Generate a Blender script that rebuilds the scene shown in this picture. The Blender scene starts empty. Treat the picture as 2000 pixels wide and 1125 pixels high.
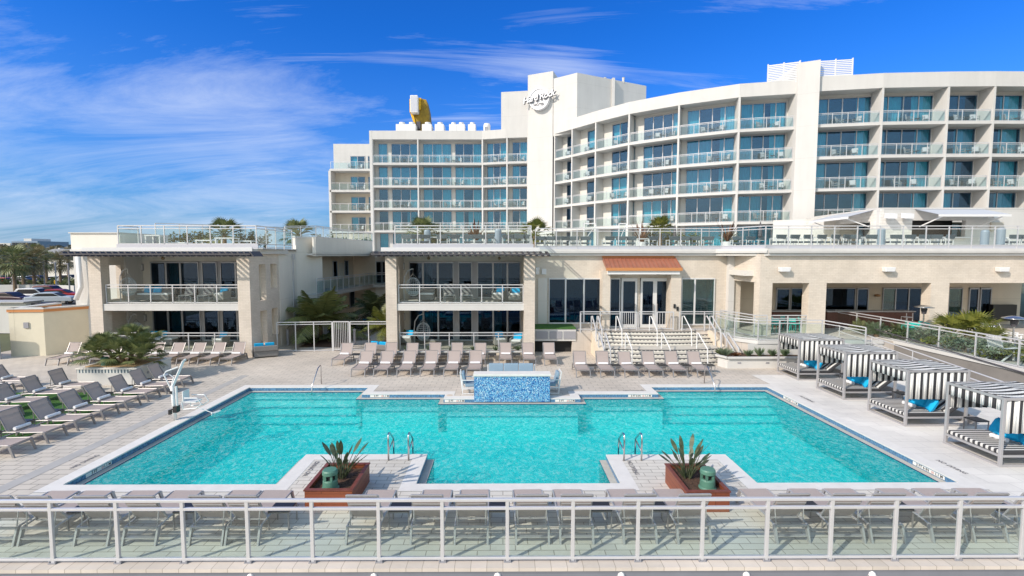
import bpy, math, random
from mathutils import Vector, Matrix
random.seed(7)
SC = bpy.context.scene
COL = SC.collection
# ---------------------------------------------------------------- camera, sky, sun, exposure
CAM_H, FPX, VPX, CX = 5.8, 950.0, 982.0, 987.8
PITCH = math.atan(64.5/FPX); YAW = math.radians(0.35)
cam_d = bpy.data.cameras.new('camera'); cam = bpy.data.objects.new('camera', cam_d); COL.objects.link(cam)
cam.location = (0, 0, CAM_H); cam.rotation_euler = (math.radians(90)-PITCH, 0, -YAW)
cam_d.sensor_width = 36; cam_d.lens = 36*FPX/2000; cam_d.shift_x = (1000-CX)/2000
cam_d.clip_start = 0.1; cam_d.clip_end = 9000
SC.camera = cam
SUN_EL, SUN_AZ = math.radians(36), (-0.79, -0.61)       # the sun stands behind the camera to the left
wd = bpy.data.worlds.new("World"); SC.world = wd; wd.use_nodes = True
nt = wd.node_tree; nt.nodes.clear()
def N(nt, t, **k):
    n = nt.nodes.new(t)
    for a, b in k.items():
        if a == 'inp':
            for i, v in b.items(): n.inputs[i].default_value = v
        else: setattr(n, a, b)
    return n
def L(nt, a, b): nt.links.new(a, b)
def M(nt, op, a, b=None, c=None, clamp=False):
    n = nt.nodes.new('ShaderNodeMath'); n.operation = op; n.use_clamp = clamp
    for i, v in enumerate((a, b, c)):
        if v is None: continue
        if isinstance(v, (int, float)): n.inputs[i].default_value = v
        else: nt.links.new(v, n.inputs[i])
    return n.outputs[0]
sky = N(nt, 'ShaderNodeTexSky', sky_type='NISHITA', sun_disc=False, sun_elevation=SUN_EL,
        sun_rotation=math.atan2(SUN_AZ[0], SUN_AZ[1]), air_density=1.0, dust_density=0.2, ozone_density=1.4)
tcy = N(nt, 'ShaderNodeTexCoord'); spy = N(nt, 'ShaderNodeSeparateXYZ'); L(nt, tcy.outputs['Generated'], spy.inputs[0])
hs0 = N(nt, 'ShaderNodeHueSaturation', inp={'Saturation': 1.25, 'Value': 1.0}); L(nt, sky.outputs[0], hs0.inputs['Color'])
hs = N(nt, 'ShaderNodeMix', data_type='RGBA', blend_type='MULTIPLY'); hs.inputs[0].default_value = 1; L(nt, hs0.outputs[0], hs.inputs[6]); tf = M(nt, 'MULTIPLY_ADD', spy.outputs[1], 2.2, -.2, clamp=True); tm_ = N(nt, 'ShaderNodeMix', data_type='RGBA'); L(nt, tf, tm_.inputs[0]); tm_.inputs[6].default_value = (3.3, 2.1, 1.35, 1); tm_.inputs[7].default_value = (.105, .50, 1.06, 1); L(nt, tm_.outputs[2], hs.inputs[7])  # sky outside the view brightened and warmed as added fill, deep blue ahead
tc = N(nt, 'ShaderNodeTexCoord'); sp = N(nt, 'ShaderNodeSeparateXYZ'); L(nt, tc.outputs['Generated'], sp.inputs[0])
zz = M(nt, 'ADD', M(nt, 'MAXIMUM', sp.outputs[2], 0.0), 0.16)
cu = M(nt, 'DIVIDE', sp.outputs[0], zz); cv = M(nt, 'DIVIDE', sp.outputs[1], zz)
cb = N(nt, 'ShaderNodeCombineXYZ'); L(nt, cu, cb.inputs[0]); L(nt, cv, cb.inputs[1])
mp = N(nt, 'ShaderNodeMapping'); L(nt, cb.outputs[0], mp.inputs[0])
mp.inputs['Rotation'].default_value = (0, 0, math.radians(24)); mp.inputs['Scale'].default_value = (0.62, 1.45, 1)
mp.inputs['Location'].default_value = (3.1, 1.4, 0)
n1 = N(nt, 'ShaderNodeTexNoise', inp={'Scale': 0.85, 'Detail': 14, 'Roughness': 0.71, 'Distortion': 0.8}); L(nt, mp.outputs[0], n1.inputs['Vector'])
n2 = N(nt, 'ShaderNodeTexNoise', inp={'Scale': 0.5, 'Detail': 4, 'Roughness': 0.55}); L(nt, cb.outputs[0], n2.inputs['Vector'])
# broad veil over the left part of the view, thin wind-drawn streaks everywhere else
side = M(nt, 'MINIMUM', M(nt, 'MAXIMUM', M(nt, 'MULTIPLY_ADD', sp.outputs[0], -0.55, -0.02), -0.10), 0.20)
dens = M(nt, 'ADD', M(nt, 'ADD', n1.outputs[0], M(nt, 'MULTIPLY', M(nt, 'SUBTRACT', n2.outputs[0], 0.5), 0.7)), M(nt, 'MULTIPLY', side, 0.8))
dens = M(nt, 'SUBTRACT', dens, M(nt, 'MULTIPLY', M(nt, 'MAXIMUM', M(nt, 'SUBTRACT', sp.outputs[2], .20), 0.), 1.5))
dens = M(nt, 'MULTIPLY', M(nt, 'SUBTRACT', dens, 0.495), 2.7, clamp=True)
mp2 = N(nt, 'ShaderNodeMapping'); L(nt, cb.outputs[0], mp2.inputs[0]); mp2.inputs['Rotation'].default_value = (0, 0, math.radians(20)); mp2.inputs['Scale'].default_value = (0.42, 3.0, 1); mp2.inputs['Location'].default_value = (0.4, 5.2, 0)
n3 = N(nt, 'ShaderNodeTexNoise', inp={'Scale': 0.9, 'Detail': 12, 'Roughness': 0.7, 'Distortion': 1.6}); L(nt, mp2.outputs[0], n3.inputs['Vector'])
n4 = N(nt, 'ShaderNodeTexNoise', inp={'Scale': 0.8, 'Detail': 2}); L(nt, cb.outputs[0], n4.inputs['Vector'])
streak = M(nt, 'MULTIPLY', M(nt, 'SUBTRACT', M(nt, 'ADD', n3.outputs[0], M(nt, 'MULTIPLY', M(nt, 'SUBTRACT', n4.outputs[0], .5), 1.0)), 0.55), 3.6, clamp=True)
dens = M(nt, 'MAXIMUM', M(nt, 'MULTIPLY', dens, 0.62), M(nt, 'MULTIPLY', streak, 0.52))
# air near the horizon is duller and paler
hz_ = M(nt, 'POWER', M(nt, 'SUBTRACT', 1.0, M(nt, 'DIVIDE', M(nt, 'MAXIMUM', sp.outputs[2], 0.0), 0.42), clamp=True), 2.0)
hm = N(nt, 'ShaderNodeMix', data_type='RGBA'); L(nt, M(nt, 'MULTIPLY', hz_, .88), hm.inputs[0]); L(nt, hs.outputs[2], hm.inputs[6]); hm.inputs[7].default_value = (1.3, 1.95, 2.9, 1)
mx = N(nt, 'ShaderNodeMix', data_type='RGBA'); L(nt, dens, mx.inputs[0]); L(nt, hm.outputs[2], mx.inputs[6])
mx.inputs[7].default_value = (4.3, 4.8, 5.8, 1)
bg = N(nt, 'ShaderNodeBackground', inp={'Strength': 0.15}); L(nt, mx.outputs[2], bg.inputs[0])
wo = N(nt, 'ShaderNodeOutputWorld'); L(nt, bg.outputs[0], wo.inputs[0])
sd = bpy.data.lights.new('sun', 'SUN'); sd.energy = 3.3; sd.angle = math.radians(0.5); sd.color = (1, 0.905, 0.785)
sun = bpy.data.objects.new('sun', sd); COL.objects.link(sun)
h = math.hypot(*SUN_AZ); sdir = Vector((SUN_AZ[0]/h*math.cos(SUN_EL), SUN_AZ[1]/h*math.cos(SUN_EL), math.sin(SUN_EL)))
sun.rotation_euler = sdir.to_track_quat('Z', 'Y').to_euler()
SC.view_settings.view_transform = 'Standard'; SC.view_settings.look = 'None'
SC.view_settings.exposure = 0.30; SC.view_settings.gamma = 1.0
SC.render.engine = 'CYCLES'
SC.cycles.max_bounces = 8; SC.cycles.transparent_max_bounces = 24; SC.cycles.diffuse_bounces = 4
SC.cycles.glossy_bounces = 3; SC.cycles.use_denoising = True; SC.cycles.caustics_reflective = False; SC.cycles.caustics_refractive = False
SC.cycles.sample_clamp_indirect = 6

# ---------------------------------------------------------------- survey helpers (photo pixel -> metres in the place)
def ray(px, py):
    x = (px-CX)/FPX; y = -(py-562.5)/FPX
    cp, s = math.cos(PITCH), math.sin(PITCH)
    d = (x, cp+s*y, -s+cp*y); c, q = math.cos(YAW), math.sin(YAW)
    return (c*d[0]+q*d[1], -q*d[0]+c*d[1], d[2])
def G(px, py, z=0.0):
    d = ray(px, py); t = (z-CAM_H)/d[2]; return (d[0]*t, d[1]*t, z)
def D(px, py, Y):
    d = ray(px, py); t = Y/d[1]; return (d[0]*t, Y, CAM_H+d[2]*t)
def X(px, Y): return D(px, 500, Y)[0]
def Z(py, Y): return D(1000, py, Y)[2]

# ---------------------------------------------------------------- mesh helpers
class MB:
    def __init__(s): s.v = []; s.f = []
    def q(s, *p):
        n = len(s.v); s.v += [tuple(a) for a in p]; s.f.append(tuple(range(n, n+len(p)))); return s
    def box(s, x0, x1, y0, y1, z0, z1):
        if x1 < x0: x0, x1 = x1, x0
        if y1 < y0: y0, y1 = y1, y0
        n = len(s.v)
        s.v += [(x0,y0,z0),(x1,y0,z0),(x1,y1,z0),(x0,y1,z0),(x0,y0,z1),(x1,y0,z1),(x1,y1,z1),(x0,y1,z1)]
        s.f += [tuple(n+i for i in t) for t in ((0,3,2,1),(4,5,6,7),(0,1,5,4),(1,2,6,5),(2,3,7,6),(3,0,4,7))]
        return s
    def prism(s, poly, z0, z1):
        n = len(s.v); k = len(poly)
        s.v += [(p[0], p[1], z0) for p in poly]+[(p[0], p[1], z1) for p in poly]
        s.f += [tuple(n+k+i for i in range(k)), tuple(n+k-1-i for i in range(k))]
        s.f += [(n+i, n+(i+1) % k, n+k+(i+1) % k, n+k+i) for i in range(k)]
        return s
    def extr(s, poly, a, b):      # closed 3-D polygon swept from offset a to offset b
        n = len(s.v); k = len(poly); a = Vector(a); b = Vector(b)
        s.v += [tuple(Vector(p)+a) for p in poly]+[tuple(Vector(p)+b) for p in poly]
        s.f += [tuple(n+k+i for i in range(k)), tuple(n+k-1-i for i in range(k))]
        s.f += [(n+i, n+(i+1) % k, n+k+(i+1) % k, n+k+i) for i in range(k)]
        return s
    def bar(s, p, q, w=.04, h=None, up=(0, 0, 1)):
        h = h or w; p = Vector(p); q = Vector(q); d = (q-p)
        if d.length < 1e-6: return s
        d.normalize(); u = Vector(up)
        if abs(d.dot(u)) > .95: u = Vector((0, 1, 0))
        a = d.cross(u).normalized()*w/2; b = a.cross(d).normalized()*h/2
        n = len(s.v)
        for c in (p, q): s.v += [tuple(c-a-b), tuple(c+a-b), tuple(c+a+b), tuple(c-a+b)]
        s.f += [tuple(n+i for i in t) for t in ((0,3,2,1),(4,5,6,7),(0,1,5,4),(1,2,6,5),(2,3,7,6),(3,0,4,7))]
        return s
    def tube(s, pts, r=.02, n=6, r2=None):
        pts = [Vector(p) for p in pts]; m = len(pts); base = len(s.v)
        prev = None
        for i, p in enumerate(pts):
            d = (pts[min(i+1, m-1)]-pts[max(i-1, 0)]).normalized()
            if prev is None:
                a = d.cross(Vector((0, 0, 1)))
                if a.length < .1: a = d.cross(Vector((0, 1, 0)))
            else: a = prev-d*prev.dot(d)
            a.normalize(); prev = a; b = d.cross(a)
            rr = r if r2 is None else r+(r2-r)*i/(m-1)
            for k in range(n):
                t = 2*math.pi*k/n; s.v.append(tuple(p+a*math.cos(t)*rr+b*math.sin(t)*rr))
        for i in range(m-1):
            for k in range(n):
                s.f.append((base+i*n+k, base+i*n+(k+1) % n, base+(i+1)*n+(k+1) % n, base+(i+1)*n+k))
        s.f.append(tuple(base+n-1-k for k in range(n))); s.f.append(tuple(base+(m-1)*n+k for k in range(n)))
        return s
    def lathe(s, prof, n=12, c=(0, 0, 0)):
        base = len(s.v); m = len(prof)
        for r, z in prof:
            for k in range(n):
                t = 2*math.pi*k/n; s.v.append((c[0]+r*math.cos(t), c[1]+r*math.sin(t), c[2]+z))
        for i in range(m-1):
            for k in range(n):
                s.f.append((base+i*n+k, base+i*n+(k+1) % n, base+(i+1)*n+(k+1) % n, base+(i+1)*n+k))
        s.f.append(tuple(base+n-1-k for k in range(n))); s.f.append(tuple(base+(m-1)*n+k for k in range(n)))
        return s
    def wall(s, p0, p1, z0, z1, t, holes=()):
        """wall from p0 to p1, t thick to the left of its direction, with rectangular holes (u0,u1,z0,z1) in metres along it"""
        p0 = Vector((p0[0], p0[1], 0)); p1 = Vector((p1[0], p1[1], 0)); Ln = (p1-p0).length; u = (p1-p0)/Ln
        nrm = Vector((-u.y, u.x, 0))*t
        us = sorted({0, Ln, *[min(max(h[0], 0), Ln) for h in holes], *[min(max(h[1], 0), Ln) for h in holes]})
        zs = sorted({z0, z1, *[min(max(h[2], z0), z1) for h in holes], *[min(max(h[3], z0), z1) for h in holes]})
        def solid(i, j):
            if not (0 <= i < len(us)-1 and 0 <= j < len(zs)-1): return False
            a = (us[i]+us[i+1])/2; b = (zs[j]+zs[j+1])/2
            return not any(h[0] < a < h[1] and h[2] < b < h[3] for h in holes)
        def P(a, z, k): w = p0+u*a+nrm*k; return (w.x, w.y, z)
        for i in range(len(us)-1):
            for j in range(len(zs)-1):
                if not solid(i, j): continue
                a, b, c, d = us[i], us[i+1], zs[j], zs[j+1]
                s.q(P(a,c,0), P(b,c,0), P(b,d,0), P(a,d,0)); s.q(P(b,c,1), P(a,c,1), P(a,d,1), P(b,d,1))
                if not solid(i-1, j): s.q(P(a,c,1), P(a,c,0), P(a,d,0), P(a,d,1))
                if not solid(i+1, j): s.q(P(b,c,0), P(b,c,1), P(b,d,1), P(b,d,0))
                if not solid(i, j-1): s.q(P(a,c,1), P(b,c,1), P(b,c,0), P(a,c,0))
                if not solid(i, j+1): s.q(P(a,d,0), P(b,d,0), P(b,d,1), P(a,d,1))
        return s
    def build(s, name, m, parent=None, smooth=False, bevel=0, **tags):
        me = bpy.data.meshes.new(name); me.from_pydata(s.v, [], s.f); me.update()
        if m: me.materials.append(m)
        if smooth: me.polygons.foreach_set('use_smooth', [True]*len(me.polygons))
        o = bpy.data.objects.new(name, me); COL.objects.link(o)
        if parent: o.parent = parent
        if bevel:
            b = o.modifiers.new('bevel', 'BEVEL'); b.width = bevel; b.segments = 2; b.limit_method = 'ANGLE'
        for k, v in tags.items(): o[k] = v
        return o
def build_islands(mb, name, m, parent=None):
    '''each connected run of faces becomes a part of its own'''
    par = {}
    def f(a):
        while par[a] != a: par[a] = par[par[a]]; a = par[a]
        return a
    key = [tuple(round(c, 3) for c in v) for v in mb.v]
    for k in key: par.setdefault(k, k)
    for q in mb.f:
        for a in q[1:]: par[f(key[a])] = f(key[q[0]])
    gr = {}
    for q in mb.f: gr.setdefault(f(key[q[0]]), []).append(q)
    for qs in gr.values():
        n = MB()
        for q in qs: n.q(*[mb.v[i] for i in q])
        n.build(name, m, parent)
def thing(name, label, cat, loc=(0, 0, 0), rz=0, group=None):
    o = bpy.data.objects.new(name, None); COL.objects.link(o); o.location = loc; o.rotation_euler = (0, 0, rz)
    o.empty_display_size = .2
    o['label'] = label; o['category'] = cat
    if group: o['group'] = group
    return o
def tag(o, label, cat, group=None):
    o['label'] = label; o['category'] = cat
    if group: o['group'] = group
    return o
KIDS = {}
def kids(o): return [c for c in bpy.data.objects if c.parent == o]
def proto(o):
    """remember the tree below a thing once, so copies are cheap"""
    KIDS[o.name] = [(c, [g for g in kids(c)]) for c in kids(o)]; return o
def dup(o, loc, rz=0, label=None, group=None):
    r = o.copy(); COL.objects.link(r); r.location = loc; r.rotation_euler = (0, 0, rz)
    if label: r['label'] = label
    if group: r['group'] = group
    for c, gs in KIDS[o.name]:
        d = c.copy(); COL.objects.link(d); d.parent = r
        for g in gs:
            e = g.copy(); COL.objects.link(e); e.parent = d
    return r
class Placer:
    """first call moves the thing that was built, later calls copy it"""
    def __init__(s, o): s.o = o; s.used = False
    def __call__(s, loc, rz=0, label=None, group=None):
        if not s.used:
            s.used = True; s.o.location = loc; s.o.rotation_euler = (0, 0, rz)
            if label: s.o['label'] = label
            if group: s.o['group'] = group
            if s.o.name not in KIDS: proto(s.o)
            return s.o
        return dup(s.o, loc, rz, label, group)
ORD = ['first','second','third','fourth','fifth','sixth','seventh','eighth','ninth','tenth','eleventh','twelfth','thirteenth',
       'fourteenth','fifteenth','sixteenth','seventeenth','eighteenth','nineteenth','twentieth','twenty-first','twenty-second','twenty-third','twenty-fourth']

# ---------------------------------------------------------------- materials
def newmat(name):
    m = bpy.data.materials.new(name); m.use_nodes = True; t = m.node_tree
    b = t.nodes.get('Principled BSDF'); return m, t, b
def mat(name, col, rough=.6, metal=0, var=.0, vs=2., bump=0, bs=40., spec=.5, dirt=0, emit=None):
    m, t, b = newmat(name)
    b.inputs['Base Color'].default_value = (*col, 1); b.inputs['Roughness'].default_value = rough
    b.inputs['Metallic'].default_value = metal; b.inputs['Specular IOR Level'].default_value = spec
    if var or bump or dirt:
        c = N(t, 'ShaderNodeTexCoord')
    if var:
        n = N(t, 'ShaderNodeTexNoise', inp={'Scale': vs, 'Detail': 6, 'Roughness': .6}); L(t, c.outputs['Object'], n.inputs['Vector'])
        r = N(t, 'ShaderNodeMapRange', inp={'From Min': .3, 'From Max': .7, 'To Min': 1-var, 'To Max': 1+var}); L(t, n.outputs[0], r.inputs[0])
        v = N(t, 'ShaderNodeVectorMath', operation='SCALE'); v.inputs[0].default_value = col; L(t, r.outputs[0], v.inputs['Scale'])
        L(t, v.outputs[0], b.inputs['Base Color'])
    if bump:
        n = N(t, 'ShaderNodeTexNoise', inp={'Scale': bs, 'Detail': 4}); L(t, c.outputs['Object'], n.inputs['Vector'])
        k = N(t, 'ShaderNodeBump', inp={'Strength': bump, 'Distance': .02}); L(t, n.outputs[0], k.inputs['Height']); L(t, k.outputs[0], b.inputs['Normal'])
    if emit: b.inputs['Emission Color'].default_value = (*emit[:3], 1); b.inputs['Emission Strength'].default_value = emit[3]
    return m
def streaked(name, col, amt=.17):
    """painted stucco: faint blotches and rain streaks that run down the wall"""
    m, t, b = newmat(name); b.inputs['Roughness'].default_value = .75; b.inputs['Specular IOR Level'].default_value = .25
    c = N(t, 'ShaderNodeTexCoord'); mpn = N(t, 'ShaderNodeMapping', inp={'Scale': (1.1, 1.1, .12)}); L(t, c.outputs['Object'], mpn.inputs[0])
    n = N(t, 'ShaderNodeTexNoise', inp={'Scale': 1.5, 'Detail': 7, 'Roughness': .65}); L(t, mpn.outputs[0], n.inputs['Vector'])
    n2_ = N(t, 'ShaderNodeTexNoise', inp={'Scale': .5, 'Detail': 5}); L(t, c.outputs['Object'], n2_.inputs['Vector'])
    sz_ = N(t, 'ShaderNodeSeparateXYZ'); L(t, c.outputs['Object'], sz_.inputs[0]); jn = M(t, 'LESS_THAN', M(t, 'FRACT', M(t, 'DIVIDE', M(t, 'ADD', sz_.outputs[2], .13), 3.05)), .014)
    s_ = M(t, 'MULTIPLY_ADD', M(t, 'ADD', M(t, 'MULTIPLY', n.outputs[0], .7), M(t, 'MULTIPLY', n2_.outputs[0], .6)), amt*1.6, 1-amt); s_ = M(t, 'SUBTRACT', s_, M(t, 'MULTIPLY', jn, .10))
    v = N(t, 'ShaderNodeVectorMath', operation='SCALE'); v.inputs[0].default_value = col; L(t, s_, v.inputs['Scale']); L(t, v.outputs[0], b.inputs['Base Color'])
    n3 = N(t, 'ShaderNodeTexNoise', inp={'Scale': 25, 'Detail': 4}); L(t, c.outputs['Object'], n3.inputs['Vector'])
    k = N(t, 'ShaderNodeBump', inp={'Strength': .15, 'Distance': .02}); L(t, n3.outputs[0], k.inputs['Height']); L(t, k.outputs[0], b.inputs['Normal'])
    return m
def brick(name, c1, c2, mort, w=.3, h=.1, horiz=False, offset=.5, msize=.006, rough=.8, bump=.35, vec=None, warm=None):
    m, t, b = newmat(name); b.inputs['Roughness'].default_value = rough; b.inputs['Specular IOR Level'].default_value = .3
    c = N(t, 'ShaderNodeTexCoord'); sx = N(t, 'ShaderNodeSeparateXYZ'); L(t, c.outputs['Object'], sx.inputs[0]); cx = N(t, 'ShaderNodeCombineXYZ')
    if horiz:
        L(t, sx.outputs[1 if horiz == 'y' else 0], cx.inputs[0]); L(t, sx.outputs[0 if horiz == 'y' else 1], cx.inputs[1])
    else:
        L(t, M(t, 'ADD', sx.outputs[0], sx.outputs[1]), cx.inputs[0]); L(t, sx.outputs[2], cx.inputs[1])
    br = N(t, 'ShaderNodeTexBrick', offset=offset, inp={'Scale': 1, 'Mortar Size': msize, 'Brick Width': w, 'Row Height': h, 'Color1': (*c1, 1), 'Color2': (*c2, 1), 'Mortar': (*mort, 1), 'Bias': 0})
    L(t, cx.outputs[0], br.inputs['Vector'])
    n = N(t, 'ShaderNodeTexNoise', inp={'Scale': .35, 'Detail': 8, 'Roughness': .65}); L(t, c.outputs['Object'], n.inputs['Vector'])
    r = N(t, 'ShaderNodeMapRange', inp={'From Min': .3, 'From Max': .7, 'To Min': .80, 'To Max': 1.1}); L(t, n.outputs[0], r.inputs[0])
    nd = N(t, 'ShaderNodeTexNoise', inp={'Scale': 1.7, 'Detail': 9, 'Roughness': .72}); L(t, c.outputs['Object'], nd.inputs['Vector'])
    rd = N(t, 'ShaderNodeMapRange', inp={'From Min': .56, 'From Max': .74, 'To Min': 1.0, 'To Max': .86}); L(t, nd.outputs[0], rd.inputs[0])
    v = N(t, 'ShaderNodeVectorMath', operation='SCALE'); L(t, br.outputs[0], v.inputs[0]); L(t, M(t, 'MULTIPLY', r.outputs[0], rd.outputs[0]), v.inputs['Scale']); L(t, v.outputs[0], b.inputs['Base Color'])
    n4 = N(t, 'ShaderNodeTexNoise', inp={'Scale': 14, 'Detail': 5}); L(t, c.outputs['Object'], n4.inputs['Vector'])
    hh = M(t, 'ADD', M(t, 'MULTIPLY', br.outputs['Fac'], -1.), M(t, 'MULTIPLY', n4.outputs[0], .8))
    k = N(t, 'ShaderNodeBump', inp={'Strength': bump, 'Distance': .01}); L(t, hh, k.inputs['Height']); L(t, k.outputs[0], b.inputs['Normal'])
    return m
def stripes(name, axis, freq, a=(.74, .74, .72), c=(.055, .055, .06), duty=.5):
    m, t, b = newmat(name); b.inputs['Roughness'].default_value = .85; b.inputs['Specular IOR Level'].default_value = .2
    co = N(t, 'ShaderNodeTexCoord'); sx = N(t, 'ShaderNodeSeparateXYZ'); L(t, co.outputs['Object'], sx.inputs[0])
    f = M(t, 'FRACT', M(t, 'MULTIPLY', M(t, 'ADD', sx.outputs[axis], 50), freq)); g = M(t, 'LESS_THAN', f, duty)
    x = N(t, 'ShaderNodeMix', data_type='RGBA'); L(t, g, x.inputs[0]); x.inputs[6].default_value = (*a, 1); x.inputs[7].default_value = (*c, 1)
    L(t, x.outputs[2], b.inputs['Base Color']); return m
def glass(name, tint, refl=.1, rough=.0, wav=0, gcol=(1, 1, 1)):
    m, t, b = newmat(name); t.nodes.remove(b); o = t.nodes['Material Output']
    tr = N(t, 'ShaderNodeBsdfTransparent', inp={'Color': (*tint, 1)}); gl = N(t, 'ShaderNodeBsdfGlossy', inp={'Roughness': rough, 'Color': (*gcol, 1)})
    lw = N(t, 'ShaderNodeLayerWeight', inp={'Blend': .5}); fac = M(t, 'MULTIPLY_ADD', M(t, 'POWER', lw.outputs['Facing'], 4.), .6, refl, clamp=True)
    x = N(t, 'ShaderNodeMixShader'); L(t, fac, x.inputs[0]); L(t, tr.outputs[0], x.inputs[1]); L(t, gl.outputs[0], x.inputs[2]); L(t, x.outputs[0], o.inputs[0])
    if wav:
        c = N(t, 'ShaderNodeTexCoord'); n = N(t, 'ShaderNodeTexNoise', inp={'Scale': 1.3, 'Detail': 2}); L(t, c.outputs['Object'], n.inputs['Vector'])
        k = N(t, 'ShaderNodeBump', inp={'Strength': wav, 'Distance': .05}); L(t, n.outputs[0], k.inputs['Height']); L(t, k.outputs[0], gl.inputs['Normal'])
    return m
def leaf(name, c1, c2, rough=.5):
    m, t, b = newmat(name); b.inputs['Roughness'].default_value = rough
    g = N(t, 'ShaderNodeNewGeometry'); r = N(t, 'ShaderNodeMix', data_type='RGBA')
    n = N(t, 'ShaderNodeTexNoise', inp={'Scale': 3.1, 'Detail': 3}); c = N(t, 'ShaderNodeTexCoord'); L(t, c.outputs['Object'], n.inputs['Vector'])
    f = M(t, 'ADD', M(t, 'MULTIPLY', g.outputs['Random Per Island'], .6), M(t, 'MULTIPLY', M(t, 'SUBTRACT', n.outputs[0], .3), .9), clamp=True)
    L(t, f, r.inputs[0]); r.inputs[6].default_value = (*c1, 1); r.inputs[7].default_value = (*c2, 1)
    L(t, r.outputs[2], b.inputs['Base Color'])
    tl = N(t, 'ShaderNodeBsdfTranslucent'); L(t, r.outputs[2], tl.inputs[0]); x = N(t, 'ShaderNodeMixShader', inp={0: .25})
    L(t, b.outputs[0], x.inputs[1]); L(t, tl.outputs[0], x.inputs[2]); L(t, x.outputs[0], t.nodes['Material Output'].inputs[0]); return m

WHITE = streaked('white_stucco', (.60, .59, .57)); CREAM = streaked('cream_stucco', (.68, .60, .49)); PALE = streaked('pale_stucco', (.76, .72, .65))
WGREY = streaked('soffit_white', (.66, .64, .60), .06)
BRICK = brick('cream_brick', (.71, .635, .545), (.665, .59, .50), (.57, .50, .42), .3, .095)
BRICKP = brick('pink_cream_brick', (.71, .63, .55), (.655, .58, .50), (.55, .49, .42), .3, .095)
RAILM = mat('pale_aluminium', (.62, .62, .64), .35, .3, var=.04); STEEL = mat('brushed_steel', (.5, .5, .5), .25, .9)
CHROME = mat('polished_steel', (.62, .6, .6), .15, 1.); WHITEM = mat('white_metal', (.74, .74, .74), .4); GREYM = mat('grey_metal', (.33, .33, .36), .45, .2)
BLACK = mat('black_plastic', (.02, .02, .022), .4); CHAR = mat('charcoal_metal', (.075, .07, .08), .6, var=.15)
GLASSR = glass('railing_glass', (.92, .965, .955), .025); GLASSF = glass('fence_glass', (.925, .97, .955), .03)
GLASSH = glass('hotel_railing_glass', (.84, .92, .94), .05)
PANE = glass('tinted_window', (.60, .84, .90), .09, wav=.012, gcol=(.42, .62, .95)); PANED = glass('dark_window', (.36, .48, .54), .07, wav=.012, gcol=(.40, .58, .88))
PANET = glass('green_window', (.6, .88, .88), .07, wav=.012)
FRAME = mat('grey_window_frame', (.42, .43, .46), .4, .3); FRAMEW = mat('white_window_frame', (.66, .66, .66), .45)
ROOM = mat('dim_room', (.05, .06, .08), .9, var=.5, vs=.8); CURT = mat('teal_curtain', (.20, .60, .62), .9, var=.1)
COPPER = mat('copper_roof', (.38, .155, .10), .5, .2, var=.12, vs=2.); ORANGE = mat('orange_trim', (.55, .23, .08), .6)
SLING = mat('taupe_sling', (.52, .445, .42), .8, var=.05, vs=30, bump=.05, bs=300); _t = SLING.node_tree; _p = _t.nodes['Principled BSDF']; _tl = N(_t, 'ShaderNodeBsdfTranslucent', inp={'Color': (.74, .64, .60, 1)}); _x = N(_t, 'ShaderNodeMixShader', inp={0: .28})
L(_t, _p.outputs[0], _x.inputs[1]); L(_t, _tl.outputs[0], _x.inputs[2]); _tt = N(_t, 'ShaderNodeBsdfTransparent'); _x2 = N(_t, 'ShaderNodeMixShader', inp={0: .07}); L(_t, _x.outputs[0], _x2.inputs[1]); L(_t, _tt.outputs[0], _x2.inputs[2]); L(_t, _x2.outputs[0], _t.nodes['Material Output'].inputs[0])
LFRAME = mat('lounger_frame', (.27, .26, .265), .4, .3)
LFRAME2 = mat('pale_lounger_frame', (.42, .41, .42), .4, .3)
TOWEL = mat('white_towel', (.80, .80, .82), .95, bump=.4, bs=60); BLUE = mat('azure_cushion', (.0, .40, .74), .85, var=.06, vs=6, bump=.1, bs=80)
SBLUE = mat('slate_blue_cushion', (.23, .33, .42), .8, var=.05); WOOD = brick('ipe_boards', (.30, .095, .045), (.22, .065, .035), (.06, .02, .012), 2.2, .13, msize=.004, offset=.3, rough=.45)
WOODD = mat('ipe_trim', (.17, .05, .035), .5, var=.2, vs=9); SOIL = mat('bark_mulch', (.085, .045, .028), .95, var=.5, vs=22, bump=1, bs=60)
TEAL = mat('turquoise_plastic', (.02, .50, .45), .4); GREENP = mat('green_speaker_plastic', (.085, .21, .155), .5, var=.08)
PALML = leaf('palm_leaf', (.07, .10, .035), (.26, .28, .11)); PALMD = leaf('dark_palm_leaf', (.04, .06, .025), (.13, .15, .055))
PALMO = leaf('olive_palm_leaf', (.10, .13, .04), (.32, .33, .12)); PALMY = leaf('yellow_palm_leaf', (.07, .10, .02), (.26, .26, .05)); PALMB = leaf('greybrown_palm_leaf', (.14, .13, .06), (.34, .28, .15))
SHRUB = leaf('shrub_leaf', (.045, .07, .025), (.16, .19, .06)); SHRUBG = leaf('grey_green_leaf', (.09, .13, .085), (.27, .32, .21)); AGAVE = leaf('agave_leaf', (.07, .12, .07), (.2, .26, .14))
BOP = leaf('paradise_leaf', (.035, .065, .03), (.16, .18, .10), .35); RUST = leaf('rust_leaf', (.10, .035, .02), (.25, .12, .05))
BARK = mat('palm_trunk', (.20, .14, .09), .9, var=.3, vs=8, bump=.8, bs=14); BROWNW = mat('dark_counter_wood', (.12, .045, .03), .5, var=.2, vs=5)
STONEW = brick('white_stone', (.76, .74, .70), (.68, .66, .62), (.60, .58, .54), .55, .22, msize=.008, bump=.8)
TURF = mat('artificial_turf', (.05, .15, .025), .95, var=.25, vs=6, bump=1, bs=120)
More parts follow.
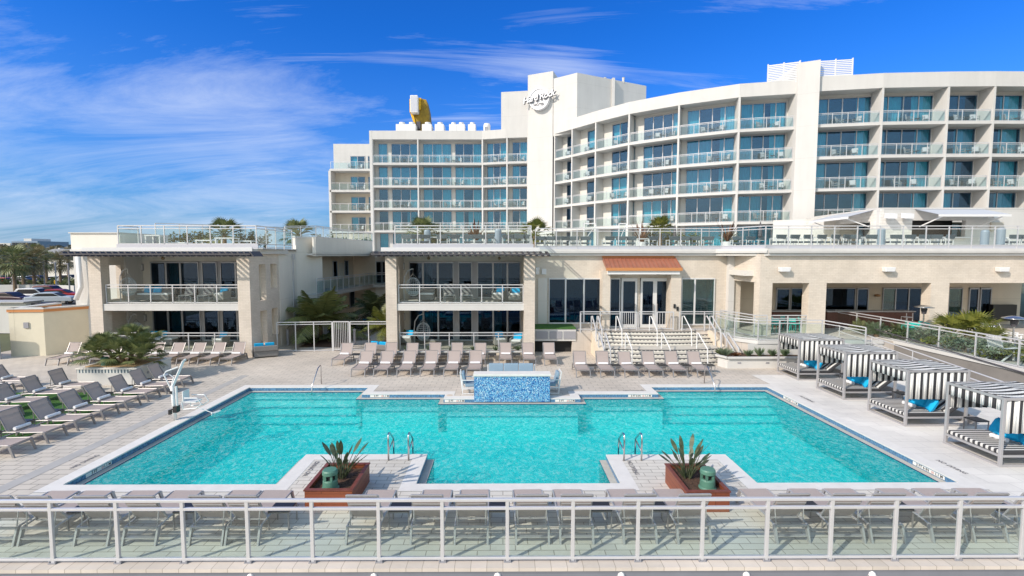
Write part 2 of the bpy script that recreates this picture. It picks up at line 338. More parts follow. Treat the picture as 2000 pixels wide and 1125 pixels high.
# ---------------------------------------------------------------- setting: ground, beach, sea
GZ = -0.05
def paver(name, horiz, a, b, mort, w, h, off=.5, ms=.006): return brick(name, a, b, mort, w, h, horiz, off, ms, .75, .25)
PAVE = paver('sand_pavers', 'x', (.62, .55, .475), (.565, .505, .44), (.30, .265, .23), .5, .28, ms=.009)
PAVEL = paver('side_pavers', 'x', (.60, .54, .47), (.545, .495, .435), (.26, .235, .205), .5, .28, ms=.012)
PAVEW = paver('travertine_pavers', 'x', (.77, .735, .69), (.70, .67, .63), (.50, .47, .45), .92, .46, ms=.006)
PAVEF = paver('front_pavers', 'x', (.68, .64, .575), (.62, .585, .53), (.34, .31, .27), .5, .2, ms=.010)
COPE = mat('white_coping', (.70, .67, .635), .7, var=.06, vs=3, bump=.2, bs=30)
pool_rect = (-11.13, 11.67, 12.0, 21.08)
CUT = [(-5.9, -2.4, 20.03, 22), (-2.4, 3.15, 19.33, 22), (3.15, 6.52, 20.0, 22), (-5.73, -2.2, 11, 13.85), (3.0, 6.48, 11, 13.78)]
def inp(x, y):
    r = pool_rect
    return r[0] < x < r[1] and r[2] < y < r[3] and not any(c[0] < x < c[1] and c[2] < y < c[3] for c in CUT)
def near(x, y, r, want):
    return any(inp(x+dx*r, y+dy*r) == want for dx in (-1, -.5, 0, .5, 1) for dy in (-1, -.5, 0, .5, 1))
CW, LW = .38, .19
xs0 = sorted({pool_rect[0], pool_rect[1], *[c[0] for c in CUT], *[c[1] for c in CUT]}); ys0 = sorted({pool_rect[2], pool_rect[3], *[c[2] for c in CUT if c[2] > 12], *[c[3] for c in CUT if c[3] < 21]})
xs = sorted({round(x+d, 4) for x in xs0 for d in (-CW, 0, CW, -LW, LW)} | {-30, -14.6, 12.9, 26}); ys = sorted({round(y+d, 4) for y in ys0 for d in (-CW, 0, CW, -LW, LW)} | {8.97, 60, 11.3, 23.2})
deck = {k: MB() for k in ('a', 'l', 'w', 'f')}; cop = MB(); led = MB(); water = MB(); floor_ = MB()
tile_edges = []; wt = set(); cell = {}
for i in range(len(xs)-1):
    for j in range(len(ys)-1):
        x0, x1, y0, y1 = xs[i], xs[i+1], ys[j], ys[j+1]; cx, cy = (x0+x1)/2, (y0+y1)/2
        if inp(cx, cy):
            # gutter ledge on every side but the near one
            k = 'led' if any(not inp(cx+dx*LW*1.0, cy+dy*LW) for dx, dy in ((1,0),(-1,0),(0,1),(1,1),(-1,1))) and cy > pool_rect[2]+.001 else 'wat'
        else:
            k = 'cop' if near(cx, cy, CW*.98, True) else 'deck'
        cell[i, j] = k
        if k == 'deck':
            key = 'l' if cx < -11.5 and cy < 23.2 else 'w' if cx > 12 and cy < 23.2 else 'f' if cy < 14 else 'a'
            deck[key].q((x0,y0,0), (x1,y0,0), (x1,y1,0), (x0,y1,0))
for (i, j), k in cell.items():
    x0, x1, y0, y1 = xs[i], xs[i+1], ys[j], ys[j+1]
    if k == 'cop': cop.q((x0,y0,.004), (x1,y0,.004), (x1,y1,.004), (x0,y1,.004))
    if k == 'led': led.q((x0,y0,-.16), (x1,y0,-.16), (x1,y1,-.16), (x0,y1,-.16))
    for di, dj, a, b in ((1,0,(x1,y0),(x1,y1)), (-1,0,(x0,y1),(x0,y0)), (0,1,(x1,y1),(x0,y1)), (0,-1,(x0,y0),(x1,y0))):
        o = cell.get((i+di, j+dj))
        if k in ('led', 'wat') and o in ('cop', 'deck'): tile_edges.append((a, b, 'deep' if k == 'wat' else 'tile'))
        if k == 'wat' and o == 'led': tile_edges.append((a, b, 'lip'))
        if k == 'wat' and o != 'wat': tile_edges.append((a, b, 'water'))
M_TILE, t, b = newmat('blue_mosaic')
c = N(t, 'ShaderNodeTexCoord'); vo = N(t, 'ShaderNodeTexVoronoi', distance='CHEBYCHEV', inp={'Scale': 40, 'Randomness': .35}); L(t, c.outputs['Object'], vo.inputs['Vector'])
cr = N(t, 'ShaderNodeValToRGB'); L(t, vo.outputs['Color'], cr.inputs[0]); e = cr.color_ramp; e.interpolation = 'CONSTANT'
e.elements[0].color = (.02, .06, .25, 1); e.elements[1].position = .3; e.elements[1].color = (.07, .22, .50, 1)
for p_, c_ in ((.45, (.18, .42, .62, 1)), (.6, (.32, .52, .64, 1)), (.68, (.10, .30, .55, 1)), (.8, (.62, .70, .74, 1))): z = e.elements.new(p_); z.color = c_
L(t, cr.outputs[0], b.inputs['Base Color']); b.inputs['Roughness'].default_value = .18
NAVY = mat('navy_edge_tile', (.01, .02, .12), .2); LEDGE = mat('beige_ledge', (.50, .47, .40), .5, var=.1, vs=5); PLAS = mat('pool_plaster', (.78, .90, .86), .7, var=.06, vs=1)
def deckm(k, m, nm): deck[k].build(nm, m, kind='structure')
deckm('a', PAVE, 'deck_paving'); deckm('l', PAVEL, 'deck_paving_side'); deckm('w', PAVEW, 'deck_paving_travertine'); deckm('f', PAVEF, 'deck_paving_front')
WB, WT, FZ = -1.32, -.185, -1.3
tile = MB(); lip = MB(); deep = MB(); wbox = MB(); copf = MB()
for a, b_, k in tile_edges:
    if k in ('tile', 'deep'):
        copf.q((*a, -.03), (*b_, -.03), (*b_, .004), (*a, .004)); tile.q((*a, -.16 if k == 'tile' else -.3), (*b_, -.16 if k == 'tile' else -.3), (*b_, -.03), (*a, -.03))
        if k == 'deep': deep.q((*a, FZ), (*b_, FZ), (*b_, -.3), (*a, -.3))
    elif k == 'lip':
        lip.q((*a, -.225), (*b_, -.225), (*b_, -.16), (*a, -.16)); deep.q((*a, FZ), (*b_, FZ), (*b_, -.225), (*a, -.225))
    else: wbox.q((*a, WB), (*b_, WB), (*b_, WT), (*a, WT))
for v, f in ((copf.v, copf.f),):
    n = len(cop.v); cop.v += v; cop.f += [tuple(n+i for i in q) for q in f]
cop.build('pool_coping', COPE, kind='structure')
pool = thing('swimming_pool', 'large turquoise pool with white coping and two deck peninsulas', 'pool')
tile.build('tile_band', mat('band_tile', (.09, .20, .34), .2, var=.5, vs=18), pool); build_islands(lip, 'edge_tile', NAVY, pool); build_islands(led, 'gutter_ledge', LEDGE, pool); deep.build('pool_wall', PLAS, pool)
floor_.q((-11.3, 11.9, FZ), (11.9, 11.9, FZ), (11.9, 21.2, FZ), (-11.3, 21.2, FZ)).build('pool_floor', PLAS, pool)
NOSE = mat('step_nosing', (.13, .22, .30), .3)
for nm, (sx0, sx1) in (('left', (-10.94, -5.9)), ('right', (6.52, 11.48))):
    st = MB(); ns = MB()
    for k in range(4):
        z = -.36-.23*k; y = 20.89-.36*k
        st.box(sx0, sx1, y-.36, y-(.0 if k == 0 else 0), FZ, z)
        ns.box(sx0, sx1, y-.40, y-.36, z-.04, z+.003)
    so = st.build('pool_steps', PLAS, pool); ns.build('nosing', NOSE, so)
for sx0, sx1, by in ((-5.7, -2.6, 19.35), (3.3, 6.5, 19.35), (-2.2, 2.95, 18.7)):
    st = MB().box(sx0, sx1, by, by+.49, FZ, -.5).build('pool_bench', PLAS, pool); MB().box(sx0, sx1, by-.04, by, -.54, -.497).build('nosing', NOSE, st)
# water body: rippled surface, light flecks painted as paler crests, tinted absorbing volume
mw = bpy.data.materials.new('pool_water'); mw.use_nodes = True; t = mw.node_tree; t.nodes.clear()
o = N(t, 'ShaderNodeOutputMaterial'); c = N(t, 'ShaderNodeTexCoord')
wm = N(t, 'ShaderNodeMapping', inp={'Scale': (1, .75, 1), 'Rotation': (0, 0, .5)}); L(t, c.outputs['Object'], wm.inputs[0])
wn = N(t, 'ShaderNodeTexNoise', inp={'Scale': 6.5, 'Detail': 6, 'Roughness': .7, 'Distortion': 1.1}); L(t, wm.outputs[0], wn.inputs['Vector'])
wv = N(t, 'ShaderNodeTexNoise', inp={'Scale': 24., 'Detail': 3, 'Roughness': .65, 'Distortion': 1.8}); L(t, wm.outputs[0], wv.inputs['Vector'])
hgt = M(t, 'ADD', M(t, 'MULTIPLY', wn.outputs[0], 1.), M(t, 'MULTIPLY', wv.outputs[0], .75))
bp = N(t, 'ShaderNodeBump', inp={'Strength': 1., 'Distance': .09}); L(t, hgt, bp.inputs['Height'])
tr = N(t, 'ShaderNodeBsdfTransparent', inp={'Color': (.9, .98, .98, 1)})
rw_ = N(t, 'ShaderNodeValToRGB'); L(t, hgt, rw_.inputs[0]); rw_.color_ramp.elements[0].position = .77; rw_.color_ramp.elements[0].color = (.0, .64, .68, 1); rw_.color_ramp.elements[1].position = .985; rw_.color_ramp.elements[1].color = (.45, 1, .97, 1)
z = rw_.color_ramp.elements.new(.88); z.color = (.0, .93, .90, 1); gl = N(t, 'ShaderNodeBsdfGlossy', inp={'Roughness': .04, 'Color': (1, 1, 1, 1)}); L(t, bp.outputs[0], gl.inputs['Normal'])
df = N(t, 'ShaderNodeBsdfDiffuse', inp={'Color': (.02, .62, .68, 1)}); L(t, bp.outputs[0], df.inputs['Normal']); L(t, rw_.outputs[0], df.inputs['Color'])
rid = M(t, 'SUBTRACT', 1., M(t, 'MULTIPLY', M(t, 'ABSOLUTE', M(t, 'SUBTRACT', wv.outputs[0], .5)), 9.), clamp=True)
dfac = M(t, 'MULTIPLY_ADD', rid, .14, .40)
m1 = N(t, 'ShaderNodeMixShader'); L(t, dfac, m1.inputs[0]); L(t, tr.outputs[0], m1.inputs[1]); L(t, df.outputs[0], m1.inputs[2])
fr = N(t, 'ShaderNodeFresnel', inp={'IOR': 1.33}); L(t, bp.outputs[0], fr.inputs['Normal'])
m2 = N(t, 'ShaderNodeMixShader'); L(t, M(t, 'MULTIPLY', fr.outputs[0], .22), m2.inputs[0]); L(t, m1.outputs[0], m2.inputs[1]); L(t, gl.outputs[0], m2.inputs[2]); L(t, m2.outputs[0], o.inputs['Surface'])
va = N(t, 'ShaderNodeVolumeAbsorption', inp={'Color': (.01, .965, .985, 1), 'Density': .52}); L(t, va.outputs[0], o.inputs['Volume'])
for (i, j), k in cell.items():
    if k == 'wat':
        x0, x1, y0, y1 = xs[i], xs[i+1], ys[j], ys[j+1]
        wbox.q((x0,y0,WT), (x1,y0,WT), (x1,y1,WT), (x0,y1,WT)); wbox.q((x0,y1,WB), (x1,y1,WB), (x1,y0,WB), (x0,y0,WB))
wo_ = wbox.build('pool_water', mw, kind='structure')
import bmesh
bm = bmesh.new(); bm.from_mesh(wo_.data); bmesh.ops.remove_doubles(bm, verts=bm.verts, dist=.0005); bmesh.ops.recalc_face_normals(bm, faces=bm.faces); bm.to_mesh(wo_.data); bm.free()

# land behind the deck, the sea wall, the beach and the sea (the windows mirror them)
GRND = mat('sandy_ground', (.20, .18, .13), .95, var=.3, vs=.15); ASPH = mat('asphalt', (.075, .075, .08), .9, var=.25, vs=.5)
GRASSM = mat('scrub_ground', (.10, .11, .055), .95, var=.4, vs=.05)
MB().q((-1500, 60, GZ), (1500, 60, GZ), (1500, 4000, GZ), (-1500, 4000, GZ)).q((-1500, 8.7, GZ), (-30, 8.7, GZ), (-30, 60, GZ), (-1500, 60, GZ)).q((26, 8.7, GZ), (1500, 8.7, GZ), (1500, 60, GZ), (26, 60, GZ)).build('ground', GRASSM, kind='structure')
MB().q((-140, 36, .0), (-30.02, 36, .0), (-30.02, 110, .0), (-140, 110, .0)).build('parking_lot', ASPH, kind='structure')
MB().q((-1500, -35, -3.6), (1500, -35, -3.6), (1500, 8.5, -3.2), (-1500, 8.5, -3.2)).build('beach', mat('beach_sand', (.50, .44, .34), .95, var=.1, vs=.3, bump=.5, bs=3), kind='structure')
MB().q((-4000, -5000, -3.7), (4000, -5000, -3.7), (4000, -30, -3.75), (-4000, -30, -3.75)).build('sea', mat('sea_water', (.015, .07, .11), .12, bump=1, bs=.6), kind='structure')
SEAW = streaked('grey_sea_wall', (.20, .21, .245), .3)
MB().box(-40, 40, 8.68, 8.8, -3.4, -.075).build('sea_wall', SEAW, kind='structure')
EDGEP = paver('edge_pavers', 'x', (.68, .61, .55), (.60, .54, .48), (.38, .33, .28), .3, .6, off=0)
MB().box(-40, 40, 8.66, 8.97, -.07, .0).build('deck_edge', EDGEP, kind='structure')
lampm = mat('lamp_white', (.8, .8, .8), .3)
lp = thing('wall_lamp', 'small round white lamp on the sea wall', 'lamp', (0, 8.6, -.1), group='round lamps along the sea wall')
MB().lathe([(.0, .07), (.05, .05), (.07, 0), (.06, -.04), (0, -.06)], 10).build('lamp_globe', lampm, lp, smooth=True); MB().box(-.09, .09, -.02, .0, -.12, .0).build('bracket', GREYM, lp)
pl = Placer(lp)
for i, px in enumerate((455, 713, 971, 1229, 1490, 1752)):
    pl((X(px, 8.5), 8.68, -.17), 0, f'small round white lamp on the grey sea wall, {ORD[i]} from the left')
# turf under the left loungers
MB().q((-21.5, 14.0, .012), (-15.2, 14.0, .012), (-15.2, 20.3, .012), (-21.5, 20.3, .012)).build('turf', TURF, kind='structure')
# two darker bands in the left paving, thin white joint lines at the back
MB().q((-12.62, 9.2, .005), (-12.25, 9.2, .005), (-12.25, 23.2, .005), (-12.62, 23.2, .005)).build('paving_band', mat('grey_band', (.40, .385, .37), .8, var=.08), kind='structure')

# ---------------------------------------------------------------- lettering
def text_mb(s, size, mat_, name, parent, origin, right, up, off=.004, bold=.0, depth=0, align='CENTER', shear=0, spacing=1.0):
    cu_ = bpy.data.curves.new('t', 'FONT'); cu_.body = s; cu_.size = size; cu_.align_x = align; cu_.align_y = 'CENTER'; cu_.offset = bold; cu_.extrude = depth; cu_.shear = shear; cu_.resolution_u = 3; cu_.space_character = spacing
    to = bpy.data.objects.new('t', cu_); COL.objects.link(to); dg = bpy.context.evaluated_depsgraph_get(); dg.update()
    me = bpy.data.meshes.new_from_object(to.evaluated_get(dg)); bpy.data.objects.remove(to); bpy.data.curves.remove(cu_)
    r = Vector(right).normalized(); u = Vector(up).normalized(); n = r.cross(u); o_ = Vector(origin)
    for v in me.vertices: v.co = o_+r*v.co.x+u*v.co.y+n*(v.co.z+off)
    me.name = name; me.materials.clear(); me.materials.append(mat_); ob = bpy.data.objects.new(name, me); COL.objects.link(ob)
    if parent: ob.parent = parent
    return ob
INK = mat('black_letters', (.015, .015, .015), .5); PLATE = mat('white_tile', (.75, .74, .72), .3); REDL = mat('faded_red_symbol', (.55, .16, .12), .5)
FADE = mat('faded_letters', (.19, .185, .20), .8)
def marker(words_, c, right, up, w, label, h=.095):
    o = thing('depth_marker', label, 'depth marker', group='pool depth markers'); r = Vector(right); u = Vector(up); n = r.cross(u); c = Vector(c)+n*.003
    a = r*w/2; b_ = u*h/2
    MB().extr([c-a-b_, c+a-b_, c+a+b_, c-a+b_], n*0, n*.004).build('white_tiles', PLATE, o)
    parts = words_.split('|'); k = .33 if len(parts) > 1 else 0
    text_mb(parts[0], .105, INK, 'lettering', o, c-r*w*.18, r, u, .006, bold=.003)
    text_mb(parts[1], .105, INK, 'lettering', o, c+r*w*.33, r, u, .006, bold=.003)
    mb = MB(); cc = c+r*w*.14+n*.006
    for q_ in range(16):
        t0, t1 = q_*math.pi/8, (q_+1)*math.pi/8
        mb.q(*[cc+(r*math.cos(t_)+u*math.sin(t_))*rr for t_, rr in ((t0, .04), (t1, .04), (t1, .03), (t0, .03))])
    mb.q(cc-r*.028-u*.02, cc-r*.02-u*.028, cc+r*.028+u*.02, cc+r*.02+u*.028).build('no_diving_symbol', REDL, o)
RX, UZ = (1, 0, 0), (0, 0, 1)
marker('3 FT|1.1 M', (-5.15, 20.03, -.09), RX, UZ, .80, '3 FT 1.1 M depth tiles by the left pool steps')
marker('5 FT|1.5 M', (-1.95, 19.33, -.09), RX, UZ, .80, '5 FT 1.5 M depth tiles left of the mosaic wall')
marker('5 FT|1.5 M', (2.52, 19.33, -.09), RX, UZ, .80, '5 FT 1.5 M depth tiles right of the mosaic wall')
marker('3 FT 8 IN|1.1 M', (5.75, 20.0, -.09), RX, UZ, 1.0, '3 FT 8 IN 1.1 M depth tiles by the right pool steps')
marker('3 FT|1.1 M', (-11.13, 13.1, -.09), (0, 1, 0), UZ, .85, 'shaded 3 FT 1.1 M depth tiles on the left pool side')
marker('3 FT 6 IN|1.1 M', (11.67, 12.9, -.09), (0, -1, 0), UZ, 1.0, '3 FT 6 IN 1.1 M depth tiles at the near right corner')
marker('3 FT 6 IN|1.1 M', (11.67, 19.3, -.09), (0, -1, 0), UZ, 1.0, '3 FT 6 IN 1.1 M depth tiles at the far right corner')
def nodive(c, right, label):
    r = Vector(right); u = Vector((0, 0, 1)).cross(r); o = thing('deck_lettering', label, 'deck lettering', group='no diving words on the deck')
    text_mb('NO DIVING', .17, FADE, 'lettering', o, c, r, u, .003, bold=.003)
nodive((-11.75, 13.4, .006), (0, 1, 0), 'NO DIVING lettering on the left coping beside the depth tiles')
nodive((12.3, 12.9, .006), (0, -1, 0), 'NO DIVING lettering on the right deck near the last cabana')
nodive((12.25, 19.2, .006), (0, -1, 0), 'NO DIVING lettering on the right deck near the far cabanas')
nodive((-5.2, 12.9, .006), (0, 1, 0), 'NO DIVING lettering left of the left wooden planter')
nodive((3.55, 12.9, .006), (0, -1, 0), 'NO DIVING lettering left of the right wooden planter')
nodive((5.6, 20.45, .006), (1, 0, 0), 'NO DIVING lettering on the coping by the right pool steps')
nodive((-5.0, 20.45, .006), (1, 0, 0), 'NO DIVING lettering on the coping by the left pool steps')
# white round skimmer lids
for x_, y_, lb in ((-2.55, 20.0-.3, 'round white skimmer lid left of the mosaic wall'),):
    tag(MB().lathe([(.0, .012), (.13, .012), (.14, .004)], 20, (x_+.35, y_+.1, 0)).build('skimmer_lid', mat('cream_plastic', (.62, .52, .42), .5)), lb, 'skimmer lid')
# ---------------------------------------------------------------- railings
def railing(name, label, pts, h=1.07, step=1.3, mid=.16, m=RAILM, gm=GLASSR, w=.05, group=None, low=.06, top_w=.06, parent=None, posts=None, glassy=True, cat='railing'):
    """pts: 3-D polyline along the foot. Parts: post (each), top_rail, bottom_rail, glass_panel (each leg of the line)"""
    o = parent or thing(name, label, cat, group=group)
    tr_, br_, pm = MB(), MB(), MB(); zf = Vector((0, 0, 1))
    for a, b_ in zip(pts[:-1], pts[1:]):
        a = Vector(a); b_ = Vector(b_); d = b_-a
        tr_.bar(a+zf*h, b_+zf*h, top_w, .05); tr_.bar(a+zf*(h-mid), b_+zf*(h-mid), top_w*.8, .04); br_.bar(a+zf*low, b_+zf*low, .05, .045)
        if glassy:
            n = d.cross(zf).normalized()*.006; g0, g1 = low+.025, h-mid-.02
            MB().extr([a+zf*g0-n, b_+zf*g0-n, b_+zf*g1-n, a+zf*g1-n], (0, 0, 0), n*2).build('glass_panel', gm, o)
    fixed = posts
    if fixed is None:
        fixed = []
        for a, b_ in zip(pts[:-1], pts[1:]):
            a = Vector(a); b_ = Vector(b_); k = max(1, round((b_-a).length/step))
            fixed += [tuple(a+(b_-a)*i/k) for i in range(k)]
        fixed.append(tuple(pts[-1]))
    base = MB().box(-w/2, w/2, -w/2, w/2, 0, h-.02).build('post', m, o); base.location = fixed[0]
    for p in fixed[1:]:
        c_ = base.copy(); COL.objects.link(c_); c_.location = p
    tr_.build('top_rail', m, o); br_.build('bottom_rail', m, o)
    return o
# the long fence at the deck edge
fy = 8.86; fh = Z(976, fy); fx = [X(px, fy) for px in (66, 199, 333, 464, 595, 730, 859, 991, 1124, 1256, 1387, 1518, 1648, 1778, 1907)]
stepx = (fx[-1]-fx[0])/14; fx = [fx[0]-stepx*k for k in (2, 1)]+fx+[fx[-1]+stepx*k for k in (1, 2)]
fence = thing('deck_fence', 'long pale metal fence with clear glass panels along the near deck edge', 'fence', (0, 0, 0))
gb = MB(); 
for a, b_ in zip(fx[:-1], fx[1:]):
    MB().box(a+.05, b_-.05, fy-.005, fy+.005, .10, fh-.20).build('glass_panel', GLASSF, fence)
MB().box(fx[0], fx[-1], fy-.035, fy+.035, fh-.025, fh+.03).build('top_rail', RAILM, fence, bevel=.008); MB().box(fx[0], fx[-1], fy-.028, fy+.028, fh-.185, fh-.135).build('middle_rail', RAILM, fence, bevel=.006)
MB().box(fx[0], fx[-1], fy-.03, fy+.03, .05, .10).build('bottom_rail', RAILM, fence, bevel=.006)
pp = MB().box(-.033, .033, -.0275, .0275, -.0, fh-.03); p0_ = pp.build('post', RAILM, fence, bevel=.006); p0_.location = (fx[0], fy-.002, .02)
sh = MB().box(-.07, .07, -.05, .05, .0, .02); 
for sx_ in (-.055, .055): sh.lathe([(.014, 0), (.014, .05), (.0, .055)], 6, (sx_, -.03, 0))
f0_ = sh.build('foot_plate', GREYM, fence); f0_.location = (fx[0], fy-.002, .002)
for x_ in fx[1:]:
    for s_ in (p0_, f0_):
        c_ = s_.copy(); COL.objects.link(c_); c_.location.x = x_

# ---------------------------------------------------------------- glazing
def curtain_mb(mb, a, b_, z0, z1, n, pleat=.06):
    a = Vector(a); b_ = Vector(b_); Ln = (b_-a).length; k = max(4, int(Ln/.13)); u = (b_-a)/Ln
    pr = None
    for i in range(k+1):
        p = a+u*Ln*i/k+n*(pleat if i % 2 else 0)
        if pr is not None: mb.q((pr.x, pr.y, z0), (p.x, p.y, z0), (p.x, p.y, z1), (pr.x, pr.y, z1))
        pr = p
def glazing(parent, a, b_, z0, z1, panes, n, pane=PANE, frame=FRAME, name='window', curtains=(), cm=None, fw=.07, room=True, hgt=None):
    """window strip between 3-D feet a and b_; panes as fractions; n is the outward unit normal"""
    a = Vector((a[0], a[1], 0)); b_ = Vector((b_[0], b_[1], 0)); u = b_-a; Ln = u.length; u = u/Ln; n = Vector((n[0], n[1], 0))
    fr_ = MB(); pn = MB(); ct = MB(); lo, hi = panes[0][0]*Ln, panes[-1][1]*Ln
    def P(s_, z_, d_): w_ = a+u*s_+n*d_; return Vector((w_.x, w_.y, z_))
    def slab(mb, s0, s1, za, zb, d0, d1):
        mb.extr([P(s0, za, d0), P(s1, za, d0), P(s1, zb, d0), P(s0, zb, d0)], (0, 0, 0), n*(d1-d0))
    for f0, f1 in panes:
        s0, s1 = f0*Ln, f1*Ln
        slab(fr_, s0, s0+fw*.6, z0, z1, 0, .09); slab(fr_, s1-fw*.6, s1, z0, z1, 0, .09)
        slab(pn, s0+fw*.6, s1-fw*.6, z0+fw, z1-fw, .03, .045)
    slab(fr_, lo, hi, z1-fw, z1, -.0, .1); slab(fr_, lo, hi, z0, z0+fw, -.0, .1)
    w_ = fr_.build(name, frame, parent); pn.build('pane', pane, w_)
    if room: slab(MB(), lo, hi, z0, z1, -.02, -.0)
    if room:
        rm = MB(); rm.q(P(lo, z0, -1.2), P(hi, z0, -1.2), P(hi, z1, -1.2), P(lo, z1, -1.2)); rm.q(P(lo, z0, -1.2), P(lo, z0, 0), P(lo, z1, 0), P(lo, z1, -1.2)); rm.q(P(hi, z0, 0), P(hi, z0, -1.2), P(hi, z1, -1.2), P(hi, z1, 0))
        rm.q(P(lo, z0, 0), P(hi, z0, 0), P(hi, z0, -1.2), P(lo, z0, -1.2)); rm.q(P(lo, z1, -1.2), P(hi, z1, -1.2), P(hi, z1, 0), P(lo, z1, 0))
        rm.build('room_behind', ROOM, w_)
    for c0, c1 in curtains: curtain_mb(ct, P(c0*Ln, 0, -.25), P(c1*Ln, 0, -.25), z0+.02, z1-.03, n)
    if curtains: ct.build('curtain', cm or CURT, w_)
    return w_

# ---------------------------------------------------------------- hotel tower block
FL = [9.15, 12.2, 15.25, 18.3]; TOPZ = 21.45; ROOFZ = 22.6; DECKZ = 6.15
hotel = thing('hotel_building', 'tall white curved hotel with balconies on every floor and a rooftop parapet', 'hotel')
tot_w = [0]
def V2(p): return Vector((p[0], p[1], 0))
CURS = [CURT, mat('dusky_teal_curtain', (.12, .40, .46), .9), mat('pale_teal_curtain', (.36, .62, .62), .9), CURT]
chair_spots = []          # (x, y, z, facing angle, label words) for balcony furniture
rnd = random.Random(11)
FLN = ['lowest', 'second lowest', 'second highest', 'top']
def bay(p, q, spec, rec=1.7, part_l=True, part_r=False, wing='', idx=0, zb=DECKZ, top=TOPZ, rails=True, ground=True, floors=FL, nchair=2, part_front=0.0):
    """one bay between facade points p and q (left to right as seen); spec: list of pane fractions at the back wall"""
    p = V2(p); q = V2(q); u = (q-p); Ln = u.length; u /= Ln; n = Vector((u.y, -u.x, 0))   # outward, towards the sea
    bp_, bq = p-n*rec, q-n*rec
    lv = [zb]+list(floors); hi_ = list(floors)+[top]
    for k, (z0, z1) in enumerate(zip(lv, hi_)):
        if k == 0 and not ground: continue
        ztop = z1-.25 if k < len(floors) else z1
        holes = [(a_*Ln, b__*Ln, z0+.0, z0+2.42) for a_, b__ in spec]
        groups = []
        for a_, b__ in spec:
            if groups and abs(groups[-1][-1][1]-a_) < .004: groups[-1].append((a_, b__))
            else: groups.append([(a_, b__)])
        mb = MB().wall(bp_, bq, z0, ztop, .15, [(g[0][0]*Ln, g[-1][1]*Ln, z0-.1, ztop-(.06 if k < len(floors) else .3)) for g in groups])
        mb.build('recess_wall', WGREY if k else WHITE, hotel)
        for g in groups:
            cs = []
            r_ = rnd.random()
            if len(g) > 2: cs = [(g[-1][0]-(.08 if r_ > .5 else 0), g[-1][1])]+([(g[0][0], g[0][1]+(.06 if r_ > .7 else 0))] if r_ > .2 else [])+([(g[1][0], g[1][1])] if r_ > .7 else [])
            elif len(g) == 2: cs = [(g[1][0]+.0, g[1][1])] if r_ > .4 else [(g[0][0], g[0][1])] if r_ > .15 else []
            else: cs = [g[0]] if r_ > .4 else []
            if k == 0: cs = [(g[0][0], g[-1][1])] if r_ > .15 else cs
            glazing(hotel, bp_, bq, z0+.01, ztop-(.07 if k < len(floors) else .31), g, n, curtains=cs, cm=rnd.choice(CURS))
        if k and rails:
            f0, f1 = p+u*.14+n*.0-n*.12, q-u*.14-n*.12
            fb = MB(); gb_ = MB(); zv = Vector((0, 0, z0)); a_, b__ = f0+zv, f1+zv
            zf = Vector((0, 0, 1)); fb.bar(a_+zf*1.07, b__+zf*1.07, .06, .05); fb.bar(a_+zf*.95, b__+zf*.95, .04, .035); fb.bar(a_+zf*.06, b__+zf*.06, .04, .04)
            kk = max(2, round(Ln/1.35))
            for i in range(kk+1):
                c_ = a_+(b__-a_)*i/kk; fb.bar(c_, c_+zf*1.07, .055, .055, up=(0, 1, 0))
            rl = fb.build('balcony_railing', RAILM, hotel); nn = n*.01
            gb_.extr([a_+zf*.08, b__+zf*.08, b__+zf*.93, a_+zf*.93], (0, 0, 0), nn).build('glass_panel', GLASSH, rl)
        if k and nchair:
            fl = FLN[k-1] if len(floors) == 4 else 'top'
            chair_spots.append((p, q, u, n, Ln, z0, rec, f'{fl} balcony', wing, idx))
    for z in floors:     # slabs
        MB().prism([tuple(x_[:2]) for x_ in (p, q, bq, bp_)], z-.25, z).build('floor_slab', WHITE, hotel)
    for on, a_ in ((part_l, p), (part_r, q)):
        if on:
            d_ = u*.09
            MB().prism([tuple((x_)[:2]) for x_ in (a_-d_+n*.012, a_+d_+n*.012, a_+d_-n*(rec+.05), a_-d_-n*(rec+.05))], zb, top+.02).build('partition', WHITE, hotel)
def parapet(pts, z0, z1, t_=.3, out=.03, name='parapet'):
    for p, q in zip(pts[:-1], pts[1:]):
        p = V2(p); q = V2(q); u = (q-p).normalized(); n = Vector((u.y, -u.x, 0))
        MB().prism([tuple(x_[:2]) for x_ in (p+n*out, q+n*out, q-n*3.2, p-n*3.2)], z0, z1).build(name, WHITE, hotel)
# left main wing
WM = [G(px, 318, 18.3)[:2] for px in (727, 816, 942, 990, 1030)]
ys_ = 67.3; WM = [(WM[0][0], ys_), (WM[1][0], ys_), (WM[2][0], ys_-.05), (WM[3][0], ys_-.9), (WM[4][0], ys_-1.3)]
specs = [[(.09, .29), (.38, .585), (.585, .79), (.79, .985)],
         [(.06, .21), (.21, .36), (.36, .505), (.565, .70), (.70, .85), (.85, .985)],
         [(.10, .37), (.37, .64), (.64, .97)], [(.22, .58), (.58, .95)]]
for i in range(4): bay(WM[i], WM[i+1], specs[i], 1.25, True, i == 3, 'main wing', i)
parapet(WM, TOPZ, ROOFZ)
MB().prism([(WM[0][0], 70), (WM[4][0], 69), (WM[4][0], 84), (WM[0][0]-.4, 84)], ROOFZ-.5, ROOFZ-.35).build('roof', WHITE, hotel)
MB().box(WM[0][0]-.35, WM[0][0], ys_-.05, ys_+16, DECKZ, ROOFZ).build('side_wall', WHITE, hotel)
